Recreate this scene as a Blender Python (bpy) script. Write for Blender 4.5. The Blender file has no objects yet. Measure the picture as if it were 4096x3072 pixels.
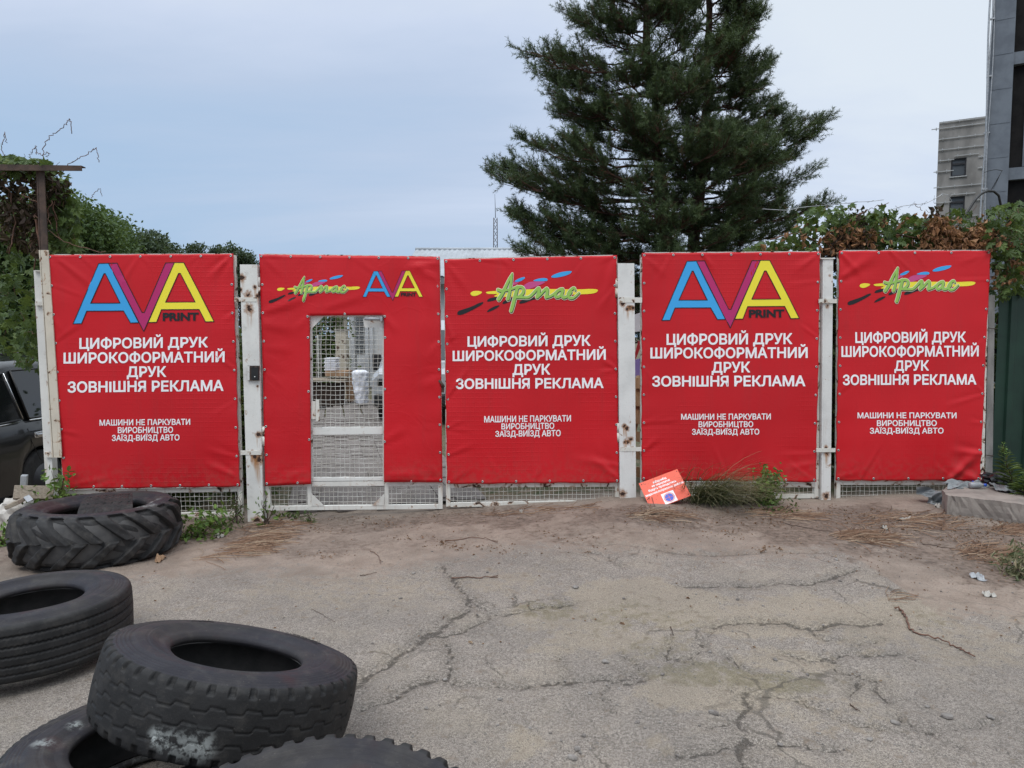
import bpy, bmesh, math, random
import numpy as np
from mathutils import Vector, Matrix
from mathutils.geometry import tessellate_polygon

random.seed(7)
RNG = np.random.default_rng(7)
C = bpy.context.scene.collection
SC = bpy.context.scene
R = math.radians

# ------------------------------------------------------------------ camera
CAMH, FPX, PITCH = 1.65, 2840.0, R(3.87)
cd = bpy.data.cameras.new('camera')
cd.sensor_width = 36.0
cd.lens = 36.0 * FPX / 4096.0
cd.clip_end = 2000
cd.clip_start = 0.05
cam = bpy.data.objects.new('camera', cd)
C.objects.link(cam)
cam.location = (0, 0, CAMH)
cam.rotation_euler = (math.pi / 2 - PITCH, 0, 0)
SC.camera = cam

# ------------------------------------------------------------------ light
SUN_EL, SUN_AZ = R(58), R(205)        # azimuth measured clockwise from +Y
w = bpy.data.worlds.new('World')
SC.world = w
w.use_nodes = True
nt = w.node_tree
nt.nodes.clear()
out = nt.nodes.new('ShaderNodeOutputWorld')
sky = nt.nodes.new('ShaderNodeTexSky')
sky.sky_type = 'NISHITA'
sky.sun_disc = False
sky.sun_elevation = SUN_EL
sky.sun_rotation = SUN_AZ
sky.air_density = 1.0
sky.dust_density = 2.0
bg1 = nt.nodes.new('ShaderNodeBackground')
bg1.inputs['Strength'].default_value = 0.12
nt.links.new(sky.outputs[0], bg1.inputs[0])
# cloud sheet
tc = nt.nodes.new('ShaderNodeTexCoord')
sep = nt.nodes.new('ShaderNodeSeparateXYZ')
nt.links.new(tc.outputs['Generated'], sep.inputs[0])
def wm(op, a, b=None, clamp=False):
    n = nt.nodes.new('ShaderNodeMath'); n.operation = op; n.use_clamp = clamp
    for i, v in enumerate((a, b)):
        if v is None: continue
        if isinstance(v, (int, float)): n.inputs[i].default_value = v
        else: nt.links.new(v, n.inputs[i])
    return n.outputs[0]
zz = wm('MAXIMUM', sep.outputs['Z'], 0.0)
den = wm('ADD', zz, 0.22)
px_ = wm('DIVIDE', sep.outputs['X'], den)
py_ = wm('DIVIDE', sep.outputs['Y'], den)
comb = nt.nodes.new('ShaderNodeCombineXYZ')
nt.links.new(px_, comb.inputs[0]); nt.links.new(py_, comb.inputs[1])
mp = nt.nodes.new('ShaderNodeMapping')
mp.inputs['Scale'].default_value = (0.55, 1.0, 1)
mp.inputs['Location'].default_value = (3.1, 0.4, 0)
mp.inputs['Rotation'].default_value = (0, 0, R(-20))
nt.links.new(comb.outputs[0], mp.inputs[0])
nz = nt.nodes.new('ShaderNodeTexNoise')
nz.inputs['Scale'].default_value = 0.8
nz.inputs['Detail'].default_value = 7
nz.inputs['Roughness'].default_value = 0.56
nz.inputs['Distortion'].default_value = 0.4
nt.links.new(mp.outputs[0], nz.inputs['Vector'])
# clouds are thicker towards +X, thinner low on the left
side = wm('MULTIPLY', sep.outputs['X'], 0.68)
cl = wm('ADD', wm('MULTIPLY', wm('SUBTRACT', nz.outputs['Fac'], 0.5), 1.7), wm('ADD', side, wm('ADD', wm('MULTIPLY', zz, 2.2), 0.02)), True)
ramp = nt.nodes.new('ShaderNodeValToRGB')
e = ramp.color_ramp.elements
e[0].position = 0.10; e[0].color = (0.43, 0.585, 0.80, 1)
e[1].position = 1.0;  e[1].color = (0.80, 0.875, 0.96, 1)
x = ramp.color_ramp.elements.new(0.42); x.color = (0.535, 0.645, 0.83, 1)
x = ramp.color_ramp.elements.new(0.68); x.color = (0.66, 0.75, 0.92, 1)
nt.links.new(cl, ramp.inputs[0])
bg2 = nt.nodes.new('ShaderNodeBackground')
nt.links.new(ramp.outputs[0], bg2.inputs[0])
# an overcast sky is two to three times brighter overhead than near the horizon
mr = nt.nodes.new('ShaderNodeMapRange')
mr.inputs['From Min'].default_value = 0.42; mr.inputs['From Max'].default_value = 0.9
mr.inputs['To Min'].default_value = 1.0; mr.inputs['To Max'].default_value = 2.6
nt.links.new(zz, mr.inputs['Value'])
nt.links.new(mr.outputs[0], bg2.inputs['Strength'])
mix = nt.nodes.new('ShaderNodeMixShader')
mix.inputs[0].default_value = 0.9
nt.links.new(bg1.outputs[0], mix.inputs[1]); nt.links.new(bg2.outputs[0], mix.inputs[2])
nt.links.new(mix.outputs[0], out.inputs[0])

ld = bpy.data.lights.new('sun', 'SUN')
ld.energy = 1.1
ld.angle = R(25)
ld.color = (1.0, 0.95, 0.88)
sun = bpy.data.objects.new('sun', ld)
C.objects.link(sun)
sd = Vector((math.sin(SUN_AZ) * math.cos(SUN_EL), math.cos(SUN_AZ) * math.cos(SUN_EL), math.sin(SUN_EL)))
sun.rotation_euler = sd.to_track_quat('Z', 'Y').to_euler()

SC.view_settings.view_transform = 'Standard'
SC.view_settings.look = 'None'
SC.view_settings.exposure = 0.0
SC.view_settings.gamma = 1.0
SC.view_settings.use_curve_mapping = False
SC.cycles.max_bounces = 6
SC.cycles.transparent_max_bounces = 8

# ------------------------------------------------------------------ geometry of the view: measured pixel -> point in the place
def raydir(px, py):
    a = (px - 2048.0) / FPX; b = -(py - 1536.0) / FPX
    return np.array([a, math.cos(PITCH) + b * math.sin(PITCH), -math.sin(PITCH) + b * math.cos(PITCH)])
def at(px, py, Y):
    d = raydir(px, py)
    return np.array([0, 0, CAMH]) + d * (Y / d[1])
def atz(px, py, z=0.0):
    d = raydir(px, py)
    return np.array([0, 0, CAMH]) + d * ((z - CAMH) / d[2])
FY0, FK = 6.65, 0.04
def fp(px, py, off=0.0):              # on the fence plane, off metres in front of it
    d = raydir(px, py)
    return np.array([0, 0, CAMH]) + d * ((FY0 - off) / (d[1] - FK * d[0]))
FN = np.array([FK, -1.0, 0.0]); FN /= np.linalg.norm(FN)     # faces the camera

def sstep(a, b, x):
    t = np.clip((x - a) / (b - a), 0, 1)
    return t * t * (3 - 2 * t)
def wob(x, y, s=0.0):
    return (np.sin(x * 1.7 + y * 0.9 + s) + np.sin(x * 3.1 - y * 2.3 + 1.3 + s) * 0.6 + np.sin(x * 6.3 + y * 5.1 + 2.1 + s) * 0.3
            + np.sin(-x * 11.7 + y * 9.3 + 0.4 + s) * 0.16 + np.sin(x * 19.1 + y * 23.7 + s * 2) * 0.09)
def gz(x, y):
    x = np.asarray(x, float); y = np.asarray(y, float)
    near = sstep(3.2, 6.4, y) * (1 - sstep(9, 14, y))
    z = near * np.interp(x, [-9, -4.4, -2.5, -1.3, 0.9, 2.9, 4.2, 9], [-0.12, -0.12, -0.085, -0.03, 0.105, 0.085, 0.12, 0.14])
    z = z - 0.34 * sstep(6.7, 7.6, y) * sstep(-3.9, -5.0, x) * (1 - sstep(14, 20, y))
    gate = sstep(-1.5, -1.2, x) * (1 - sstep(0.9, 1.2, x))
    fence = np.exp(-((y - 6.45) / 0.35) ** 2)
    z = z - 0.012 * gate * fence
    z = z + 0.009 * wob(x * 0.9, y * 1.1) * (1 - sstep(12, 30, y)) + 0.004 * wob(x * 4.3, y * 4.9, 2.0) * (1 - sstep(8, 12, y))
    return z
def gpt(px, py, up=0.0):              # measured pixel -> point on the ground
    z = 0.0
    for _ in range(12):
        p = atz(px, py, z)
        z = float(gz(p[0], p[1]))
    p = atz(px, py, z); p[2] = z + up
    return p

# ------------------------------------------------------------------ object helpers
ORG = {}
def tag(o, label=None, cat=None, group=None, kind=None):
    if label: o['label'] = label
    if cat: o['category'] = cat
    if group: o['group'] = group
    if kind: o['kind'] = kind
    return o
def thing(name, loc, label, cat, group=None):
    o = bpy.data.objects.new(name, None)
    o.empty_display_size = 0.1
    C.objects.link(o)
    o.location = tuple(float(v) for v in loc)
    ORG[o.name] = np.array(o.location, float)
    return tag(o, label, cat, group)
class MB:
    """collects polygons (in place coordinates) and links them as ONE mesh object"""
    def __init__(s): s.v = []; s.f = []; s.m = []; s.n = 0; s.sm = []
    def add(s, vs, fs, mi=0, smooth=False):
        vs = np.asarray(vs, float).reshape(-1, 3)
        b = s.n; s.v.append(vs); s.n += len(vs)
        for f in fs: s.f.append([b + i for i in f]); s.m.append(mi); s.sm.append(smooth)
        return s
    def box(s, c, size, rz=0.0, mi=0, bev=0.0, M=None):
        hx, hy, hz = (q / 2 for q in size)
        if bev <= 0:
            vs = np.array([[sx * hx, sy * hy, sz * hz] for sz in (-1, 1) for sy in (-1, 1) for sx in (-1, 1)])
            fs = [(0, 2, 3, 1), (4, 5, 7, 6), (0, 1, 5, 4), (2, 6, 7, 3), (0, 4, 6, 2), (1, 3, 7, 5)]
        else:
            bm = bmesh.new(); bmesh.ops.create_cube(bm, size=1.0)
            for v in bm.verts: v.co = Vector((v.co.x * size[0], v.co.y * size[1], v.co.z * size[2]))
            bmesh.ops.bevel(bm, geom=bm.edges[:], offset=bev, segments=2, affect='EDGES', profile=0.6)
            bm.verts.index_update()
            vs = np.array([v.co[:] for v in bm.verts]); fs = [[v.index for v in f.verts] for f in bm.faces]; bm.free()
        if M is not None: vs = vs @ np.array(M).T
        elif rz:
            c_, s_ = math.cos(rz), math.sin(rz)
            vs = vs @ np.array([[c_, s_, 0], [-s_, c_, 0], [0, 0, 1]])
        return s.add(vs + np.asarray(c, float), fs, mi)
    def hexa(s, p, mi=0):             # eight corners: bottom ring then top ring
        return s.add(p, [(0, 3, 2, 1), (4, 5, 6, 7), (0, 1, 5, 4), (1, 2, 6, 5), (2, 3, 7, 6), (3, 0, 4, 7)], mi)
    def slab(s, quad, thick, n=None, mi=0):   # a four-cornered plate: front quad pushed back along -n
        q = np.asarray(quad, float)
        if n is None: n = FN
        return s.hexa(np.concatenate([q - n * thick, q]), mi)
    def tube(s, pts, r, k=6, mi=0, caps=True):
        pts = np.asarray(pts, float); n = len(pts)
        rr = np.full(n, r) if np.isscalar(r) else np.asarray(r, float)
        t = np.gradient(pts, axis=0); t /= np.linalg.norm(t, axis=1)[:, None] + 1e-9
        ref = np.array([0, 0, 1.0]) if abs(t[0][2]) < 0.9 else np.array([1.0, 0, 0])
        u = np.cross(t, ref); ul = np.linalg.norm(u, axis=1)
        for i in range(n):
            if ul[i] < 0.1: u[i] = u[i - 1] if i else np.cross(t[i], [0, 1, 0])
        u /= np.linalg.norm(u, axis=1)[:, None] + 1e-9
        v = np.cross(t, u)
        a = np.arange(k) * 2 * math.pi / k
        ring = pts[:, None, :] + rr[:, None, None] * (np.cos(a)[None, :, None] * u[:, None, :] + np.sin(a)[None, :, None] * v[:, None, :])
        fs = [(i * k + j, i * k + (j + 1) % k, (i + 1) * k + (j + 1) % k, (i + 1) * k + j) for i in range(n - 1) for j in range(k)]
        if caps: fs += [tuple(range(k - 1, -1, -1)), tuple((n - 1) * k + j for j in range(k))]
        return s.add(ring.reshape(-1, 3), fs, mi, k > 4)
    def build(s, name, mats, parent=None, label=None, smooth=None, loc=None):
        me = bpy.data.meshes.new(name)
        V = np.concatenate(s.v) if s.v else np.zeros((0, 3))
        org = np.zeros(3)
        if parent is not None: org = ORG[parent.name]
        elif loc is not None: org = np.asarray(loc, float)
        me.from_pydata((V - org).tolist(), [], s.f)
        if not isinstance(mats, (list, tuple)): mats = [mats]
        for m in mats: me.materials.append(m)
        if any(s.m): me.polygons.foreach_set('material_index', np.array(s.m, np.int32))
        sm = np.array(s.sm, bool) if smooth is None else np.full(len(s.f), smooth)
        me.polygons.foreach_set('use_smooth', sm)
        me.update()
        return link(name, me, parent, org, label)
def link(name, me, parent, org, label=None):
    o = bpy.data.objects.new(name, me)
    C.objects.link(o)
    if parent is not None: o.parent = parent
    else: o.location = tuple(org)
    ORG[o.name] = np.asarray(org, float)
    if label: o['label'] = label
    return o
def bigmesh(name, V, F, mats, parent=None, loc=None, smooth=False, attrs=None, mi=None):
    """V (n,3), F (m,k): fast path for large meshes"""
    org = ORG[parent.name] if parent is not None else (np.zeros(3) if loc is None else np.asarray(loc, float))
    me = bpy.data.meshes.new(name)
    V = np.asarray(V, np.float32) - org.astype(np.float32); F = np.asarray(F, np.int32)
    me.vertices.add(len(V)); me.vertices.foreach_set('co', V.ravel())
    k = F.shape[1]
    me.loops.add(F.size); me.loops.foreach_set('vertex_index', F.ravel())
    me.polygons.add(len(F)); me.polygons.foreach_set('loop_start', np.arange(len(F), dtype=np.int32) * k)
    me.polygons.foreach_set('loop_total', np.full(len(F), k, np.int32))
    me.polygons.foreach_set('use_smooth', np.full(len(F), smooth))
    if not isinstance(mats, (list, tuple)): mats = [mats]
    for m in mats: me.materials.append(m)
    if mi is not None: me.polygons.foreach_set('material_index', np.asarray(mi, np.int32))
    for an, (dom, arr) in (attrs or {}).items():
        a = me.attributes.new(an, 'FLOAT', dom); a.data.foreach_set('value', np.asarray(arr, np.float32))
    me.update(calc_edges=True)
    return link(name, me, parent, org)
def copy_tree(o, parent=None):
    c = o.copy(); C.objects.link(c)
    if parent is not None: c.parent = parent
    for ch in list(o.children): copy_tree(ch, c)
    return c

# ------------------------------------------------------------------ materials
class Mat:
    def __init__(s, name, rough=0.6, spec=0.5, metal=0.0, color=None):
        s.m = bpy.data.materials.new(name); s.m.use_nodes = True
        s.nt = s.m.node_tree; s.b = s.nt.nodes['Principled BSDF']
        s.b.inputs['Roughness'].default_value = rough
        s.b.inputs['Specular IOR Level'].default_value = spec
        s.b.inputs['Metallic'].default_value = metal
        if color: s.b.inputs['Base Color'].default_value = (*color, 1)
        s._pos = None
    def n(s, typ, ins=None, **kw):
        nd = s.nt.nodes.new('ShaderNode' + typ)
        for k, v in kw.items(): setattr(nd, k, v)
        for k, v in (ins or {}).items(): s.put(nd.inputs[k], v)
        return nd
    def put(s, sock, v):
        if isinstance(v, bpy.types.NodeSocket): s.nt.links.new(v, sock)
        elif isinstance(v, tuple) and len(v) == 3 and sock.type == 'RGBA': sock.default_value = (*v, 1)
        else: sock.default_value = v
    def pos(s):
        if s._pos is None: s._pos = s.n('NewGeometry').outputs['Position']
        return s._pos
    def obj(s): return s.n('TexCoord').outputs['Object']
    def noise(s, scale, detail=4, rough=0.55, vec=None, stretch=None, dist=0.0):
        vec = vec or s.pos()
        if stretch: vec = s.n('Mapping', {'Vector': vec, 'Scale': stretch}).outputs[0]
        return s.n('TexNoise', {'Vector': vec, 'Scale': scale, 'Detail': detail, 'Roughness': rough, 'Distortion': dist}).outputs['Fac']
    def math(s, op, a, b=0.0, clamp=False):
        nd = s.n('Math', operation=op, use_clamp=clamp); s.put(nd.inputs[0], a); s.put(nd.inputs[1], b); return nd.outputs[0]
    def thr(s, v, lo, hi, a=0.0, b=1.0):
        return s.n('MapRange', {'Value': v, 'From Min': lo, 'From Max': hi, 'To Min': a, 'To Max': b}, interpolation_type='SMOOTHSTEP').outputs[0]
    def mix(s, f, a, b, blend='MIX'):
        nd = s.n('Mix', data_type='RGBA', blend_type=blend)
        s.put(nd.inputs[0], f); s.put(nd.inputs[6], a); s.put(nd.inputs[7], b); return nd.outputs[2]
    def attr(s, name): return s.n('Attribute', attribute_name=name).outputs['Fac']
    def col(s, v): s.put(s.b.inputs['Base Color'], v); return s
    def rough(s, v): s.put(s.b.inputs['Roughness'], v); return s
    def bump(s, h, strength=0.3, dist=0.01):
        nd = s.n('Bump', {'Height': h, 'Strength': strength, 'Distance': dist})
        s.nt.links.new(nd.outputs[0], s.b.inputs['Normal']); return s

def mat_noisy(name, c1, c2, scale=6, rough=0.7, bump=0.2, bscale=40, spec=0.4, metal=0.0, stretch=None, lo=0.35, hi=0.65):
    m = Mat(name, rough, spec, metal)
    m.col(m.mix(m.thr(m.noise(scale, 6, 0.6, stretch=stretch), lo, hi), c1, c2))
    m.bump(m.noise(bscale, 5), bump, 0.005)
    return m.m
def mat_paint(name, base, rust=0.5, rough=0.55, dirt=(0.30, 0.27, 0.22), spots=()):
    m = Mat(name, rough, 0.4)
    c = m.mix(m.thr(m.noise(3.0, 6, 0.65), 0.40, 0.75), base, tuple(b * 0.82 for b in base))
    st = m.noise(1.0, 5, 0.6, stretch=(26, 26, 1.6))
    big = m.noise(1.7, 3, 0.5)
    c = m.mix(m.math('MULTIPLY', m.thr(st, 0.56, 0.74), m.thr(big, 0.45, 0.66, 0.0, rust)), c, (0.33, 0.16, 0.06))
    c = m.mix(m.thr(m.noise(9, 4), 0.60, 0.80, 0, 0.45), c, dirt)
    chips = m.thr(m.noise(11, 7, 0.62, dist=0.6), 0.70 - 0.072 * rust, 0.725 - 0.072 * rust)
    halo = m.thr(m.noise(11, 7, 0.62, dist=0.6), 0.64 - 0.072 * rust, 0.71 - 0.072 * rust, 0, 0.75)
    c = m.mix(halo, c, (0.30, 0.14, 0.055))
    c = m.mix(chips, c, (0.045, 0.024, 0.016))
    # flaked places with rust runs below them
    nz = m.noise(30, 6, 0.65)
    for (p, r) in spots:
        d = m.n('VectorMath', {0: m.pos(), 1: tuple(float(v) for v in p)}, operation='DISTANCE').outputs['Value']
        core = m.thr(m.math('ADD', m.math('DIVIDE', d, r), m.math('MULTIPLY', m.math('SUBTRACT', nz, 0.5), 2.4)), 0.50, 0.62, 1, 0)
        rim = m.thr(m.math('ADD', m.math('DIVIDE', d, r), m.math('MULTIPLY', m.math('SUBTRACT', nz, 0.5), 2.4)), 0.6, 1.5, 0.8, 0)
        dv = m.n('VectorMath', {0: m.n('VectorMath', {0: m.pos(), 1: tuple(float(v) for v in (p[0], p[1], p[2] - r * 1.6))}, operation='SUBTRACT').outputs[0], 1: (1.0, 1.0, 0.26)}, operation='MULTIPLY').outputs[0]
        run = m.n('VectorMath', {0: dv}, operation='LENGTH').outputs['Value']
        rn = m.math('MULTIPLY', m.thr(m.math('DIVIDE', run, r), 0.25, 0.95, 0.8, 0), m.thr(st, 0.42, 0.62))
        c = m.mix(rn, c, (0.36, 0.17, 0.06))
        c = m.mix(rim, c, (0.28, 0.13, 0.055))
        c = m.mix(core, c, (0.040, 0.020, 0.014))
        chips = m.math('MAXIMUM', chips, core)
    m.col(c); m.rough(m.thr(chips, 0, 1, rough, 0.9))
    m.bump(m.math('SUBTRACT', m.noise(60, 4), m.math('MULTIPLY', chips, 2.0)), 0.25, 0.004)
    return m.m
M = {}
def spots_of(lst):
    return [(fp(a, b, .03), r) for a, b, r in lst]
M['white'] = mat_paint('white_paint', (0.70, 0.69, 0.65), 0.75)
M['white_rusty'] = mat_paint('rusty_white_paint', (0.66, 0.64, 0.58), 1.5)
M['cream_rusty'] = mat_paint('rusty_cream_paint', (0.60, 0.54, 0.44), 1.15)
M['wire'] = mat_noisy('painted_wire', (0.68, 0.67, 0.62), (0.50, 0.47, 0.41), 12, 0.5, 0.2, 60)
M['dark'] = mat_noisy('black_plastic', (0.012, 0.012, 0.013), (0.02, 0.02, 0.02), 8, 0.45)
M['rust'] = mat_noisy('rusted_steel', (0.085, 0.055, 0.042), (0.045, 0.032, 0.027), 9, 0.85, 0.4)
M['steel'] = mat_noisy('plated_steel', (0.55, 0.55, 0.54), (0.40, 0.40, 0.39), 40, 0.3, 0.05, 80, 0.5, 0.9)
M['zinc'] = mat_noisy('zinc_steel', (0.42, 0.43, 0.44), (0.30, 0.31, 0.32), 14, 0.5, 0.1, 60, 0.5, 0.5)
def banner_mat(name, seed, wr, imprint=0.5):
    m = Mat(name, 0.42, 0.32)
    v = m.n('Mapping', {'Vector': m.pos(), 'Location': (seed * 3.7, 0, seed * 1.9)}).outputs[0]
    big = m.noise(0.9, 2, vec=v)
    m.col(m.mix(m.thr(big, 0.35, 0.7), (0.57, 0.0095, 0.0165), (0.50, 0.0085, 0.0145)))
    # square imprint of the wire mesh behind, crease noise, weave
    sp = m.n('SeparateXYZ', {0: m.pos()})
    def lines(o):
        q = m.math('PINGPONG', m.math('ADD', o, m.math('MULTIPLY', m.noise(5, 2), 0.006)), 0.0215)
        return m.thr(q, 0.0, 0.006, 1.0, 0.0)
    grid = m.math('MAXIMUM', lines(sp.outputs[0]), lines(sp.outputs[2]))
    gmask = m.thr(m.noise(1.3, 2, vec=v), 0.42, 0.62)
    cre = m.noise(2.2, 5, 0.55, vec=v, dist=1.2)
    ridg = m.math('ABSOLUTE', m.math('SUBTRACT', cre, 0.5))
    h = m.math('ADD', m.math('MULTIPLY', m.thr(ridg, 0.0, 0.05, 1, 0), 0.25 * wr), m.math('MULTIPLY', m.math('MULTIPLY', grid, gmask), imprint * 0.62))
    h = m.math('ADD', h, m.math('MULTIPLY', cre, 1.2 * wr))
    h = m.math('ADD', h, m.math('MULTIPLY', m.noise(900, 1), 0.05))
    m.bump(h, 0.30, 0.006)
    c0 = m.b.inputs['Base Color'].links[0].from_socket
    splash = m.math('MULTIPLY', m.thr(sp.outputs[2], 0.62, 0.16, 0, 0.30), m.thr(m.noise(18, 6, 0.7), 0.40, 0.62))
    c0 = m.mix(splash, c0, (0.24, 0.10, 0.075))
    c0 = m.mix(m.thr(m.noise(1.0, 5, 0.6, stretch=(9, 9, 0.9)), 0.52, 0.72, 0, 0.16), c0, (0.30, 0.03, 0.03))
    m.col(c0)
    m.rough(m.thr(m.noise(2.0, 4, vec=v), 0.3, 0.7, 0.36, 0.52))
    return m.m
M['ink_white'] = Mat('white_ink', 0.45, 0.4, color=(0.90, 0.885, 0.89)).m
M['ink_black'] = Mat('black_ink', 0.45, 0.4, color=(0.012, 0.012, 0.014)).m
M['ink_cyan'] = Mat('cyan_ink', 0.45, 0.4, color=(0.045, 0.36, 0.74)).m
M['ink_mag'] = Mat('magenta_ink', 0.45, 0.4, color=(0.46, 0.022, 0.14)).m
M['ink_pink'] = Mat('pink_ink', 0.45, 0.4, color=(0.55, 0.07, 0.23)).m
M['ink_yel'] = Mat('yellow_ink', 0.45, 0.4, color=(0.86, 0.74, 0.045)).m
M['ink_green'] = Mat('green_ink', 0.45, 0.4, color=(0.30, 0.52, 0.10)).m
M['ink_dgreen'] = Mat('dark_green_ink', 0.45, 0.4, color=(0.035, 0.06, 0.025)).m
M['ink_cream'] = Mat('cream_ink', 0.45, 0.4, color=(0.82, 0.78, 0.58)).m
M['ink_blue'] = Mat('sign_blue_ink', 0.45, 0.4, color=(0.085, 0.15, 0.62)).m
M['ink_sred'] = Mat('sign_red_ink', 0.45, 0.4, color=(0.62, 0.10, 0.10)).m
def sign_mat():
    m = Mat('sun_faded_red_board', 0.5, 0.4)
    c = m.mix(m.thr(m.noise(4, 4), 0.35, 0.7), (0.82, 0.145, 0.085), (0.76, 0.125, 0.075))
    c = m.mix(m.thr(m.noise(70, 3), 0.66, 0.72), c, (0.22, 0.05, 0.04))
    m.col(c); m.bump(m.noise(30, 3), 0.1, 0.003)
    return m.m
M['sign'] = sign_mat()
def rubber(name, tone=1.0, dust=0.5, purple=0.0):
    m = Mat(name, 0.7, 0.28)
    a = (0.0125 * tone, 0.0122 * tone, 0.0124 * tone); b = (0.021 * tone, 0.0203 * tone, 0.0203 * tone)
    c = m.mix(m.thr(m.noise(6, 6, 0.65), 0.35, 0.68), a, b)
    side = m.attr('side')
    c = m.mix(m.math('MULTIPLY', side, 0.85), c, m.mix(m.thr(m.noise(3, 5, 0.6), 0.40, 0.62), (0.021, 0.020, 0.026), (0.031, 0.028, 0.028)))
    c = m.mix(m.math('MULTIPLY', side, m.thr(m.noise(4.5, 3, 0.5), 0.58, 0.68, 0, 0.6)), c, (0.042, 0.018, 0.020))
    du = m.math('MULTIPLY', m.thr(m.noise(14, 7, 0.7), 0.48, 0.70), dust)
    c = m.mix(du, c, (0.075, 0.068, 0.060))
    c = m.mix(m.thr(m.noise(90, 4, 0.6), 0.66, 0.74, 0, 0.5), c, (0.13, 0.12, 0.105))
    c = m.mix(m.thr(m.noise(420, 2, 0.5), 0.70, 0.76, 0, 0.35), c, (0.20, 0.19, 0.17))
    # worn, whitened scuffs stored with the tyre, plus light painted on the lower bead
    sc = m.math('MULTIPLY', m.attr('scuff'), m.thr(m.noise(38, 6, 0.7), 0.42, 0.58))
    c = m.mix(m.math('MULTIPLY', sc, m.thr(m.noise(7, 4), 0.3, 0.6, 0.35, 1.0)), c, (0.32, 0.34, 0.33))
    m.col(c); m.rough(m.thr(m.noise(9, 4), 0.3, 0.7, 0.58, 0.80))
    m.bump(m.math('ADD', m.math('MULTIPLY', m.noise(160, 3), 1.0), m.math('MULTIPLY', m.noise(24, 5), 1.8)), 0.30, 0.003)
    return m.m
M['rubber'] = rubber('worn_tyre_rubber', 1.0, 0.30)
M['rubber_grey'] = rubber('dusty_tyre_rubber', 1.35, 0.55)
M['rubber_lug'] = rubber('tractor_tyre_rubber', 1.5, 0.6)
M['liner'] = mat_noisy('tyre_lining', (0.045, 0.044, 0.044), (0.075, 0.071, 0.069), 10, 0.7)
M['concrete'] = mat_noisy('weathered_concrete', (0.30, 0.27, 0.235), (0.21, 0.19, 0.165), 7, 0.9, 0.5, 50)
M['slab_top'] = mat_noisy('dusty_slab', (0.27, 0.235, 0.205), (0.19, 0.165, 0.145), 6, 0.95, 0.5, 60)
M['concrete_grey'] = mat_noisy('grey_concrete_post', (0.25, 0.24, 0.225), (0.16, 0.155, 0.145), 9, 0.9, 0.5, 60, stretch=(1, 1, 0.3))
M['plaster'] = mat_noisy('pale_stone', (0.52, 0.49, 0.45), (0.36, 0.33, 0.29), 9, 0.95, 0.7, 25)
def wood(name, c1, c2, stretch=(3, 3, 40)):
    m = Mat(name, 0.85, 0.25)
    g = m.noise(2.2, 6, 0.7, stretch=stretch)
    m.col(m.mix(m.thr(g, 0.32, 0.68), c1, c2)); m.bump(g, 0.4, 0.004)
    return m.m
M['wood_grey'] = wood('weathered_plank', (0.20, 0.165, 0.125), (0.34, 0.29, 0.23), (6, 40, 40))
M['wood_tan'] = wood('pallet_wood', (0.32, 0.20, 0.11), (0.44, 0.30, 0.18), (20, 20, 4))
M['wood_dark'] = wood('dark_brown_wood', (0.022, 0.014, 0.011), (0.04, 0.027, 0.02), (4, 40, 40))
M['card'] = mat_noisy('cardboard', (0.33, 0.205, 0.12), (0.24, 0.15, 0.09), 4, 0.85, 0.1)
def leafmat(name, cols, trans=0.25, rough=0.5):
    m = Mat(name, rough, 0.3)
    r = m.n('ValToRGB', {'Fac': m.attr('tint')})
    el = r.color_ramp.elements
    el[0].position = 0; el[0].color = (*cols[0], 1); el[1].position = 1; el[1].color = (*cols[-1], 1)
    for i, c in enumerate(cols[1:-1]):
        q = el.new((i + 1) / (len(cols) - 1)); q.color = (*c, 1)
    m.col(r.outputs[0])
    tr = m.n('BsdfTranslucent'); m.nt.links.new(m.mix(0.5, r.outputs[0], (0.20, 0.26, 0.03)), tr.inputs[0])
    mx = m.n('MixShader', {0: trans}); m.nt.links.new(m.b.outputs[0], mx.inputs[1]); m.nt.links.new(tr.outputs[0], mx.inputs[2])
    m.nt.links.new(mx.outputs[0], m.nt.nodes['Material Output'].inputs[0])
    return m.m
M['needle'] = leafmat('pine_needles', [(0.085, 0.055, 0.030), (0.036, 0.054, 0.026), (0.048, 0.074, 0.032), (0.062, 0.094, 0.038), (0.090, 0.128, 0.050), (0.125, 0.168, 0.070)], 0.12)
M['leaf_vine'] = leafmat('vine_leaves', [(0.028, 0.048, 0.018), (0.052, 0.088, 0.026), (0.085, 0.130, 0.036), (0.135, 0.185, 0.045)], 0.25)
M['leaf_dry'] = leafmat('dry_leaves', [(0.11, 0.058, 0.034), (0.20, 0.098, 0.050), (0.29, 0.14, 0.068), (0.38, 0.22, 0.12)], 0.15, 0.8)
M['leaf_dead'] = leafmat('dead_brown_leaves', [(0.030, 0.020, 0.015), (0.055, 0.036, 0.025), (0.09, 0.060, 0.040)], 0.10, 0.8)
M['leaf_tree'] = leafmat('tree_leaves', [(0.034, 0.062, 0.024), (0.062, 0.108, 0.036), (0.095, 0.15, 0.048), (0.125, 0.18, 0.062)], 0.25)
M['leaf_far'] = leafmat('far_tree_leaves', [(0.035, 0.056, 0.032), (0.056, 0.086, 0.046), (0.08, 0.11, 0.058)], 0.15)
M['leaf_light'] = leafmat('bright_weed_leaves', [(0.06, 0.11, 0.03), (0.10, 0.175, 0.04), (0.16, 0.25, 0.055)], 0.25)
M['grass'] = leafmat('long_grass', [(0.062, 0.085, 0.040), (0.115, 0.135, 0.066), (0.19, 0.18, 0.098), (0.31, 0.26, 0.165)], 0.15)
M['straw'] = leafmat('dry_straw', [(0.115, 0.060, 0.037), (0.185, 0.105, 0.066), (0.27, 0.165, 0.105), (0.39, 0.30, 0.21)], 0.1, 0.8)
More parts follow.
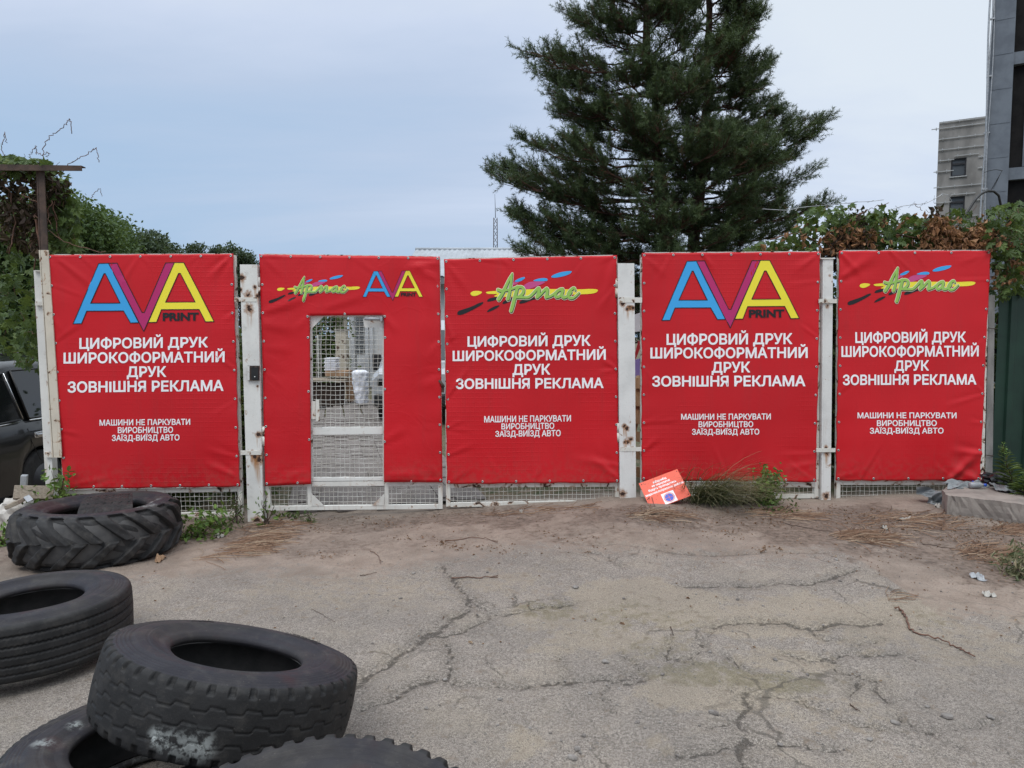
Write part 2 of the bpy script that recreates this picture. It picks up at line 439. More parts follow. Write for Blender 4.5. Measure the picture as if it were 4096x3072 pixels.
M['bark'] = mat_noisy('brown_bark', (0.075, 0.052, 0.038), (0.042, 0.031, 0.025), 8, 0.95, 0.8, 20, stretch=(1, 1, 0.35))
M['bark_pine'] = mat_noisy('pine_bark', (0.115, 0.058, 0.038), (0.052, 0.031, 0.024), 7, 0.95, 0.8, 18, stretch=(1, 1, 0.35))
M['twig'] = mat_noisy('twig_bark', (0.085, 0.055, 0.040), (0.05, 0.034, 0.027), 20, 0.9)
M['twig_red'] = mat_noisy('dry_stalk', (0.165, 0.085, 0.055), (0.10, 0.056, 0.042), 20, 0.85)
M['bldg'] = mat_noisy('blue_grey_concrete', (0.155, 0.175, 0.200), (0.115, 0.130, 0.152), 1.6, 0.9, 0.4, 6)
M['net'] = mat_noisy('dark_netting', (0.012, 0.0115, 0.012), (0.018, 0.017, 0.017), 3, 0.9, 0.3, 30, 0.1)
M['tower'] = mat_noisy('stained_concrete', (0.30, 0.288, 0.272), (0.175, 0.168, 0.158), 0.8, 0.9, 0.4, 5, stretch=(1, 1, 0.4))
M['batten'] = mat_noisy('galvanised_batten', (0.42, 0.43, 0.43), (0.33, 0.34, 0.34), 3, 0.5)
M['winframe'] = mat_noisy('dark_window_frame', (0.02, 0.02, 0.024), (0.03, 0.03, 0.034), 5, 0.5)
M['glass'] = Mat('window_glass', 0.08, 0.6, color=(0.09, 0.10, 0.11)).m
M['carglass'] = Mat('tinted_car_glass', 0.04, 0.7, color=(0.008, 0.009, 0.010)).m
def carpaint(name, c, r=0.22):
    m = Mat(name, r, 0.4, 0.15, c); m.b.inputs['Coat Weight'].default_value = 0.8; m.b.inputs['Coat Roughness'].default_value = 0.06
    return m.m
M['car'] = carpaint('graphite_car_paint', (0.006, 0.0065, 0.0075), 0.3)
M['chrome'] = Mat('chrome_trim', 0.15, 0.5, 1.0, (0.6, 0.6, 0.6)).m
M['van'] = carpaint('silver_van_paint', (0.36, 0.37, 0.38), 0.35)
M['green_sheet'] = mat_noisy('dark_green_sheet', (0.009, 0.034, 0.021), (0.006, 0.023, 0.015), 3, 0.5, 0.08)
M['wall_white'] = mat_noisy('white_wall', (0.62, 0.62, 0.62), (0.52, 0.52, 0.52), 1.5, 0.8)
M['roof'] = mat_noisy('grey_roof_sheet', (0.36, 0.385, 0.41), (0.28, 0.30, 0.32), 1.2, 0.6)
M['louver'] = mat_noisy('grey_louver', (0.20, 0.21, 0.22), (0.15, 0.16, 0.17), 2, 0.6)
M['sack'] = mat_noisy('white_woven_sack', (0.74, 0.75, 0.80), (0.62, 0.63, 0.68), 3, 0.6, 0.5, 12)
M['paper'] = mat_noisy('white_paper', (0.42, 0.40, 0.36), (0.30, 0.28, 0.25), 12, 0.8)
M['bag_grey'] = mat_noisy('grey_plastic_bag', (0.24, 0.255, 0.26), (0.15, 0.16, 0.165), 9, 0.45, 0.6, 20)
M['bag_black'] = mat_noisy('black_plastic_bag', (0.008, 0.008, 0.009), (0.016, 0.016, 0.017), 9, 0.3, 0.6, 20)
M['blue_plastic'] = mat_noisy('blue_plastic', (0.02, 0.08, 0.42), (0.03, 0.10, 0.50), 9, 0.35)
M['clear'] = mat_noisy('cloudy_plastic', (0.33, 0.34, 0.35), (0.24, 0.25, 0.26), 9, 0.25)
M['paver'] = mat_noisy('paver', (0.185, 0.162, 0.147), (0.13, 0.112, 0.10), 5, 0.9, 0.5, 40)
M['stone'] = mat_noisy('pebble', (0.12, 0.105, 0.095), (0.25, 0.23, 0.21), 12, 0.9)
M['pale'] = mat_noisy('pale_painted_board', (0.55, 0.56, 0.58), (0.44, 0.45, 0.47), 2, 0.6)
M['redboard'] = mat_noisy('red_board', (0.33, 0.02, 0.025), (0.26, 0.018, 0.02), 3, 0.5)
M['violet'] = mat_noisy('violet_board', (0.16, 0.13, 0.36), (0.22, 0.18, 0.42), 3, 0.5)
M['pillar'] = mat_noisy('peeling_plaster', (0.47, 0.42, 0.34), (0.10, 0.06, 0.045), 5, 0.9, 0.5, 20, lo=0.55, hi=0.60)
# ------------------------------------------------------------------ ground (one sheet out to the horizon)
def crop(pts):                         # traced on an enlarged view of the yard
    return [(1380 + 1.228 * a, 2100 + 1.228 * b) for a, b in pts]
CRACKS = [
    (1.5, [(318,128),(350,175),(385,215),(405,250),(415,275)]),
    (1.1, [(405,235),(440,265),(500,290),(570,285),(640,265),(760,255)]),
    (1.7, [(412,270),(360,300),(300,345),(240,380),(190,415),(130,460),(50,515),(0,545)]),
    (1.0, [(470,295),(440,320),(390,345),(330,360),(290,360)]),
    (1.1, [(330,360),(335,400),(345,440),(345,480),(320,495),(270,510),(200,540),(150,570),(60,600)]),
    (1.0, [(320,500),(380,522),(480,522),(590,530),(690,515),(770,505),(870,505),(980,490)]),
    (1.6, [(1310,540),(1305,580),(1290,630),(1300,690),(1285,740),(1310,800)]),
    (1.0, [(1310,545),(1390,555),(1470,570),(1560,600)]),
    (1.2, [(1070,750),(1150,745),(1230,735),(1290,715)]),
    (1.5, [(760,62),(900,60),(1000,75),(1120,95),(1280,95),(1420,85),(1560,90)]),
    (1.1, [(780,80),(850,100),(900,132)]),
    (1.3, [(1100,200),(1300,200),(1420,190),(1530,190),(1600,165),(1660,145)]),
    (1.5, [(1200,330),(1300,315),(1420,320),(1530,340),(1600,320),(1750,320)]),
    (1.2, [(1600,432),(1650,420),(1750,420),(1850,430)]),
    (1.2, [(1430,420),(1500,435),(1600,432),(1590,470),(1650,490),(1720,505),(1760,570)]),
    (1.0, [(1800,620),(1900,680),(2000,730)]),
    (0.9, [(1050,440),(1130,430),(1200,330)]),
    (0.9, [(980,490),(960,455),(900,425)]),
    (0.7, [(880,470),(930,480),(990,500),(940,512),(870,510)]), (0.7, [(405,250),(390,290),(430,300),(480,285)]), (0.7, [(380,285),(340,315),(280,345),(230,372)]),
    (0.8, [(1240,425),(1290,460),(1330,480)]), (0.8, [(1060,370),(1050,410),(1060,440),(1130,445)]), (0.8, [(1500,330),(1560,370),(1620,375),(1690,385),(1750,370)]),
    (0.8, [(1640,500),(1680,520),(1640,560)]), (0.8, [(1290,630),(1250,650),(1180,660)]), (0.8, [(1300,690),(1370,720),(1450,715),(1530,730),(1600,725)]), (0.7, [(1560,600),(1620,640),(1700,660),(1800,665)]),
    (0.7, [(690,515),(720,470),(700,430)]), (0.7, [(1900,680),(1960,660),(2050,655),(2130,640)]), (0.7, [(870,505),(840,560),(860,610)]),
]
def build_ground():
    xs = np.concatenate([[-600, -250, -110, -60, -38, -26, -19, -14, -11, -9, -7.6], np.arange(-6.4, 6.401, 0.024), [7.6, 9, 11, 14, 19, 26, 38, 60, 110, 250, 600]])
    ys = np.concatenate([[-300, -80, -30, -12, -5, -1.5, 0.3], np.arange(1.1, 7.6, 0.024), np.arange(7.65, 13, 0.12), [13.6, 14.5, 16, 18, 20, 23, 27, 33, 42, 60, 90, 160, 350, 800]])
    X, Y = np.meshgrid(xs, ys)
    x, y = X.ravel(), Y.ravel()
    z = gz(x, y)
    crack = np.full(len(x), 1.0)
    near = (np.abs(x) < 6.4) & (y > 1.0) & (y < 7.6)
    xn, yn = x[near], y[near]
    # meander the field so that the traced cracks break up
    xm = xn + 0.010 * np.sin(yn * 23 + xn * 9) + 0.006 * np.sin(yn * 51 - xn * 37) + 0.004 * np.sin(xn * 97 + yn * 61)
    ym = yn + 0.010 * np.sin(xn * 21 - yn * 7) + 0.006 * np.sin(xn * 47 + yn * 33) + 0.004 * np.sin(yn * 89 - xn * 73)
    dmin = np.full(len(xn), 1.0)
    for wd, pl in CRACKS:
        p = np.array([gpt(*q)[:2] for q in crop(pl)])
        for a, b in zip(p[:-1], p[1:]):
            ab = b - a
            t = np.clip(((xm - a[0]) * ab[0] + (ym - a[1]) * ab[1]) / (ab @ ab + 1e-9), 0, 1)
            d = np.hypot(xm - a[0] - t * ab[0], ym - a[1] - t * ab[1])
            dmin = np.minimum(dmin, d / wd)
    crack[near] = dmin
    z[near] -= 0.012 * np.exp(-(dmin / 0.018) ** 2)
    # blown sand lies on the asphalt in front of the fence
    bp = np.array([gpt(*q)[:2] for q in [(-500,2420),(0,2330),(500,2320),(1000,2280),(1400,2285),(1800,2245),(2150,2190),(2500,2180),(2800,2205),(3100,2215),(3350,2205),(3520,2290),(3650,2420),(4096,2480),(4700,2560)]])
    yb = np.interp(x, bp[:, 0], bp[:, 1])
    sand = sstep(-0.42, 0.42, y - yb + 0.07 * wob(x * 1.3, y * 1.6, 4))
    def blob(px, py, rx, ry, s=1.0):
        c = gpt(px, py); ex = rx * c[1] / FPX
        ey = abs(gpt(px, py - ry)[1] - gpt(px, py + ry)[1]) / 2
        d = np.hypot((x - c[0]) / ex, (y - c[1]) / ey) + 0.26 * wob(x * 2.6, y * 3.4, px * .01)
        return s * (1 - sstep(0.45, 1.15, d))
    dust = np.zeros(len(x))
    for q in [(2620,2390,430,95,1.0),(2480,2560,300,95,.85),(2300,2480,260,70,.7),(3000,2480,420,80,.8),(2760,2770,520,95,.9),(1500,2350,800,80,.5),(3550,2450,480,120,.85),(3050,2640,260,70,.7),(3850,2600,350,120,.6),(2100,2990,90,70,.8),(2640,2970,60,40,.6),(3300,2850,330,90,.4),(900,2440,500,60,.3)]:
        dust = np.maximum(dust, blob(*q))
    moss = np.zeros(len(x))
    for q in [(2760,2690,300,50,.62),(3080,2730,300,55,.66),(2180,2440,130,40,.55),(2500,2480,300,80,.4),(2600,2600,260,60,.35),(3700,2480,200,60,.3),(2450,2520,150,70,.3)]:
        moss = np.maximum(moss, blob(*q))
    soil = np.zeros(len(x))
    for q in [(3500,2120,620,90,.9),(3950,2230,330,150,.8),(2900,2090,500,50,.6),(900,2130,460,60,.9),(200,2200,380,90,.6),(1750,2075,700,50,.7),(2500,2065,500,45,.8),(3300,2075,500,60,.9),(1400,2180,500,50,.4),(2300,2140,500,45,.4)]:
        soil = np.maximum(soil, blob(*q))
    behind = sstep(6.75, 7.1, y)
    grassy = behind * np.where((x < -4.0) & (y < 12), 0.25, 1.0)
    nx, ny = len(xs), len(ys)
    i = (np.arange(ny - 1)[:, None] * nx + np.arange(nx - 1)[None, :]).ravel()
    F = np.stack([i, i + 1, i + nx + 1, i + nx], 1)
    m = Mat('asphalt_and_sand', 0.95, 0.25)
    n1 = m.noise(5, 6, 0.6); n2 = m.noise(230, 3, 0.75); n3 = m.noise(75, 4, 0.7); n4 = m.noise(1.1, 4, 0.55)
    asp = m.mix(m.thr(n1, 0.3, 0.7), (0.160, 0.136, 0.115), (0.224, 0.191, 0.162))
    asp = m.mix(m.thr(n2, 0.50, 0.58, 0, 0.8), asp, (0.40, 0.355, 0.31))
    asp = m.mix(m.thr(n2, 0.48, 0.41, 0, 0.85), asp, (0.085, 0.074, 0.064))
    asp = m.mix(m.thr(n3, 0.53, 0.61, 0, 0.60), asp, (0.34, 0.30, 0.26))
    asp = m.mix(m.thr(n3, 0.47, 0.39, 0, 0.75), asp, (0.13, 0.115, 0.10))
    sandc = m.mix(m.thr(n1, 0.3, 0.7), (0.205, 0.160, 0.127), (0.290, 0.232, 0.188))
    sandc = m.mix(m.thr(n3, 0.54, 0.64, 0, 0.65), sandc, (0.125, 0.093, 0.072))
    sandc = m.mix(m.thr(n2, 0.50, 0.7, 0, 0.5), sandc, (0.40, 0.33, 0.27))
    soilc = m.mix(m.thr(m.noise(24, 6, 0.7), 0.38, 0.62), (0.085, 0.062, 0.048), (0.195, 0.146, 0.115))
    soilc = m.mix(m.thr(n3, 0.60, 0.70, 0, 0.6), soilc, (0.36, 0.29, 0.22))
    brk = m.math('ADD', m.noise(16, 5, 0.65), m.math('MULTIPLY', n2, 0.5))
    def soft(a, w=0.30):
        return m.thr(m.math('ADD', m.attr(a), m.math('MULTIPLY', m.math('SUBTRACT', brk, 0.75), 2.3)), 0.5 - w, 0.5 + w)
    c = m.mix(m.math('MULTIPLY', soft('dust', 0.26), 0.72), asp, m.mix(m.thr(n2, 0.36, 0.60), (0.145, 0.118, 0.086), (0.36, 0.305, 0.235)))
    c = m.mix(m.math('MULTIPLY', m.thr(m.noise(2.3, 6, 0.65), 0.46, 0.66, 0, 0.55), m.thr(n2, 0.40, 0.56)), c, (0.34, 0.29, 0.225))
    c = m.mix(m.math('MULTIPLY', soft('moss', 0.3), 0.68), c, m.mix(m.thr(n2, 0.38, 0.60), (0.072, 0.062, 0.036), (0.20, 0.175, 0.105)))
    c = m.mix(soft('sand', 0.38), c, sandc)
    c = m.mix(m.math('MULTIPLY', soft('soil', 0.35), 0.9), c, soilc)
    gr = m.mix(m.thr(m.noise(9, 5, 0.7), 0.38, 0.6), (0.055, 0.07, 0.03), (0.15, 0.115, 0.075))
    c = m.mix(m.attr('grassy'), c, gr)
    # cracks: the traced lines, roughened, and finer crazing beside them
    cd_ = m.math('ADD', m.attr('crack'), m.math('MULTIPLY', m.math('SUBTRACT', m.noise(45, 5, 0.7), 0.5), 0.034))
    notsand = m.math('SUBTRACT', 1.0, m.math('MULTIPLY', m.attr('sand'), 0.8))
    line = m.math('MULTIPLY', m.thr(cd_, 0.002, 0.0095, 1, 0), notsand)
    crum = m.math('MULTIPLY', m.math('MULTIPLY', m.thr(cd_, 0.01, 0.085, 1, 0), m.thr(m.noise(70, 4, 0.7), 0.47, 0.57)), notsand)
    vor = m.n('TexVoronoi', {'Vector': m.n('Mapping', {'Vector': m.n('VectorMath', {0: m.pos(), 1: m.n('VectorMath', {0: m.n('TexNoise', {'Vector': m.pos(), 'Scale': 3.0, 'Detail': 4}).outputs['Color'], 'Scale': 0.5}, operation='SCALE').outputs[0]}, operation='ADD').outputs[0], 'Scale': (1, 1, 0)}).outputs[0], 'Scale': 1.5}, feature='DISTANCE_TO_EDGE')
    fine = m.math('MULTIPLY', m.math('MULTIPLY', m.thr(vor.outputs['Distance'], 0.004, 0.016, 1, 0), m.thr(n4, 0.48, 0.60)), notsand)
    dk = m.math('MAXIMUM', m.math('MULTIPLY', line, 0.8), m.math('MAXIMUM', m.math('MULTIPLY', crum, 0.5), m.math('MULTIPLY', fine, 0.65)))
    c = m.mix(dk, c, (0.062, 0.054, 0.045))
    # broad wear: paler and darker areas a metre or so wide
    c = m.mix(m.thr(n4, 0.36, 0.60, 0.20, 0.0), c, (0.10, 0.092, 0.085))
    m.col(c)
    h = m.math('ADD', m.math('MULTIPLY', n2, 0.35), m.math('ADD', m.math('MULTIPLY', n3, 0.9), m.math('MULTIPLY', m.noise(30, 5, 0.6), 1.2)))
    h = m.math('SUBTRACT', h, m.math('MULTIPLY', line, 1.6))
    m.bump(h, 0.75, 0.008)
    g = bigmesh('ground', np.stack([x, y, z], 1), F, m.m, smooth=True, attrs={'crack': ('POINT', crack), 'sand': ('POINT', sand), 'dust': ('POINT', dust), 'moss': ('POINT', moss), 'soil': ('POINT', soil), 'grassy': ('POINT', grassy)})
    tag(g, kind='structure')
build_ground()
# ------------------------------------------------------------------ fence panels, gates, posts
def lerp(a, b, t): return np.asarray(a) + (np.asarray(b) - np.asarray(a)) * t
BACK = 0.045                            # frames stand this far behind the banner plane
def bar(mb, a, b, wdt, off=0.0, depth=0.045, vert=True, mi=0):
    """a flat-faced bar between two measured pixels, wdt metres wide, face at 'off' in front of the fence plane"""
    p, q = fp(*a, off), fp(*b, off)
    d = (q - p) / np.linalg.norm(q - p)
    side = np.cross(d, FN); side /= np.linalg.norm(side)
    h = side * wdt / 2
    mb.slab([p - h, p + h, q + h, q - h], depth, FN, mi)
def wire_grid(name, TL, TR, BR, BL, off, parent, pitch=0.043, r=0.0019, mat=None, seed=0):
    """woven wire over a four-sided opening given in place coordinates"""
    rg = np.random.default_rng(seed)
    TL, TR, BR, BL = (np.asarray(q) for q in (TL, TR, BR, BL))
    W = np.linalg.norm(TR - TL); H = np.linalg.norm(BL - TL)
    nu = max(2, int(round(W / pitch))); nv = max(2, int(round(H / pitch)))
    mb = MB()
    def P(u, v): return (TL * (1 - u) + TR * u) * (1 - v) + (BL * (1 - u) + BR * u) * v
    ux = (TR - TL) / W; uz = (TL - BL) / H
    for i in range(nu + 1):
        u = min(max((i + rg.uniform(-.07, .07)) / nu, 0), 1); n = max(4, nv * 2)
        ph = rg.uniform(0, 6)
        pts = [P(u, k / n) + FN * (0.0022 * math.cos(math.pi * (k / 2 + i))) + ux * (0.0022 * math.sin(k * 0.55 + ph)) for k in range(n + 1)]
        mb.tube(pts, r, 4, caps=False)
    for j in range(nv + 1):
        v = min(max((j + rg.uniform(-.06, .06)) / nv, 0), 1); n = max(4, nu * 2)
        ph = rg.uniform(0, 6)
        pts = [P(k / n, v) - FN * (0.0022 * math.cos(math.pi * (k / 2 + j))) + uz * (0.0020 * math.sin(k * 0.6 + ph)) for k in range(n + 1)]
        mb.tube(pts, r, 4, caps=False)
    return mb.build(name, mat or M['wire'], parent, smooth=True)
def tri_plate(mb, a, b, c, off, th=0.006):
    p = np.array([fp(*q, off) for q in (a, b, c)])
    mb.add(np.concatenate([p, p - FN * th]), [(0, 1, 2), (5, 4, 3), (0, 3, 4, 1), (1, 4, 5, 2), (2, 5, 3, 0)])
def root_at(px, py, off=0): return fp(px, py, off)

def panel(name, label, cat, group, L, Rr, top, rail, bottom, seed, rust=True):
    """L,Rr: ((x,y) top, (x,y) bottom) centre lines of the stiles; rail: y pair under the banner; bottom: y pair of bottom rail"""
    t = thing(name, fp((L[1][0] + Rr[1][0]) / 2, max(bottom)), label, cat, group)
    mb = MB()
    bar(mb, L[0], L[1], 0.040, -0.022, 0.04); bar(mb, Rr[0], Rr[1], 0.040, -0.022, 0.04)
    def xat(S, y): return S[0][0] + (S[1][0] - S[0][0]) * (y - S[0][1]) / (S[1][1] - S[0][1])
    for (ya, yb), wd in ((top, 0.04), (rail, 0.042), (bottom, 0.040)):
        a = (xat(L, ya) + 9, ya); b = (xat(Rr, yb) - 9, yb)
        bar(mb, a, b, wd, -0.024, 0.036)
    mid = ((top[0] + rail[0]) / 2, (top[1] + rail[1]) / 2)
    bar(mb, (xat(L, mid[0]) + 9, mid[0]), (xat(Rr, mid[1]) - 9, mid[1]), 0.04, -0.030, 0.03)
    mb.build('frame', M['white_rusty'] if rust else M['white'], t)
    q = [fp(xat(L, top[0]), top[0], -0.034), fp(xat(Rr, top[1]), top[1], -0.034), fp(xat(Rr, bottom[1]), bottom[1], -0.034), fp(xat(L, bottom[0]), bottom[0], -0.034)]
    wire_grid('wire_mesh', *q, 0, t, seed=seed)
    return t
GRP = 'white framed wire mesh fence sections'
panel('fence', 'white wire mesh fence section behind the big tractor tyre', 'fence', GRP, ((203,1022),(268,2073)), ((932,1020),(962,2066)), (1026,1022), (1968,1957), (2067,2057), 1)
panel('fence', 'wire mesh fence section with grass clump and green shrub growing at its foot', 'fence', GRP, ((2572,1018),(2572,1996)), ((3274,1013),(3266,1990)), (1018,1013), (1936,1940), (1990,1985), 2)
panel('fence', 'wire mesh fence section between the steel beam post and the concrete slab', 'fence', GRP, ((3364,1010),(3353,2002)), ((3950,1008),(3926,1992)), (1009,1008), (1931,1930), (2000,1995), 3)

def gate_leaf():
    t = thing('gate_leaf', fp(1415, 2040), 'white gate leaf with a see-through wire mesh wicket door', 'gate', 'leaves of the vehicle gate')
    mb = MB()
    bar(mb, (1047,1022), (1073,2040), 0.040, -0.022, 0.04)
    bar(mb, (1752,1033), (1762,2036), 0.040, -0.022, 0.04)
    bar(mb, (1056,1023), (1744,1034), 0.042, -0.024, 0.036)
    bar(mb, (1082,2034), (1753,2027), 0.040, -0.024, 0.036)
    bar(mb, (1080,1940), (1229,1938), 0.036, -0.026, 0.03)
    bar(mb, (1553,1936), (1752,1932), 0.036, -0.026, 0.03)
    bar(mb, (1222,1250), (1238,2024), 0.036, -0.028, 0.03)
    bar(mb, (1548,1250), (1546,2022), 0.036, -0.028, 0.03)
    bar(mb, (1230,1240), (1540,1240), 0.036, -0.030, 0.03)
    bar(mb, (1248,1937), (1537,1934), 0.042, -0.026, 0.03)
    tri_plate(mb, (1246,1975), (1246,2024), (1296,2023), -0.020)
    tri_plate(mb, (1537,1975), (1537,2022), (1488,2022), -0.020)
    mG = mat_paint('gate_frame_paint', (0.68, 0.66, 0.61), 0.9, spots=spots_of([(1265,2030,.04),(1360,2029,.035),(1500,2008,.055),(1545,2025,.03),(1490,1940,.05),(1545,1945,.025),(1430,1938,.022),(1240,1990,.025),(1075,2030,.04),(1080,1960,.02),(1640,2030,.03),(1700,1935,.03)]))
    fr = mb.build('frame', mG, t)
    def wq(x0, y0, x1, y1): return [fp(x0, y0, -0.04), fp(x1, y0, -0.04), fp(x1, y1, -0.04), fp(x0, y1, -0.04)]
    wire_grid('wire_mesh', *wq(1064, 1030, 1226, 2034), 0, t, seed=11)
    wire_grid('wire_mesh', *wq(1548, 1036, 1758, 2030), 0, t, seed=12)
    wire_grid('wire_mesh', *wq(1240, 1948, 1542, 2026), 0, t, seed=13)
    # the wicket door and what is fixed to it
    d = MB()
    bar(d, (1243.5,1262), (1248,1925), 0.016, -0.030, 0.03)
    bar(d, (1533,1262), (1534.5,1924), 0.016, -0.030, 0.03)
    bar(d, (1250,1725), (1531,1722), 0.066, -0.026, 0.028)
    bar(d, (1250,1918), (1531,1915), 0.030, -0.028, 0.028)
    bar(d, (1250,1262), (1531,1262), 0.018, -0.030, 0.028)
    tri_plate(d, (1243,1264), (1243,1319), (1297,1264), -0.026)
    p = [fp(1451,1272,-.024), fp(1533,1272,-.024), fp(1533,1310,-.024), fp(1458,1310,-.024)]
    d.slab(np.array(p)[::-1], 0.008)
    door = d.build('wicket_door', M['white'], t)
    wire_grid('wire_mesh', *wq(1246, 1268, 1532, 1708), 0, door, seed=14)
    wire_grid('wire_mesh', *wq(1247, 1742, 1532, 1908), 0, door, seed=15)
    c = MB()
    c.tube([fp(1459,1275,.022), fp(1522,1276,.022)], 0.0155, 14)
    c.slab([fp(1520,1284,.04), fp(1529,1284,.04), fp(1529,1267,.04), fp(1520,1267,.04)], 0.06)
    c.build('door_closer', M['zinc'], door)
    h = MB()
    h.slab([fp(1245,1676,-.005), fp(1262,1676,-.005), fp(1262,1606,-.005), fp(1245,1606,-.005)], 0.03)
    h.slab([fp(1264,1685,.012), fp(1278,1685,.012), fp(1276,1600,.012), fp(1263,1600,.012)], 0.014)
    h.build('handle', M['white_rusty'], door)
    l = MB()
    l.tube([fp(1757,1522,.01), fp(1768,1535,.025), fp(1776,1548,.02)], 0.012, 8)
    l.slab([fp(1766,1570,.004), fp(1776,1570,.004), fp(1776,1540,.004), fp(1766,1540,.004)], 0.02)
    l.build('latch', M['rust'], t)
    return t
gate_leaf()
t = panel('gate_leaf', 'plain white mesh gate leaf right of the one with the wicket door', 'gate', 'leaves of the vehicle gate', ((1785,1040),(1793,2026)), ((2460,1027),(2470,2018)), (1042,1028), (1942,1938), (2020,2010), 4)

# posts -----------------------------------------------------------
PG = 'posts of the fence'
def post_box(mb, a, b, wpx, off, depth, mi=0):
    """square tube post whose front face runs between two measured centre pixels"""
    p, q = fp(*a, off), fp(*b, off)
    wd = wpx[0] / FPX * p[1]; wd2 = wpx[1] / FPX * q[1]
    ux = np.array([1, FK, 0.0]); ux /= np.linalg.norm(ux)
    q = q - np.array([0, 0, 0.35])
    mb.slab([q - ux * wd2 / 2, q + ux * wd2 / 2, p + ux * wd / 2, p - ux * wd / 2], depth, FN, mi)
def strap(mb, y, x0, x1, off, hpx=17, depth=0.012):
    a = [fp(x0, y + hpx / 2, off), fp(x1, y + hpx / 2, off), fp(x1, y - hpx / 2, off), fp(x0, y - hpx / 2, off)]
    mb.slab(a, depth)
def hinge(x, y0, y1, parent, off=0.0):
    mb = MB(); m_ = (y0 + y1) / 2
    mb.tube([fp(x, y0, off), fp(x, m_ - 1, off)], 0.015, 10)
    mb.tube([fp(x, m_ + 1, off), fp(x, y1, off)], 0.0165, 10)
    return mb.build('hinge', M['white_rusty'], parent)
# B: gate post with the call box
t = thing('fence_post', gpt(1022, 2087), 'white steel gate post carrying a small black call box', 'post', PG)
mB = mat_paint('gate_post_paint', (0.70, 0.69, 0.65), 0.5, spots=spots_of([(968,1112,.034),(992,1179,.034),(964,1160,.02),(998,1236,.044),(1020,1150,.02),(1030,1185,.02),(1034,1738,.030),(1040,1815,.03),(1008,1812,.025),(1035,1838,.052),(1020,1826,.03),(1030,1545,.012),(1030,2085,.05)]))
mb = MB(); post_box(mb, (994,1058), (1023,2087), (68,62), 0.03, 0.10); mb.build('post', mB, t)
mb = MB(); strap(mb, 1198, 938, 1026, 0.034, 17); mb.build('bracket', M['white_rusty'], t)
mb = MB(); strap(mb, 1811, 962, 1046, 0.034, 17); mb.build('bracket', M['white_rusty'], t)
hinge(1034, 1109, 1186, t, 0.005); hinge(1054, 1706, 1782, t, 0.005)
mb = MB()
mb.slab([fp(990,1522,.05), fp(1036,1522,.05), fp(1036,1463,.05), fp(990,1463,.05)], 0.018)
cb = mb.build('call_box', M['rust'], t)
mb = MB()
q = [fp(1005,1519,.066), fp(1034,1519,.066), fp(1034,1470,.066), fp(1005,1470,.066)]
mb.slab(q, 0.014)
mb.tube([fp(1012,1466,.052), fp(1012,1466,.058)], 0.006, 8); mb.tube([fp(1030,1466,.052), fp(1030,1466,.058)], 0.006, 8)
mb.build('panel', M['dark'], cb)
mb = MB(); mb.slab([fp(990,1521,.053), fp(998,1521,.053), fp(998,1464,.053), fp(990,1464,.053)], 0.002); mb.build('backing_strip', M['white'], cb)
mb = MB(); ctr = fp(1019,1508,.068); mb.tube([ctr, ctr + FN * 0.004], 0.007, 12); mb.build('button', M['steel'], cb)
# C
t = thing('fence_post', gpt(2514, 1985), 'broad white gate post behind the fallen red no parking board', 'post', PG)
mC = mat_paint('broad_post_paint', (0.70, 0.69, 0.66), 0.25, spots=spots_of([(2490,1215,.03),(2520,1232,.03),(2508,1236,.022),(2532,1233,.022),(2496,1706,.024),(2508,1714,.024),(2500,1768,.022),(2512,1768,.026),(2522,1757,.026),(2528,1795,.02),(2490,1975,.04)]))
mb = MB(); post_box(mb, (2504,1053), (2515,1985), (66,66), 0.03, 0.10); mb.build('post', mC, t)
mb = MB(); strap(mb, 1200, 2478, 2568, 0.034, 21); mb.build('bracket', M['white_rusty'], t)
mb = MB(); strap(mb, 1797, 2482, 2566, 0.034, 16); mb.build('bracket', M['white_rusty'], t)
hinge(2467, 1114, 1191, t, 0.005); hinge(2474, 1692, 1768, t, 0.005)
# D: rolled beam
t = thing('fence_post', gpt(3312, 1997), 'narrow white steel beam post with a cap plate, slanting shaded flange', 'post', PG)
mb = MB()
post_box(mb, (3316,1036), (3311,1997), (34,30), 0.02, 0.012)
post_box(mb, (3296,1036), (3293,1997), (8,8), 0.018, 0.10)
post_box(mb, (3316,1036), (3311,1997), (34,30), -0.08, 0.012)
mD = mat_paint('beam_post_paint', (0.68, 0.67, 0.64), 0.3, spots=spots_of([(3312,1225,.022),(3306,1790,.024),(3310,1815,.03),(3305,1985,.04),(3322,1100,.014)]))
mb.build('post', mD, t)
mb = MB(); mb.slab([fp(3286,1036,.03), fp(3338,1036,.03), fp(3338,1031,.03), fp(3286,1031,.03)], 0.14); mb.build('cap_plate', M['white_rusty'], t)
mb = MB(); strap(mb, 1204, 3276, 3348, 0.034, 17); mb.build('bracket', M['white_rusty'], t)
mb = MB(); strap(mb, 1801, 3266, 3342, 0.034, 15); mb.build('bracket', M['white_rusty'], t)
# A: left end post
t = thing('fence_post', fp(200, 2040), 'white end post with a flat cap at the left end of the fence', 'post', PG)
mb = MB(); post_box(mb, (149,1084), (204,2010), (28,32), -0.09, 0.08); mb.build('post', M['white'], t)
mb = MB(); mb.slab([fp(134,1085,-.06), fp(166,1085,-.06), fp(166,1081,-.06), fp(134,1081,-.06)], 0.12); mb.build('cap_plate', M['white_rusty'], t)
mb = MB(); strap(mb, 1214, 140, 200, -0.06, 16, 0.03); mb.build('bracket', M['white_rusty'], t)
mb = MB(); strap(mb, 1820, 178, 246, -0.06, 20, 0.03); mb.build('bracket', M['white_rusty'], t)
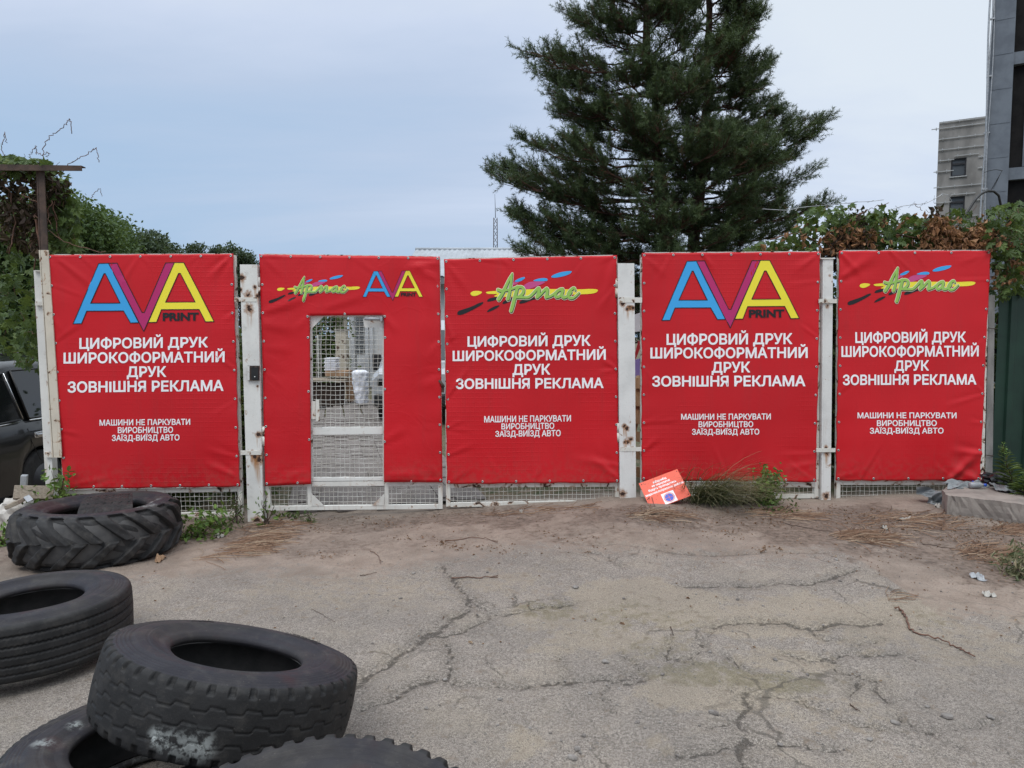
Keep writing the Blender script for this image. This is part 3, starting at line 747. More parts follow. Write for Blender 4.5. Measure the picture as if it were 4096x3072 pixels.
# T pole
t = thing('cross_pole', fp(232, 1838), 'rusty steel pole with a horizontal crossbar, overgrown by vine', 'pole')
mb = MB(); post_box(mb, (164,672), (178,1000), (20,24), 0.03, 0.07, 0)
u = MB()
p0, p1 = fp(163, 668, .03), fp(177, 1000, .03)
ux = np.array([1, FK, 0.0]) / math.sqrt(1 + FK * FK)
u.slab([p1 - ux * .030, p1 + ux * .030, p0 + ux * .026, p0 - ux * .026], 0.012)
u.slab([p1 - ux * .045, p1 - ux * .034, p0 - ux * .030, p0 - ux * .041], 0.075)
u.build('upper_shaft', M['rust'], t)
v = MB(); p1, p2 = fp(177, 1000, .03), fp(231, 1830, .03)
v.slab([p2 - ux * .036, p2 + ux * .036, p1 + ux * .034, p1 - ux * .034], 0.012)
v.slab([p2 - ux * .054, p2 - ux * .041, p1 - ux * .049, p1 - ux * .037], 0.075)
v.build('lower_shaft', M['cream_rusty'], t)
b = MB()
b.slab([fp(-120,681,.075), fp(326,683,.075), fp(325,662,.075), fp(-120,655,.075)], 0.012)
b.slab([fp(-120,659,.063), fp(325,666,.063), fp(325,662,.063), fp(-120,655,.063)], 0.07)
b.build('crossbar', M['rust'], t)
# E: grey concrete post
t = thing('concrete_post', fp(3950, 1930), 'slim grey concrete post between the last banner and the green sheet fence', 'post')
mb = MB()
mb.hexa([fp(3939,1985,-.06), fp(3969,1985,-.06), fp(3969,1985,-.17), fp(3939,1985,-.17), fp(3955,1180,-.06), fp(3980,1180,-.06), fp(3980,1180,-.17), fp(3955,1180,-.17)])
mb.build('post', M['concrete_grey'], t)
for yy, xx in ((1312, 3953), (1820, 3943)):
    mb = MB(); mb.tube([fp(xx, yy, -.04), fp(xx + 16, yy + 2, -.04), fp(xx + 32, yy + 3, -.06)], 0.004, 5)
    mb.build('tie_wire', M['rust'], t)
# ------------------------------------------------------------------ lettering
_font_cache = {}
def text_loops(s):
    """contours of a line of text (list of (n,2) arrays)"""
    cu = bpy.data.curves.new('t', 'FONT'); cu.body = s.replace('І', 'I').replace('Ї', 'Ï'); cu.size = 1.0; cu.resolution_u = 4; cu.fill_mode = 'NONE'
    ob = bpy.data.objects.new('t', cu); C.objects.link(ob)
    me = bpy.data.meshes.new_from_object(ob.evaluated_get(bpy.context.evaluated_depsgraph_get()))
    V = np.array([v.co[:2] for v in me.vertices]); nb = {}
    for e in me.edges:
        i, j = e.vertices; nb.setdefault(i, []).append(j); nb.setdefault(j, []).append(i)
    bpy.data.objects.remove(ob); bpy.data.curves.remove(cu); bpy.data.meshes.remove(me)
    seen, loops = set(), []
    for i in range(len(V)):
        if i in seen or i not in nb: continue
        lp = [i]; seen.add(i); cur = i
        nxt = i + 1 if i + 1 in nb[i] else nb[i][0]
        while nxt not in seen:
            lp.append(nxt); seen.add(nxt); cur = nxt
            c_ = [k for k in nb[cur] if k not in seen]
            if not c_: break
            nxt = c_[0]
        if len(lp) > 2: loops.append(V[lp])
    return loops
def _area(p): x, y = p[:, 0], p[:, 1]; return .5 * float(np.sum(x * np.roll(y, -1) - np.roll(x, -1) * y))
def _inside(q, p):
    x, y = q; c = False; j = len(p) - 1
    for i in range(len(p)):
        if (p[i][1] > y) != (p[j][1] > y) and x < (p[j][0] - p[i][0]) * (y - p[i][1]) / (p[j][1] - p[i][1]) + p[i][0]: c = not c
        j = i
    return c
def text_mesh(s, bold=0.0):
    """flat lettering, normalised: x 0..1 over its width, y 0..1 over the capital height. Every contour is filled on its own a hair
    above the last, and its outline is stroked by bold cap heights. Returns V (n,2), F, level (n)"""
    loops = text_loops(s)
    if 'H' not in _font_cache:
        hv = np.concatenate(text_loops('H')); _font_cache['H'] = (hv[:, 1].min(), hv[:, 1].max())
    lo, hi = _font_cache['H']; ch = hi - lo
    x0 = min(l[:, 0].min() for l in loops); x1 = max(l[:, 0].max() for l in loops); W = (x1 - x0) / ch
    loops = [(l - [x0, lo]) / ch for l in loops]
    ar = [_area(l) for l in loops]; sg = np.sign(ar[int(np.argmax(np.abs(ar)))])
    def inside_of(i): return [o for o in range(len(loops)) if ar[o] * sg > 0 and abs(ar[o]) > abs(ar[i]) and _inside(loops[i].mean(0) * .02 + loops[i][0] * .98, loops[o])]
    outer = [i for i in range(len(loops)) if ar[i] * sg > 0 or not inside_of(i)]; holes = {i: [] for i in outer}
    for i in range(len(loops)):
        if i in holes: continue
        holes[min(inside_of(i), key=lambda o: abs(ar[o]))].append(i)
    V, F, lv, n = [], [], [], 0
    for k, o in enumerate(outer):
        ls = [loops[o]] + [loops[h] for h in holes[o]]
        pts = np.concatenate(ls)
        tr = tessellate_polygon([[Vector((q[0], q[1], 0)) for q in l] for l in ls])
        V.append(pts); F += [[n + j for j in t] for t in tr]; lv.append(np.full(len(pts), (k % 5) * 1.0)); n += len(pts)
        if bold > 0:
            m_ = 0
            for l in ls:
                for p, q in zip(l, np.roll(l, -1, 0)):
                    d = q - p; L = math.hypot(*d)
                    if L < 1e-6: continue
                    d = d / L; nr = np.array([-d[1], d[0]]); e = bold if L > bold else .35 * bold + .5 * L
                    V.append(np.array([p - d * e - nr * bold, q + d * e - nr * bold, q + d * e + nr * bold, p - d * e + nr * bold])); F.append([n, n + 1, n + 2, n + 3])
                    lv.append(np.full(4, 5.0 + m_ % 9 + (k % 5) * .13)); m_ += 1; n += 4
    V = np.concatenate(V); V = np.stack([(V[:, 0] + bold) / (W + 2 * bold), (V[:, 1] + bold) / (1 + 2 * bold)], 1)
    return V, F, np.concatenate(lv)
def refine(V, F, maxlen):
    bm = bmesh.new()
    vs = [bm.verts.new((v[0], v[1], 0)) for v in V]
    for f in F:
        try: bm.faces.new([vs[i] for i in f])
        except ValueError: pass
    bmesh.ops.triangulate(bm, faces=bm.faces[:])
    for _ in range(4):
        lg = [e for e in bm.edges if e.calc_length() > maxlen]
        if not lg: break
        bmesh.ops.subdivide_edges(bm, edges=lg, cuts=1)
        bmesh.ops.triangulate(bm, faces=[f for f in bm.faces if len(f.verts) > 3])
    bm.verts.index_update()
    out = np.array([v.co[:2] for v in bm.verts]), [[v.index for v in f.verts] for f in bm.faces]
    bm.free(); return out

class Sheet:
    """a printed banner: measured corner pixels on the fence plane plus its folds; maps pixels to points on the cloth"""
    def __init__(s, corners, seed, folds=(), amp=1.0):
        s.c = corners; s.seed = seed; s.folds = folds; s.amp = amp
        s.P = [fp(*q) for q in corners]                       # TL TR BR BL
    def disp(s, px, py):
        px = np.asarray(px, float); py = np.asarray(py, float)
        (x0, y0), (x1, _), _, (_, y3) = s.c
        u = (px - x0) / (x1 - x0); v = (py - y0) / (y3 - y0)
        k = s.seed * 1.7
        d = s.amp * (0.0035 * np.sin(4.1 * u + 3.3 * v + k) + 0.0026 * np.sin(9.0 * u - 5.2 * v + 2 * k) + 0.0018 * np.sin(5 * u + 14 * v + 3 * k) + 0.0011 * np.sin(23 * u + 9 * v + k))
        # cloth pulled between eyelets: shallow scallops that die out inwards
        e = 0.0024 * (np.sin(u * 6 * math.pi) ** 2 * (np.exp(-v * 9) + np.exp(-(1 - v) * 9)) + np.sin(v * 8 * math.pi) ** 2 * (np.exp(-u * 9) + np.exp(-(1 - u) * 9)))
        d = d + e * s.amp
        for (ax, ay, bx, by, a, wd) in s.folds:
            L = math.hypot(bx - ax, by - ay)
            tx, ty = (bx - ax) / L, (by - ay) / L
            t = ((px - ax) * tx + (py - ay) * ty) / L
            q = (px - ax) * -ty + (py - ay) * tx
            wl = wd * (0.35 + 0.65 * np.clip(t, 0, 1))
            env = sstep(-0.05, 0.06, t) * (1 - sstep(0.45, 1.0, t))
            d = d + a * env * (np.exp(-(q / wl) ** 2) - 0.5 * np.exp(-((q - 1.9 * wl) / (1.3 * wl)) ** 2))
        return d + 0.012
    def pt(s, px, py, up=0.0):
        px = np.atleast_1d(np.asarray(px, float)); py = np.atleast_1d(np.asarray(py, float))
        base = np.stack([fp(a, b) for a, b in zip(px, py)])
        return base + FN[None, :] * (s.disp(px, py) + up)[:, None]

def fabric(S, parent, mat, hole=None, n=(96, 120)):
    """the cloth itself: a wrinkled sheet with a turned edge; hole = pixel quad left open (from the bottom edge)"""
    TL, TR, BR, BL = (np.array(q, float) for q in S.c)
    sag = lambda t: 4.0 * math.sin(t * math.pi * 6) ** 2
    def grid(q, nu, nv, edges):
        A, B, Cc, D = q
        us = np.linspace(0, 1, nu + 1); vs = np.linspace(0, 1, nv + 1)
        U, Vv = np.meshgrid(us, vs)
        px = (A[0] * (1 - U) + B[0] * U) * (1 - Vv) + (D[0] * (1 - U) + Cc[0] * U) * Vv
        py = (A[1] * (1 - U) + B[1] * U) * (1 - Vv) + (D[1] * (1 - U) + Cc[1] * U) * Vv
        if 'B' in edges: py = py + np.where(Vv == 1, 2.5 * np.sin(U * math.pi * 6) ** 2 - 1.5, 0)
        if 'T' in edges: py = py + np.where(Vv == 0, 1.6 * np.sin(U * math.pi * 6) ** 2, 0)
        if 'R' in edges: px = px + np.where(U == 1, 2.2 * np.sin(Vv * 8 * math.pi) ** 2 * -1, 0)
        if 'L' in edges: px = px + np.where(U == 0, 2.2 * np.sin(Vv * 8 * math.pi) ** 2, 0)
        P = S.pt(px.ravel(), py.ravel()).reshape(nv + 1, nu + 1, 3)
        return P
    mb = MB()
    def emit(P):
        nv, nu = P.shape[0] - 1, P.shape[1] - 1
        fs = [(i * (nu + 1) + j, (i + 1) * (nu + 1) + j, (i + 1) * (nu + 1) + j + 1, i * (nu + 1) + j + 1) for i in range(nv) for j in range(nu)]
        mb.add(P.reshape(-1, 3), fs, 0, True)
        # hem: turned back 12 mm
        rim = np.concatenate([P[0, :], P[1:, -1], P[-1, -2::-1], P[-2:0:-1, 0]])
        k = len(rim)
        mb.add(np.concatenate([rim, rim - FN * 0.012]), [(i, (i + 1) % k, k + (i + 1) % k, k + i) for i in range(k)], 0, False)
    if hole is None:
        emit(grid([TL, TR, BR, BL], n[0], n[1], 'TBLR'))
    else:
        (hl, ht), (hr, ht2), (hr2, hb2), (hl2, hb) = hole
        yl = TL[1] + (ht - TL[1]); 
        def xl(y): return TL[0] + (BL[0] - TL[0]) * (y - TL[1]) / (BL[1] - TL[1])
        def xr(y): return TR[0] + (BR[0] - TR[0]) * (y - TR[1]) / (BR[1] - TR[1])
        a, b = np.array([xl(ht), ht]), np.array([xr(ht2), ht2])
        h1, h2 = np.array([hl, ht]), np.array([hr, ht2])
        emit_top = grid([TL, TR, b, a], 60, 20, 'T')
        P = [grid([TL, (TL + (TR - TL) * 0.28), h1, a], 18, 20, 'T'), grid([(TL + (TR - TL) * 0.28), (TL + (TR - TL) * 0.69), h2, h1], 26, 20, 'T'), grid([(TL + (TR - TL) * 0.69), TR, b, h2], 20, 20, 'T'),
             grid([a, h1, np.array([hl2, hb]), BL], 18, 52, ''), grid([h2, b, BR, np.array([hr2, hb2])], 20, 52, '')]
        for g in P:
            nv, nu = g.shape[0] - 1, g.shape[1] - 1
            fs = [(i * (nu + 1) + j, (i + 1) * (nu + 1) + j, (i + 1) * (nu + 1) + j + 1, i * (nu + 1) + j + 1) for i in range(nv) for j in range(nu)]
            mb.add(g.reshape(-1, 3), fs, 0, True)
        rims = [np.concatenate([P[0][0], P[1][0][1:], P[2][0][1:], P[2][1:, -1], P[4][1:, -1], P[4][-1, -2::-1], P[4][-2::-1, 0], P[1][-1, -2::-1], P[3][1:, -1], P[3][-1, -2::-1], P[3][-2::-1, 0], P[0][-2:0:-1, 0]])]
        for rim in rims:
            k = len(rim)
            mb.add(np.concatenate([rim, rim - FN * 0.012]), [(i, (i + 1) % k, k + (i + 1) % k, k + i) for i in range(k)], 0, False)
    o = mb.build('fabric', mat, parent)
    bm = bmesh.new(); bm.from_mesh(o.data); bmesh.ops.remove_doubles(bm, verts=bm.verts, dist=0.0004); bmesh.ops.recalc_face_normals(bm, faces=bm.faces); bm.to_mesh(o.data); bm.free()
    return o

_eye = None
def eyelets(S, parent, pts):
    global _eye
    for (px, py) in pts:
        p = S.pt(px, py, 0.002)[0]
        if _eye is None:
            mb = MB()
            k = 16; a = np.arange(k) * 2 * math.pi / k
            ux = np.array([1, FK, 0]) / math.sqrt(1 + FK * FK); uz = np.array([0, 0, 1.0])
            prof = [(0.0050, 0.0010), (0.0058, 0.0030), (0.0085, 0.0036), (0.0112, 0.0022), (0.0118, 0.0)]
            rings = [[np.cos(t) * r * ux + np.sin(t) * r * uz + FN * h for t in a] for r, h in prof]
            mb.add(np.array(rings).reshape(-1, 3), [(i * k + j, i * k + (j + 1) % k, (i + 1) * k + (j + 1) % k, (i + 1) * k + j) for i in range(len(prof) - 1) for j in range(k)], 0, True)
            mb.add(np.array([np.cos(t) * 0.0052 * ux + np.sin(t) * 0.0052 * uz + FN * 0.0009 for t in a]), [tuple(range(k))], 1)
            c0 = np.array([0.004, 0, -0.002])
            mb.tube([c0, c0 + FN * 0.004], 0.0030, 6, 0)
            o = mb.build('eyelet', [M['steel'], M['dark']], None)
            _eye = o.data
            C.objects.unlink(o); bpy.data.objects.remove(o)
        o = bpy.data.objects.new('eyelet', _eye); C.objects.link(o); o.parent = parent
        o.location = tuple(p - ORG[parent.name])

def text_line(mb, S, s, xl, xr, yl, yr, bl_, br_, bold, up, mi=0):
    """cap-top pixel heights yl (left), yr (right), baselines bl_, br_"""
    V, F, lv = text_mesh(s, bold)
    u, v = V[:, 0], V[:, 1]
    px = xl + (xr - xl) * u
    base = bl_ + (br_ - bl_) * u; cap = (bl_ - yl) + ((br_ - yr) - (bl_ - yl)) * u
    mb.add(S.pt(px, base - cap * v, up) + FN[None, :] * (lv * 0.00004)[:, None], F, mi)
def poly_fill(mb, S, loops, f, up, mi, maxlen=30):
    """closed outline(s) in drawing units, f maps them to pixels"""
    pts = [Vector((a, -b, 0)) for lp in loops for a, b in lp]
    tris = tessellate_polygon([[Vector((a, -b, 0)) for a, b in lp] for lp in loops])
    V = np.array([(q.x, -q.y) for q in pts])
    V, F = refine(V, [list(t) for t in tris], maxlen)
    q = np.array([f(*p) for p in V])
    mb.add(S.pt(q[:, 0], q[:, 1], up), F, mi)
def stroke(mb, S, pts, wds, f, up, mi, closed=False, dx=0, dy=0, grow=0.0, n=None):
    """brush stroke along a smoothed line"""
    p = np.array(pts, float) + np.array([dx, dy]); wv = np.full(len(p), wds) if np.isscalar(wds) else np.array(wds, float)
    wv = wv + grow
    if n:
        t = np.linspace(0, len(p) - 1, n)
        def cr(c):
            i = np.clip(t.astype(int), 0, len(c) - 2); k = t - i
            g = lambda j: c[np.clip(j, 0, len(c) - 1)]
            a, b, d, e = g(i - 1), g(i), g(i + 1), g(i + 2)
            return 0.5 * ((2 * b) + (d - a) * k + (2 * a - 5 * b + 4 * d - e) * k ** 2 + (3 * b - a - 3 * d + e) * k ** 3)
        p = np.stack([cr(p[:, 0]), cr(p[:, 1])], 1); wv = cr(wv)
    tg = np.gradient(p, axis=0); tg /= np.linalg.norm(tg, axis=1)[:, None] + 1e-9
    nr = np.stack([-tg[:, 1], tg[:, 0]], 1)
    L = p + nr * wv[:, None] / 2; Rr = p - nr * wv[:, None] / 2
    m_ = len(p)
    V = np.concatenate([L, Rr]); F = [(i, i + 1, m_ + i + 1, m_ + i) for i in range(m_ - 1)]
    for e, sgn in ((0, -1), (m_ - 1, 1)):           # round ends
        a0 = math.atan2(nr[e][1], nr[e][0]); k = 8
        arc = [p[e] + wv[e] / 2 * np.array([math.cos(a0 - sgn * math.pi * j / k), math.sin(a0 - sgn * math.pi * j / k)]) for j in range(k + 1)]
        b = len(V); V = np.concatenate([V, [p[e]], arc]); F += [(b, b + 1 + j, b + 2 + j) for j in range(k)]
    q = np.array([f(*c) for c in V])
    mb.add(S.pt(q[:, 0], q[:, 1], up), F, mi)

UP0 = 0.0022
def ava_logo(S, parent, x0, x1, ytop, ybl, ybr):
    """three letter emblem; drawing units as traced, mapped to the measured box"""
    def f(a, b):
        u = (a - 447) / (1295 - 447); v = (b - 76) / (440 - 76)
        yb = ybl + (ybr - ybl) * u
        return (x0 + (x1 - x0) * u, ytop + (yb - ytop) * v)
    mats = [M['ink_cyan'], M['ink_mag'], M['ink_yel'], M['ink_black']]
    mb = MB()
    P = [([[(447,443),(602,82),(660,80),(840,439),(790,440),(748,367),(528,367),(497,442)], [(552,320),(633,142),(641,142),(728,320)]], 0),
         ([[(660,80),(712,79),(860,378),(874,378),(1003,78),(1055,76),(870,492)]], 1),
         ([[(1055,76),(1112,76),(1295,436),(1243,437),(1204,361),(977,361),(948,437),(897,438)], [(1002,316),(1080,141),(1091,141),(1180,316)]], 2)]
    h = 0
    for loops, mi in P:
        poly_fill(mb, S, loops, f, UP0 + h * 0.0003, mi, 60); h += 1
    for loops, mi in P:
        for lp in loops:
            for a, b in zip(lp, lp[1:] + lp[:1]):
                h += 1
                stroke(mb, S, [a, ((a[0] + b[0]) / 2, (a[1] + b[1]) / 2), b], 4.6, f, UP0 + 0.0012 + h * 0.00002, 3)
    o = mb.build('emblem', mats, parent)
    mb = MB()
    a, b = f(985, 430), f(1202, 430); ta, tb = f(985, 380), f(1202, 380)
    text_line(mb, S, 'PRINT', a[0], b[0], ta[1], tb[1], a[1], b[1], 0.066, UP0 + 0.0024)
    mb.build('emblem_lettering', M['ink_black'], parent)

SCRIPT = [
    ([(945,142),(905,215),(862,308),(815,400),(772,465)], [14,30,40,46,50], 14),
    ([(942,150),(930,230),(917,330),(905,400),(888,462)], [20,34,40,42,48], 14),
    ([(765,348),(800,360),(850,356),(905,345),(960,330),(1000,312)], [44,40,36,32,30,26], 14),
    ([(1010,312),(992,380),(968,470),(945,560),(928,612)], [44,48,48,48,44], 14),
    ([(1000,330),(1045,312),(1082,330),(1082,380),(1045,425),(1000,442)], [40,40,42,42,40,34], 18),
    ([(1000,440),(1080,442),(1150,440),(1205,395),(1250,345),(1280,328),(1275,380),(1255,438)], [34,34,34,36,38,42,46,48], 28),
    ([(1255,440),(1305,400),(1350,350),(1382,332),(1382,380),(1372,438)], [40,34,36,42,46,48], 22),
    ([(1372,440),(1430,425),(1490,385),(1545,345),(1578,340)], [40,32,34,40,42], 18),
    ([(1560,345),(1515,362),(1485,405),(1500,438),(1545,425),(1580,372)], [36,38,40,40,36,36], 20),
    ([(1580,350),(1568,405),(1585,442),(1625,435),(1672,400),(1690,372)], [40,42,42,36,28,22], 20),
    ([(1738,352),(1724,326),(1690,342),(1650,398),(1664,446),(1720,444),(1786,385)], [26,36,38,40,40,32,22], 24)]
BLOBS = [
    (0, [(412,398),(430,372),(480,360),(540,364),(570,378),(540,402),(490,424),(440,426)]),
    (0, [(600,373),(740,362),(960,345),(1350,338),(1780,345),(1950,335),(2015,342),(2032,360),(1980,396),(1790,405),(1500,420),(1100,432),(680,440),(770,402),(700,400),(630,400)]),
    (1, [(248,640),(262,612),(330,590),(440,555),(530,508),(575,500),(582,512),(555,538),(450,597),(340,650),(285,664),(255,660)]),
    (1, [(625,488),(640,462),(700,440),(800,440),(740,476),(660,494),(632,496)]),
    (1, [(622,622),(650,590),(720,552),(785,538),(780,556),(730,590),(660,620),(632,627)]),
    (1, [(818,520),(830,495),(870,470),(960,440),(1020,440),(930,492),(860,520),(828,526)]),
    (1, [(1030,518),(1042,485),(1150,450),(1350,438),(1250,462),(1180,480),(1100,514),(1050,522)]),
    (2, [(955,250),(1030,205),(1090,188),(1106,192),(1098,212),(1040,250)]),
    (2, [(1180,243),(1270,208),(1360,200),(1393,216),(1388,232),(1370,243)]),
    (2, [(1432,185),(1455,165),(1520,138),(1610,118),(1690,113),(1698,122),(1670,152),(1580,184),(1480,200),(1438,196)]),
    (3, [(945,252),(1040,252),(1000,275),(950,298)]),
    (3, [(1085,295),(1130,265),(1180,245),(1372,245),(1330,275),(1230,315),(1130,350),(1095,320)])]
def script_logo(S, parent, xa, xb, ya, yb):
    """xa, xb: pixels of the black tip (250) and the yellow tip (2032); ya, yb: top of the A (125) and foot of the p (640)"""
    f = lambda a, b: (xa + (xb - xa) * (a - 250) / 1782.0, ya + (yb - ya) * (b - 125) / 515.0)
    mats = [M['ink_yel'], M['ink_black'], M['ink_cyan'], M['ink_pink'], M['ink_cream'], M['ink_dgreen'], M['ink_green']]
    mb = MB(); h = 0
    for mi, lp in BLOBS:
        # round the traced outline
        p = np.array(lp, float)
        for _ in range(2):
            q = np.roll(p, -1, 0); p = np.stack([0.75 * p + 0.25 * q, 0.25 * p + 0.75 * q], 1).reshape(-1, 2)
        poly_fill(mb, S, [[tuple(r) for r in p]], f, UP0 + h * 0.00006, mi, 120); h += 1
    for layer, (mi, dx, dy, grow) in enumerate([(4, 0, 0, 15), (4, 6, 11, 13), (5, 6, 11, 2), (6, 0, 0, 2)]):
        for pts, wd, n in SCRIPT:
            wd = [q * .80 for q in wd]
            stroke(mb, S, pts, wd, f, UP0 + 0.001 + layer * 0.0009 + (h % 12) * 0.00004, mi, dx=dx, dy=dy, grow=grow, n=n); h += 1
    mb.build('brush_emblem', mats, parent)

LINES = ['ЦИФРОВИЙ ДРУК', 'ШИРОКОФОРМАТНИЙ', 'ДРУК', 'ЗОВНІШНЯ РЕКЛАМА', 'МАШИНИ НЕ ПАРКУВАТИ', 'ВИРОБНИЦТВО', 'ЗАЇЗД-ВИЇЗД АВТО']
def letters(S, parent, rows):
    for idx, nm in (((0, 1, 2, 3), 'headline_lettering'), ((4, 5, 6), 'notice_lettering')):
        mb = MB()
        for i in idx:
            xl, xr, yl, yr, bl_, br_ = rows[i]
            text_line(mb, S, LINES[i], xl, xr, yl, yr, bl_, br_, 0.039 if i < 4 else 0.031, UP0 + 0.0004)
        mb.build(nm, M['ink_white'], parent)
def edge_pts(S, nt_, ns, inset=9, skip=()):
    TL, TR, BR, BL = (np.array(q, float) for q in S.c)
    pts = []
    c = (TL + TR + BR + BL) / 4
    def ins(p): return p + np.array([inset if p[0] < c[0] else -inset, inset if p[1] < c[1] else -inset]) 
    a, b, d, e = (TL + [inset, inset], TR + [-inset, inset], BR + [-inset, -inset], BL + [inset, -inset])
    for i in range(nt_): pts.append(a + (b - a) * i / (nt_ - 1))
    for i in range(nt_): pts.append(e + (d - e) * i / (nt_ - 1))
    for i in range(1, ns - 1): pts.append(a + (e - a) * i / (ns - 1)); pts.append(b + (d - b) * i / (ns - 1))
    return pts
BG = 'red printed banners on the fence'
def auto_folds(corners, seed, n=22, amp=.0030):
    rg = np.random.default_rng(900 + seed); TL, TR, BR, BL = (np.array(q, float) for q in corners); out = []
    c = (TL + TR + BR + BL) / 4
    for i in range(n):
        k = rg.integers(0, 4); a, b = ((TL, TR), (TR, BR), (BR, BL), (BL, TL))[k]
        m_ = (6, 8, 6, 8)[k]; p = a + (b - a) * (rg.integers(0, m_ + 1) / m_)
        d = (c - p) / np.linalg.norm(c - p); t = rg.uniform(-1.0, 1.0); d = np.array([d[0] * math.cos(t) - d[1] * math.sin(t), d[0] * math.sin(t) + d[1] * math.cos(t)])
        q = p + d * rg.uniform(60, 190)
        out.append((p[0], p[1], q[0], q[1], amp * rg.uniform(.5, 1.5), rg.uniform(6, 13)))
    return out
def banner(label, corners, seed, folds, wr, imprint=0.5, hole=None, amp=1.25):
    S = Sheet(corners, seed, list(folds) + auto_folds(corners, seed, int(22 * (.6 + .9 * wr)), .0042 + .0016 * (wr > 1)), amp)
    t = thing('banner', (S.P[2] + S.P[3]) / 2, label, 'banner', BG)
    fabric(S, t, banner_mat('red_banner_cloth', seed, wr, imprint), hole)
    return S, t
def K(sc, ox, oy, rows): return [(ox + a * sc, ox + b * sc, oy + c * sc, oy + d * sc, oy + e * sc, oy + f_ * sc) for a, b, c, d, e, f_ in rows]
# 1
S, t = banner('red banner with large three colour emblem, behind the big tractor tyre', [(195,1020),(934,1015),(962,1946),(254,1955)], 1,
    [(240,1040,420,1180,.006,18),(905,1040,830,1130,.007,16),(940,1900,800,1840,.006,18),(958,1830,800,1790,.004,16),(290,1940,480,1900,.005,14)], 0.55, 0.9)
ava_logo(S, t, 296, 859, 1051, 1293.5, 1289)
letters(S, t, K(.663, 0, 1000, [(483,1258,535,528,597,587),(390,1360,623,615,685,676),(768,1007,706,704,767,765),(415,1353,797,787,860,849),(605,1153,1025,1019,1059,1053),(714,1048,1070,1067,1104,1101),(679,1088,1117,1113,1151,1147)]))
eyelets(S, t, edge_pts(S, 7, 9))
# 2
S, t = banner('red banner around the wicket door with both small emblems and no text', [(1039,1017),(1759,1027),(1770,1929),(1063,1942)], 2,
    [(1052,1250,1230,1200,.010,20),(1052,1300,1200,1320,.006,22),(1750,1050,1600,1080,.011,18),(1755,1120,1640,1050,.008,20),(1235,1265,1170,1330,.007,16),(1538,1265,1600,1340,.008,18),(1700,1090,1740,1300,.006,22),(1100,1230,1350,1150,.005,18),(1540,1765,1640,1700,.008,18),(1545,1900,1720,1900,.010,16),(1230,1880,1110,1920,.006,16),(1060,1390,1190,1400,.005,22),(1765,1500,1680,1560,.006,20),(1300,1235,1520,1160,.006,20)], 1.2, 0.35,
    hole=[(1239,1263),(1536,1260),(1537,1927),(1245,1935)], amp=1.8)
script_logo(S, t, 1076, 1442, 1103, 1208)
ava_logo(S, t, 1452, 1692, 1084, 1187, 1189)
ep = []
for i in range(7): ep.append((1047 + (1751 - 1047) * i / 6, 1025 + 10 * i / 6))
for i in range(1, 9): ep.append((1047 + 24 * i / 8, 1025 + (1932 - 1025) * i / 8)); ep.append((1751 + 11 * i / 8, 1035 + (1920 - 1035) * i / 8))
ep += [(1232,1266),(1233,1350),(1236,1565),(1238,1758),(1540,1266),(1541,1350),(1540,1556),(1540,1765),(1380,1256),(1192,1930),(1647,1925)]
eyelets(S, t, ep)
# 3
S, t = banner('red banner with brush style emblem on the plain gate leaf', [(1776,1037),(2466,1022),(2476,1930),(1787,1935)], 3,
    [(1785,1050,1900,1200,.005,20),(2455,1040,2400,1300,.007,26),(2470,1910,2330,1800,.008,20),(2472,1860,2260,1830,.005,18),(2440,1925,2380,1750,.006,18),(1800,1925,1900,1860,.004,16)], 0.5, 0.9)
script_logo(S, t, 1829, 2393, 1088, 1253)
letters(S, t, [(a * 1.8517, b * 1.8517, c * 1.8517, d * 1.8517, e * 1.8517, g * 1.8517) for a, b, c, d, e, g in
    [(1010,1275,728,725,749,747),(978,1308,759,755.5,780,777),(1107,1188,788,787,810,809),(985,1303,819,817,840,838),(1046,1233,899,897,912,910),(1083,1197,915,913.5,927,926),(1070,1211,931,929,943,942)]])
eyelets(S, t, edge_pts(S, 6, 9))
# 4
S, t = banner('red banner with large three colour emblem, behind the fallen red board', [(2566,1013),(3280,1007),(3262,1927),(2565,1922)], 4,
    [(3260,1025,3150,1090,.006,16),(2575,1025,2680,1120,.004,16),(2575,1800,2640,1740,.008,14),(3255,1850,3120,1880,.004,14)], 0.4, 0.9)
ava_logo(S, t, 2645, 3195, 1042, 1280, 1276)
letters(S, t, K(.7536, 2400, 950, [(350,1018,515,511,570,566),(265,1098,588,585,642,639),(590,795,664,662,718,716),(275,1085,738,735,791,789),(429,904,937,935,966,965),(521,810,977,976,1006,1005),(486,843,1017,1016,1046,1045)]))
eyelets(S, t, edge_pts(S, 7, 9))
# 5
S, t = banner('narrower red banner with brush style emblem next to the green sheet fence', [(3354,1004),(3959,1002),(3917,1921),(3342,1922)], 5,
    [(3362,1110,3520,1000,.011,26),(3362,1015,3470,1130,.006,18),(3790,1918,3935,1780,.024,24),(3945,1815,3780,1800,.012,16),(3900,1915,3760,1850,.010,26),(3950,1015,3800,1060,.006,16),(3348,1910,3450,1880,.005,14)], 0.5, 0.3, amp=1.3)
script_logo(S, t, 3388, 3900, 1065, 1214)
letters(S, t, K(.7536, 3200, 950, [(290,874,506,503,560,556),(215,942,580,577,634,631),(498,678,656,654,708,706),(222,927,731,728,783,780),(302,821,930,929,959,958),(404,719,971,970,1000,999),(366,754,1011,1010,1040,1039)]))
eyelets(S, t, edge_pts(S, 5, 9))
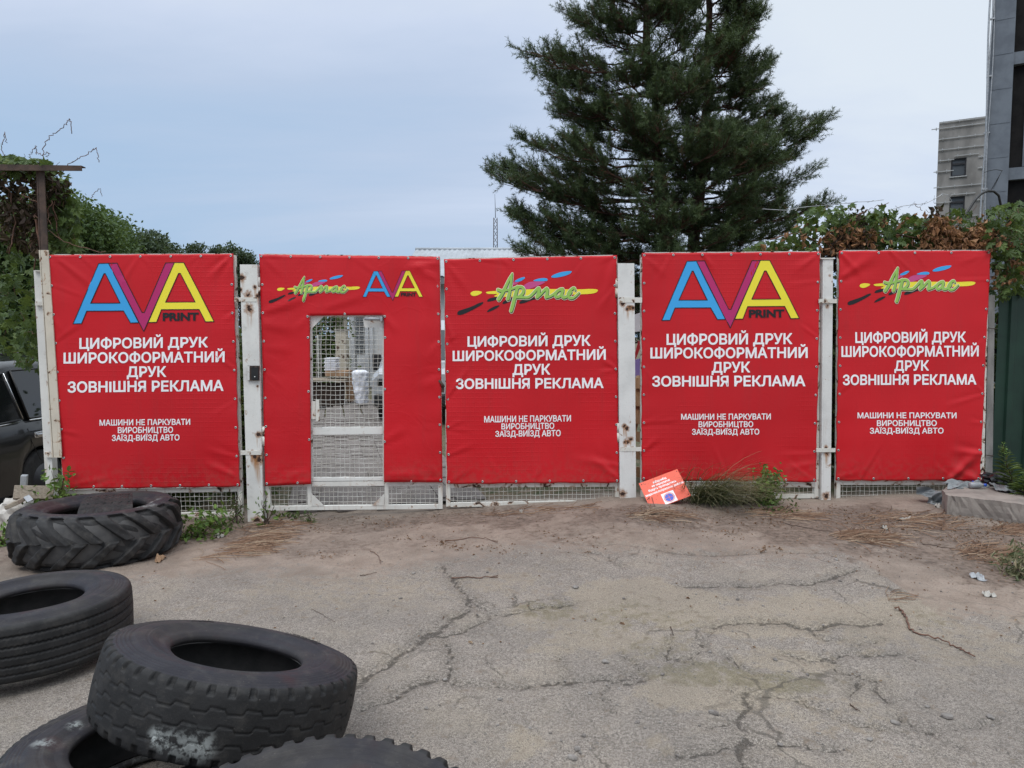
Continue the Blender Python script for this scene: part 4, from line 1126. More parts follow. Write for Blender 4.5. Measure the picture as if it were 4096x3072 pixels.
# ------------------------------------------------------------------ tyres
def rot_to(n, spin=0.0):
    n = Vector(n).normalized()
    return np.array((n.to_track_quat('Z', 'Y').to_matrix() @ Matrix.Rotation(spin, 3, 'Z')))
def tyre(label, ctr, normal, Rr, rim, wid, kind, mat, spin=0.0, scuff=None, N=420, bulge=1.0, group='old tyres dumped in the yard', lettering=()):
    """a tyre lying on its side; ctr = middle of the tyre, normal = its axle. Lathed section with the tread cut by angle and width."""
    h = wid / 2
    prof = [(rim + .012, h * .60), (rim, h * .70), (rim + .004, h * .80), (rim + .022, h * .875), (rim + .045, h * .90), (rim + (Rr - rim) * .34, h * (.97 + .03 * bulge)), (rim + (Rr - rim) * .55, h * 1.0 * (.98 + .02 * bulge)),
            (rim + (Rr - rim) * .74, h * .95), (Rr - .040, h * .905), (Rr - .022, h * .885), (Rr - .014, h * .87), (Rr - .006, h * .80), (Rr - .002, h * .66), (Rr, h * .4), (Rr + .002, 0)]
    if kind == 'lug':
        prof = [(rim + .012, h * .55), (rim, h * .66), (rim + .006, h * .78), (rim + .03, h * .86), (rim + .06, h * .885), (rim + (Rr - rim) * .32, h * .985), (rim + (Rr - rim) * .52, h * 1.0),
                (rim + (Rr - rim) * .72, h * .97), (Rr - .075, h * .93), (Rr - .05, h * .90), (Rr - .03, h * .84), (Rr - .016, h * .7), (Rr - .006, h * .4), (Rr, 0)]
    p = np.array(prof)
    # resample finely
    seg = np.r_[0, np.cumsum(np.hypot(*np.diff(p, axis=0).T))]
    n1 = 84
    s = np.linspace(0, seg[-1], n1)
    pr, pz = np.interp(s, seg, p[:, 0]), np.interp(s, seg, p[:, 1])
    for _ in range(1):
        pr[1:-1] = (pr[:-2] + 2 * pr[1:-1] + pr[2:]) / 4; pz[1:-1] = (pz[:-2] + 2 * pz[1:-1] + pz[2:]) / 4
    # fine circular ribs on the sidewall
    fr = (pr - rim) / (Rr - rim)
    ribs = np.where((fr > .20) & (fr < .38), .0030 * np.sin(fr * 175), 0) + np.where((fr > .62) & (fr < .86) & (pz > h * .88), .0028 * np.sin(fr * 105), 0)
    pz = pz + ribs + np.where((fr > .42) & (fr < .60) & (pz > h * .9), .0022, 0)
    r = np.concatenate([pr, pr[-2::-1]]); z = np.concatenate([pz, -pz[-2::-1]])
    th = np.linspace(0, 2 * math.pi, N, endpoint=False)
    T, Ri = np.meshgrid(th, np.arange(len(r)))
    rr = r[Ri]; zz = z[Ri]; q = zz / h                       # q: -1..1 across the tread
    tread = np.clip((rr - (Rr - .03)) / .02, 0, 1)
    dep = np.zeros_like(rr)
    def groove(d, w): return np.clip(1.25 - np.abs(d) / w, 0, 1)
    if kind == 'zig':                                         # three zigzag sipes and notched shoulders
        for c0, ph in ((-.42, 0), (-.02, 1), (.36, 2)):
            k = (T * 26 / (2 * math.pi) + ph * .33) % 1.0
            zc = c0 + np.interp(k, [0, .42, .5, .92, 1], [-.055, -.035, .075, .055, -.055])
            dep += .0065 * groove(q - zc, .022)
        k = (T * 44 / (2 * math.pi)) % 1.0
        notch = np.clip((.19 - np.abs(k - .5)) / .05, 0, 1) * sstep(.66, .72, np.abs(q))
        dep += .016 * notch
    elif kind == 'ribs':                                      # fine wavy circumferential grooves
        for c0, d0 in ((.56, .008), (.24, .008), (-.06, .006), (-.36, .006), (-.62, .005)):
            zc = c0 + .012 * np.sin(T * 120)
            dep += 1.5 * d0 * groove(q - zc, .034)
    elif kind == 'block':                                     # deep straight shoulder blocks, worn middle
        k = (T * 60 / (2 * math.pi) + .25 * np.abs(q)) % 1.0
        dep += .030 * groove(k - .5, .24) * sstep(.40, .50, np.abs(q))
        for c0 in (-.3, .05, .34): dep += .008 * groove(q - c0 - .02 * np.sin(T * 60), .035)
    elif kind == 'notch':
        k = (T * 70 / (2 * math.pi)) % 1.0
        dep += .012 * groove(k - .5, .20) * sstep(.62, .74, np.abs(q))
        for c0 in (-.45, -.1, .25): dep += .006 * groove(q - c0 - .02 * np.sin(T * 40), .03)
    rr = rr - dep * tread
    if kind == 'lug':
        tread = np.clip((rr - (Rr - .085)) / .03, 0, 1)
        up = q > 0
        ph = np.where(up, T * 17 / (2 * math.pi) + 0.95 * np.abs(q), T * 17 / (2 * math.pi) + 0.5 + 0.95 * np.abs(q)) % 1.0
        wdt = .185 + .05 * np.abs(q)
        lug = np.clip((wdt - np.abs(ph - .5)) / .045 + .5, 0, 1)
        # the inner ends overlap the centre line a little
        lug = lug * sstep(-.02, .03, np.abs(q) + .02)
        T2 = np.where(up, T * 17 / (2 * math.pi) + 0.5 , T * 17 / (2 * math.pi)) % 1.0
        rr = rr - .043 * tread * (1 - lug)
        zz = zz * (1 - .035 * tread * (1 - lug) * (np.abs(q) > .6))
        rr += .004 * np.sin(T * 5 + q * 7) * tread + .003 * np.sin(T * 23 + q * 13) * tread
    rr = rr + .002 * np.sin(3 * T + 1) + .0012 * np.sin(7 * T + zz * 20)
    zz = zz + .003 * np.sin(2 * T + .6)
    V = np.stack([rr * np.cos(T + spin), rr * np.sin(T + spin), zz], 2).reshape(-1, 3)
    nr_ = len(r)
    i, j = np.meshgrid(np.arange(nr_ - 1), np.arange(N), indexing='ij')
    F = np.stack([i * N + j, (i + 1) * N + j, (i + 1) * N + (j + 1) % N, i * N + (j + 1) % N], 2).reshape(-1, 4)
    Mx = rot_to(normal); c = np.asarray(ctr, float)
    side = np.where(tread > .3, 0, 1).ravel().astype(float) * (np.abs(q) > .6).ravel()
    P = V @ Mx.T + c
    sc = np.zeros(len(P))
    for (sp, rad) in (scuff or []):
        sc = np.maximum(sc, 1 - sstep(.2, 1.0, np.linalg.norm(P - np.asarray(sp), axis=1) / rad))
    sc = np.maximum(sc, .55 * ((q < 0) & (rr < rim + .045)).ravel())          # painted light: lower bead lightened against the shade inside the hole
    foot = c.copy(); foot[2] = P[:, 2].min()
    t = thing('tyre', foot, label, 'tyre', group)
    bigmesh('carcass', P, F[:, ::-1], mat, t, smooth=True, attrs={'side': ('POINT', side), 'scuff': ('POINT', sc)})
    # inner lining
    ip = np.array([(rim + .012, h * .60), (rim + .03, h * .72), (rim + (Rr - rim) * .4, h * .86), (rim + (Rr - rim) * .7, h * .80), (Rr - .05, h * .62), (Rr - .04, 0), (Rr - .05, -h * .62), (rim + (Rr - rim) * .7, -h * .80), (rim + (Rr - rim) * .4, -h * .86), (rim + .03, -h * .72), (rim + .012, -h * .60)])
    n2 = 120; th = np.linspace(0, 2 * math.pi, n2, endpoint=False)
    V = np.stack([np.outer(ip[:, 0], np.cos(th)), np.outer(ip[:, 0], np.sin(th)), np.repeat(ip[:, 1][:, None], n2, 1)], 2).reshape(-1, 3)
    i, j = np.meshgrid(np.arange(len(ip) - 1), np.arange(n2), indexing='ij')
    F = np.stack([i * n2 + j, (i + 1) * n2 + j, (i + 1) * n2 + (j + 1) % n2, i * n2 + (j + 1) % n2], 2).reshape(-1, 4)
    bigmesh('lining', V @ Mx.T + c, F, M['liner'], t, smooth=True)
    for (txt, ang0, r0, hgt, width) in lettering:
        wd_ = Mx.T @ np.array([math.cos(ang0), math.sin(ang0), 0]); ang0 = math.atan2(wd_[1], wd_[0]) + width / 2 / r0             # moulded letters round the sidewall
        Vt, Ft, _ = text_mesh(txt, 0.02)
        Vt = Vt * np.array([width / hgt, 1]); x = Vt[:, 0] * hgt; y = Vt[:, 1] * hgt
        rad = r0 + y; a = ang0 - x / r0
        zt = np.interp(rad, pr[4:-16], pz[4:-16]) + .0030
        Vt = np.stack([rad * np.cos(a), rad * np.sin(a), zt], 1)
        mb = MB(); mb.add(Vt @ Mx.T + c, Ft)
        mb.build('moulded_lettering', M['rubber_grey'], t)
    return t

def lay(px, py, ztop, n, Rr, wid):
    """centre of a tyre whose upper face centre is seen at px,py, at height ztop"""
    p = atz(px, py, ztop); n = np.asarray(n, float); n /= np.linalg.norm(n)
    return p - n * wid / 2
# tractor tyre by the fence
nT = np.array([-0.007, 0.032, 1.0]); cT = np.array([-3.30, 5.586, .122])
tyre('big worn tractor tyre with chevron lugs lying below the leftmost banner', cT, nT, .607, .338, .40, 'lug', M['rubber_lug'], 0.2, N=640,
     scuff=[(cT + np.array([.43, -.10, .19]), .11), (cT + np.array([.38, .14, .20]), .07)])
# ribbed tyre cut by the left frame edge
nA = np.array([-0.033, 0.019, 1.0]); cA = np.array([-2.467, 3.555, .182])
tyre('truck tyre with fine wavy ribs lying alone at the left edge of the yard', cA, nA, .460, .236, .30, 'ribs', M['rubber'], 0.0, N=720)
# lower tyre of the leaning pair
nD = np.array([0.0, 0.06, 1.0]); cD = np.array([-1.262, 2.42, .132])
tyre('lower tyre at the bottom left corner, half covered by the leaning zigzag tyre', cD, nD, .475, .258, .25, 'notch', M['rubber_grey'], 0.3, scuff=[(atz(170, 2990, .25), .05), (atz(300, 2900, .25), .04)])
# leaning tyre on top of it
nC = np.array([0.207, 0.240, 1.0]); cC = np.array([-1.078, 2.635, .318])
tyre('leaning truck tyre with zigzag grooves and a white scuff, resting on another tyre', cC, nC, .468, .242, .285, 'zig', M['rubber'], 0.1, N=880,
     scuff=[(at(740, 2990, 2.15), .078), (at(790, 3003, 2.14), .078), (at(680, 2972, 2.16), .06), (at(630, 2948, 2.17), .045), (at(840, 3020, 2.13), .06)],
     lettering=[('K268', 2.36, .352, .034, .100), ('REGROOVABLE', 1.10, .382, .018, .150), ('RADIAL ALL STEEL', 1.10, .356, .018, .180)])
# tyre at the bottom edge
nE = np.array([-0.05, -0.33, 1.0]); cE = np.array([-.455, 1.37, .318])
tyre('block tread tyre cut off by the bottom edge, right of the leaning tyre', cE, nE, .530, .262, .28, 'block', M['rubber'], 0.0, N=900)
# a curved piece of tread lies across the tractor tyre
def tread_strip():
    a = atz(306, 2052, .335); b = atz(540, 2035, .345)
    mb = MB(); n = 26
    ctr = (a + b) / 2; ctr[2] = 0
    P = []
    q = [atz(306, 2068, .315), atz(531, 2044, .325), atz(530, 1966, .345), atz(343, 1994, .335)]
    q = [np.array(v) for v in q]
    top = []
    for i in range(13):
        v = i / 12
        for j in range(n + 1):
            u = j / n
            p = (q[0] * (1 - u) + q[1] * u) * (1 - v) + (q[3] * (1 - u) + q[2] * u) * v
            p = p + np.array([0, 0, .030 * math.sin(math.pi * v) + .02 * (1 - v) * 0 + .012 * math.sin(3 * u + 1)])
            if i % 3 == 1 and j % 4 == 0: p[2] -= .006
            top.append(p)
    top = np.array(top); bot = top - np.array([0, 0, .035])
    w_ = n + 1; m_ = len(top)
    F = [(i * w_ + j, i * w_ + j + 1, (i + 1) * w_ + j + 1, (i + 1) * w_ + j) for i in range(12) for j in range(n)]
    mb.add(np.concatenate([top, bot]), F + [tuple(m_ + k for k in f[::-1]) for f in F])
    rim = [j for j in range(n)] + [i * w_ + n for i in range(12)] + [12 * w_ + n - j for j in range(n)] + [(12 - i) * w_ for i in range(12)]
    k = len(rim)
    mb.f += [[rim[i], m_ + rim[i], m_ + rim[(i + 1) % k], rim[(i + 1) % k]] for i in range(k)]; mb.m += [0] * k; mb.sm += [False] * k
    for v in (.2, .35, .5, .65, .8):                         # sipes: raised rows of short ribs
        for j in range(14):
            u0 = .05 + j * .066; 
            def P_(u, vv):
                p = (q[0] * (1 - u) + q[1] * u) * (1 - vv) + (q[3] * (1 - u) + q[2] * u) * vv
                return p + np.array([0, 0, .030 * math.sin(math.pi * vv) + .012 * math.sin(3 * u + 1)])
            mb.tube([P_(u0, v + .02 * (j % 2)), P_(u0 + .05, v + .02 * (j % 2))], .0035, 4)
    o = mb.build('tread_strip', M['rubber'], None, loc=ctr)
    tag(o, 'flat strip of tyre tread lying across the big tractor tyre', 'rubber strip')
tread_strip()
# ------------------------------------------------------------------ foliage
def rnd_dirs(rg, n, up=0.0):
    d = rg.normal(size=(n, 3)); d[:, 2] += up
    return d / np.linalg.norm(d, axis=1)[:, None]
def frames(nrm, rg):
    """random spin about each normal -> x,y axes"""
    a = rg.normal(size=nrm.shape); x = np.cross(nrm, a); x /= np.linalg.norm(x, axis=1)[:, None] + 1e-9
    return x, np.cross(nrm, x)
LEAF_OVAL = (np.array([[0, 0, 0], [.24, .30, .05], [.20, .66, .03], [0, 1, -.10], [-.20, .66, .03], [-.24, .30, .05]]), [(0, 1, 2, 3), (0, 3, 4, 5)])
LEAF_LOBED = (np.array([[0, 0, 0], [.30, -.08, .04], [.52, .20, -.02], [.30, .34, .05], [.46, .66, -.02], [.20, .58, .05], [0, 1, -.08], [-.20, .58, .05], [-.46, .66, -.02], [-.30, .34, .05], [-.52, .20, -.02], [-.30, -.08, .04]]),
              [(0, 1, 2, 3), (0, 3, 4, 5), (0, 5, 6, 7), (0, 7, 8, 9), (0, 9, 10, 11)])
LEAF_LANCE = (np.array([[0, 0, 0], [.10, .3, .03], [.08, .7, .02], [0, 1, -.12], [-.08, .7, .02], [-.10, .3, .03]]), [(0, 1, 2, 3), (0, 3, 4, 5)])
LEAF_CURL = (np.array([[0, 0, 0], [.26, .25, .18], [.20, .62, .10], [.05, .95, -.30], [-.16, .60, .24], [-.24, .28, .06]]), [(0, 1, 2, 3), (0, 3, 4, 5)])
LEAF_QUAD = (np.array([[0, 0, 0], [.28, .45, .06], [0, 1, -.06], [-.28, .45, .06]]), [(0, 1, 2, 3)])
def leaves(name, ctr, size, shape, mat, parent, rg, up=0.6, tint=None, nrm=None, axis=None, smooth=False):
    ctr = np.asarray(ctr, float); n = len(ctr)
    size = np.full(n, size) * (rg.uniform(.65, 1.25, n) if np.isscalar(size) else 1)
    nrm = rnd_dirs(rg, n, up) if nrm is None else nrm
    if axis is None: x, y = frames(nrm, rg)
    else:
        y = axis - (axis * nrm).sum(1)[:, None] * nrm; y /= np.linalg.norm(y, axis=1)[:, None] + 1e-9; x = np.cross(y, nrm)
    V, F = shape; k = len(V)
    P = ctr[:, None, :] + size[:, None, None] * (V[None, :, 0, None] * x[:, None, :] + V[None, :, 1, None] * y[:, None, :] + V[None, :, 2, None] * nrm[:, None, :])
    FF = (np.arange(n)[:, None, None] * k + np.array(F)[None]).reshape(-1, 4)
    tint = rg.uniform(0, 1, n) if tint is None else np.clip(tint, 0, 1)
    return bigmesh(name, P.reshape(-1, 3), FF, mat, parent, attrs={'tint': ('FACE', np.repeat(tint, len(F)))}, smooth=smooth)
def clumps(rg, centers, radii, per, shell=0.55):
    out = []
    for c, r, n in zip(centers, radii, per):
        d = rnd_dirs(rg, n); rad = rg.uniform(shell, 1, n) ** .7
        out.append(np.asarray(c) + d * rad[:, None] * np.asarray(r))
    return np.concatenate(out)

def branchy(rg, mb, base, tip, r0, r1, wig=.06, n=7, k=6):
    base, tip = np.asarray(base, float), np.asarray(tip, float)
    L = np.linalg.norm(tip - base); t = np.linspace(0, 1, n)
    p = base + (tip - base) * t[:, None]
    p[1:-1] += rg.normal(size=(n - 2, 3)) * L * wig * .5
    mb.tube(p, r0 + (r1 - r0) * t, k)
    return p
def broadleaf(label, base, height, crown_c, crown_r, nclump, nleaf, size, mat, seed, shape=LEAF_QUAD, trunk_r=.12, group=None, up=.5, name='tree', clump_r=(.35, .6), top_light=.35):
    rg = np.random.default_rng(seed)
    base = np.asarray(base, float); cc = np.asarray(crown_c, float); cr = np.asarray(crown_r, float)
    t = thing(name, base, label, 'tree', group)
    mb = MB()
    fork = base + (cc - base) * .45
    branchy(rg, mb, base, fork, trunk_r, trunk_r * .7, .05, 8, 8)
    # clump centres fill the crown unevenly
    d = rnd_dirs(rg, nclump); rad = rg.uniform(.25, 1.0, nclump) ** .6
    ctrs = cc + d * rad[:, None] * cr * .82
    for c in ctrs[:min(nclump, 26)]:
        p = branchy(rg, mb, fork + rg.normal(size=3) * .1, c, trunk_r * .4, .012, .12, 6, 5)
    mb.build('trunk', M['bark'], t)
    rs = rg.uniform(*clump_r, nclump)[:, None] * cr.mean() * np.array([1.1, 1.1, .75])
    pts = clumps(rg, ctrs, rs, [nleaf // nclump] * nclump, .25)
    ctint = np.repeat(rg.uniform(.1, .75, nclump), nleaf // nclump)
    tint = ctint + rg.normal(0, .18, len(pts))
    leaves('crown', pts, size, shape, mat, t, rg, up, tint)
    return t

# --- pines ------------------------------------------------------
def outline(y, side):
    L = [(-700,2560),(-500,2480),(-250,2330),(-120,2400),(-40,2270),(0,2262),(70,2320),(130,2275),(180,2290),(250,2095),(300,2130),(350,2230),(410,2200),(470,2215),(540,2300),(600,2190),(640,2090),(690,1985),(720,1990),(770,2040),(810,2140),(850,2060),(900,2090),(950,2190),(1000,2130),(1050,2110),(1120,2200)]
    Rr = [(-700,2860),(-500,2930),(-250,3010),(-120,2980),(0,3035),(40,3075),(90,3060),(150,3180),(215,3110),(260,3060),(310,3120),(370,3195),(430,3120),(470,3150),(500,3340),(560,3230),(610,3190),(650,3230),(700,3305),(750,3220),(800,3240),(840,3345),(900,3230),(950,3150),(1050,3080),(1120,3000)]
    q = L if side < 0 else Rr
    return np.interp(y, [a for a, b in q], [b for a, b in q])
PY = 15.0
LOBES = {'L': [(2250,60),(2285,125),(2200,190),(2085,258),(2120,300),(2215,330),(2195,400),(2230,440),(2215,480),(2310,540),(2190,610),(2095,640),(1985,692),(2000,730),(2050,780),(2150,800),(2060,865),(2085,905),(2190,950),(2120,1000),(2100,1050),(2330,-60),(2400,-160),(2420,-300)],
         'R': [(3035,20),(3075,60),(3060,100),(3175,170),(3130,210),(3065,260),(3120,310),(3190,375),(3165,430),(3150,470),(3090,520),(3350,470),(3330,520),(3270,590),(3200,610),(3300,690),(3230,740),(3220,790),(3340,830),(3250,880),(3200,930),(3120,980),(3000,-60),(2990,-150),(2950,-300)]}
def pine(label, trunk_px, seed, sides, nlimb, name='pine_tree', lean_top=(0, 0)):
    rg = np.random.default_rng(seed)
    pts = np.array([at(a, b, PY + dy) for a, b, dy in trunk_px])
    base = pts[0].copy(); base[2] = float(gz(base[0], base[1])) - .1
    pts = np.concatenate([[base], pts])
    t = thing(name, base + [0, 0, .1], label, 'tree', 'two pines growing side by side behind the fence')
    zmin, zmax = pts[0][2], pts[-1][2]
    tr = MB(); zz = np.linspace(0, 1, 30)
    arc = np.linspace(0, len(pts) - 1, 30)
    P = np.stack([np.interp(arc, np.arange(len(pts)), pts[:, k]) for k in range(3)], 1)
    P += np.stack([.03 * np.sin(arc * 3), .03 * np.cos(arc * 2.3), 0 * arc], 1)
    rad = np.interp(P[:, 2], [zmin, zmax], [.185, .03])
    tr.tube(P, rad, 12)
    tip_c, tip_d, tip_s = [], [], []
    br = MB()
    jobs = []
    def on_trunk(z): return np.array([np.interp(z, P[:, 2], P[:, k]) for k in range(3)])
    for (ex_, ey_) in LOBES[sides]:                       # the limbs that make the measured outline
        e = at(ex_, ey_, PY); z = e[2] - rg.uniform(-.15, .45); b = on_trunk(min(max(z, zmin + 1.2), zmax - .2))
        reach = abs(e[0] - b[0]) - .20; jobs.append((b, math.copysign(1, e[0] - b[0]) , rg.uniform(-.35, .35), reach, (e[2] - b[2]) / max(reach, .3)))
    for li in range(nlimb):
        z = zmin + 1.6 + (zmax - zmin - 1.8) * ((li + rg.uniform(0, 1)) / nlimb)
        b = on_trunk(z); ang = li * 2.4 + rg.uniform(-.5, .5)
        if li % 3 == 0 and z > zmin + 3.4: ang = -math.pi / 2 + rg.uniform(-1.0, 1.0)          # extra boughs towards the yard
        dx, dy = math.cos(ang), math.sin(ang)
        if (dx > 0 and sides == 'L' and dx > .45 and rg.uniform() < .35) or (dx < 0 and sides == 'R' and dx < -.45 and rg.uniform() < .35): dx *= -1
        ypx = 1344 - (z - CAMH) * FPX / PY
        ex = (outline(ypx, np.sign(dx)) - 2048) / FPX * PY
        reach = (abs(ex - b[0]) - .3) * rg.uniform(.55, .88) * abs(dx) + rg.uniform(.9, 2.3) * np.interp(z, [zmin, zmax], [1.1, .5]) * (1 - abs(dx))
        jobs.append((b, dx, dy, max(.6, min(reach, 4.2)), rg.uniform(-.05, .30)))
    for (b, dx, dy, reach, slope) in jobs:
        q_ = math.hypot(dx, dy); dx, dy = dx / q_, dy / q_; z = b[2]; lift = slope / .55
        n = 12; s = np.linspace(0, 1, n)
        droop = -.10 * reach * np.sin(s * math.pi * .8) * rg.uniform(.2, 1.6)
        L = b + np.outer(s * reach, [dx, dy, 0]); L[:, 2] += s ** 1.5 * reach * lift * .55 + droop * .6 + .10 * reach * np.clip(s - .7, 0, 1) ** 1.5 * 3 + rg.normal(size=n) * .018 * reach * s
        L[1:, :2] += rg.normal(size=(n - 1, 2)) * .03 * reach * s[1:, None]
        r0 = np.interp(z, [zmin, zmax], [.055, .018]) * (.6 + .4 * reach / 3)
        br.tube(L, r0 * (1 - .85 * s), 5)
        # side branches with shoots
        nb = int(6 + reach * 8.0)
        for k in range(nb):
            q = rg.uniform(.28, 1.0) ** .8
            bb = np.array([np.interp(q, s, L[:, j]) for j in range(3)])
            sgn = 1 if k % 2 else -1
            a2 = math.atan2(dy, dx) + sgn * rg.uniform(.25, 1.1) * (1.15 - q * .5)
            ln = reach * rg.uniform(.12, .30) * (1.25 - q * .7) + .12
            d2 = np.array([math.cos(a2), math.sin(a2), rg.uniform(-.05, .55)])
            m_ = 5; s2 = np.linspace(0, 1, m_)
            B = bb + np.outer(s2 * ln, d2); B[:, 2] += .18 * ln * s2 ** 2
            br.tube(B, .010 * (1 - .6 * s2), 3, caps=False)
            ns = int(3 + ln * 10)
            for _ in range(ns):
                u = rg.uniform(.25, 1.0) ** .7
                c = bb + (B[-1] - bb) * u + rg.normal(size=3) * .025
                dd = d2 * .6 + np.array([0, 0, rg.uniform(.05, .75)]) + rg.normal(size=3) * .36
                tip_c.append(c); tip_d.append(dd / np.linalg.norm(dd)); tip_s.append(rg.uniform(.17, .34))
        dd = L[-1] - L[-3]; tip_c.append(L[-1]); tip_d.append(dd / np.linalg.norm(dd)); tip_s.append(.24)
        # dead bare twigs inside
        for k in range(3):
            q = rg.uniform(.05, .5); bb = np.array([np.interp(q, s, L[:, j]) for j in range(3)])
            e = bb + np.array([dx, dy, 0]) * rg.uniform(.2, .6) + rg.normal(size=3) * .25
            br.tube([bb, (bb + e) / 2 + rg.normal(size=3) * .05, e], .006, 3, caps=False)
    trunk = tr.build('trunk', M['bark_pine'], t)
    br.build('limbs', M['bark_pine'], t)
    c, d, sz = np.array(tip_c), np.array(tip_d), np.array(tip_s)
    # needles: thin blades all round each shoot
    n = len(c); K_ = 44
    x, y = frames(d, rg)
    along = rg.uniform(0, 1, (n, K_)); a = rg.uniform(0, 2 * math.pi, (n, K_)); spread = rg.uniform(.5, 1.25, (n, K_))
    root = c[:, None, :] + d[:, None, :] * (sz[:, None] * (along - .15))[:, :, None]
    out_ = np.cos(a)[:, :, None] * x[:, None, :] + np.sin(a)[:, :, None] * y[:, None, :]
    nd = d[:, None, :] * (1.05 - .4 * spread)[:, :, None] + out_ * spread[:, :, None]
    nd /= np.linalg.norm(nd, axis=2)[:, :, None]
    ln = rg.uniform(.055, .095, (n, K_))
    tipv = root + nd * ln[:, :, None]
    w_ = np.cross(nd, rg.normal(size=nd.shape)); w_ /= np.linalg.norm(w_, axis=2)[:, :, None] + 1e-9
    hw = .0046
    V = np.stack([root - w_ * hw, root + w_ * hw, tipv], 2).reshape(-1, 3)
    F = np.arange(len(V)).reshape(-1, 3)
    tint = np.repeat(np.clip(rg.uniform(.05, .75, n) + .15 * (along.mean(1) - .5), 0, 1), K_) + rg.normal(0, .1, n * K_)
    tint = np.clip(.22 + .78 * tint, .16, 1); dead = np.repeat(rg.uniform(size=n) < .07, K_); tint = np.where(dead, rg.uniform(0, .06, n * K_), tint)
    bigmesh('crown', V, F, M['needle'], t, attrs={'tint': ('FACE', np.clip(tint, 0, 1))})
    print('pine shoots', n)
    return t
pine('pine with a straight brown trunk, left one of the pair behind the fence', [(2672,1010,0),(2655,850,0),(2640,700,0),(2628,480,0),(2612,330,0),(2590,200,0),(2575,0,0),(2570,-250,0),(2560,-560,0)], 21, 'L', 128)
pine('pine with a reddish forked trunk, right one of the pair behind the fence', [(2772,1010,.8),(2790,850,.8),(2800,700,.8),(2815,520,.8),(2830,350,.8),(2835,200,.8),(2830,0,.8),(2820,-220,.8),(2810,-480,.8)], 22, 'R', 122)

# --- broadleaved trees on the left ------------------------------
TG = 'broadleaved trees on the left horizon'
def far_tree(label, px, ytop, ybase, wpx, d, seed, nl, size, mat, shape=LEAF_QUAD, nclump=34, group=TG, squash=1.0):
    top = at(px, ytop - 14, d); X = top[0]
    zb = float(gz(X, d)) - .05
    rx = wpx / 2 / FPX * d
    low = at(px, ybase, d)[2]
    cz = (top[2] + low) / 2; rz = (top[2] - low) / 2
    return broadleaf(label, (X, d, zb), top[2] - zb, (X, d, cz), (rx, rx * .9, rz), nclump, nl, size, mat, seed, shape, trunk_r=max(.08, rx * .07), group=group)
far_tree('feathery locust tree behind the rusty cross pole, nearest of the slope', 245, 700, 1250, 430, 13, 31, 30000, .085, M['leaf_tree'], nclump=60)
far_tree('tall bushy tree behind the car at the left edge', 10, 800, 1500, 430, 11.5, 32, 20000, .10, M['leaf_tree'], nclump=50)
far_tree('dense dark green tree stepping down right of the locust tree', 425, 860, 1250, 330, 17, 33, 18000, .095, M['leaf_tree'], nclump=46)
far_tree('rounded dark tree above the middle of the leftmost banner', 535, 905, 1230, 290, 24, 34, 11000, .13, M['leaf_far'])
far_tree('low dark tree at the right end of the descending tree line', 628, 945, 1200, 180, 34, 35, 7000, .17, M['leaf_far'])
far_tree('small round tree, first of the separate distant ones above the leftmost banner', 706, 968, 1180, 72, 46, 36, 3600, .19, M['leaf_far'], nclump=18)
far_tree('upright distant tree between two rounder ones above the leftmost banner', 777, 960, 1180, 70, 46, 37, 3600, .19, M['leaf_far'], nclump=18)
far_tree('low pointed distant tree left of the broad distant one', 850, 970, 1180, 80, 48, 38, 3600, .19, M['leaf_far'], nclump=18)
far_tree('broad distant tree filling the gap above the call box post', 955, 950, 1260, 150, 40, 39, 9000, .16, M['leaf_far'], nclump=30)
# shrubs right behind the fence, seen through the gaps
def shrub(label, x, y, w_, h_, n, size, mat, seed, shape=LEAF_OVAL, cat='shrub', group=None, up=.5, name='shrub', d_=None):
    rg = np.random.default_rng(seed)
    z = float(gz(x, y)); t = thing(name, (x, y, z), label, cat, group)
    mb = MB(); pts = []
    ns = max(5, n // 120)
    for i in range(ns):
        a = rg.uniform(0, 2 * math.pi); r = rg.uniform(.2, 1) * w_ / 2; hh = h_ * rg.uniform(.55, 1.0)
        dd = (d_ or w_) / w_
        tip = np.array([x + r * math.cos(a), y + r * math.sin(a) * dd, z + hh])
        p = branchy(rg, mb, (x + .2 * r * math.cos(a), y + .2 * r * math.sin(a) * dd, z - .02), tip, .006 + .004 * h_, .002, .12, 7, 4)
        m_ = n // ns; u = rg.uniform(.12, 1, m_)
        q = np.stack([np.interp(u, np.linspace(0, 1, 7), p[:, k]) for k in range(3)], 1)
        pts.append(q + np.clip(rg.normal(size=(m_, 3)), -1.6, 1.6) * min(.16, .14 * min(w_, d_ or w_) + .02))
    mb.build('stems', M['twig'], t)
    pts = np.concatenate(pts); pts[:, 2] = np.maximum(pts[:, 2], gz(pts[:, 0], pts[:, 1]) + .01)
    leaves('leaves', pts, size, shape, mat, t, rg, up)
    return t
p = at(1000, 1500, 7.8); shrub('tall leafy bush behind the gap left of the call box post', p[0] - .1, 7.8, .9, 2.0, 2600, .07, M['leaf_vine'], 41, LEAF_LOBED)
p = at(700, 1990, 7.3); shrub('low bush behind the leftmost wire mesh panel', p[0], 7.25, 1.7, .75, 1500, .07, M['leaf_vine'], 42, LEAF_LOBED, d_=.5)
p = at(120, 1900, 7.6); shrub('dark undergrowth below the bushy tree at the left edge', -6.3, 10.4, 4.5, 2.2, 6000, .085, M['leaf_tree'], 43, LEAF_OVAL, d_=1.5)
p = at(3300, 1500, 7.5); shrub('dark bush behind the steel beam post', p[0], 7.75, 1.3, 2.4, 5600, .085, M['leaf_tree'], 44, LEAF_LOBED, d_=.5)
p = at(3960, 1500, 7.5); shrub('bush filling the gap beside the slim concrete post', p[0] - .1, 7.7, .9, 2.2, 3600, .08, M['leaf_tree'], 45, LEAF_LOBED, d_=.5)

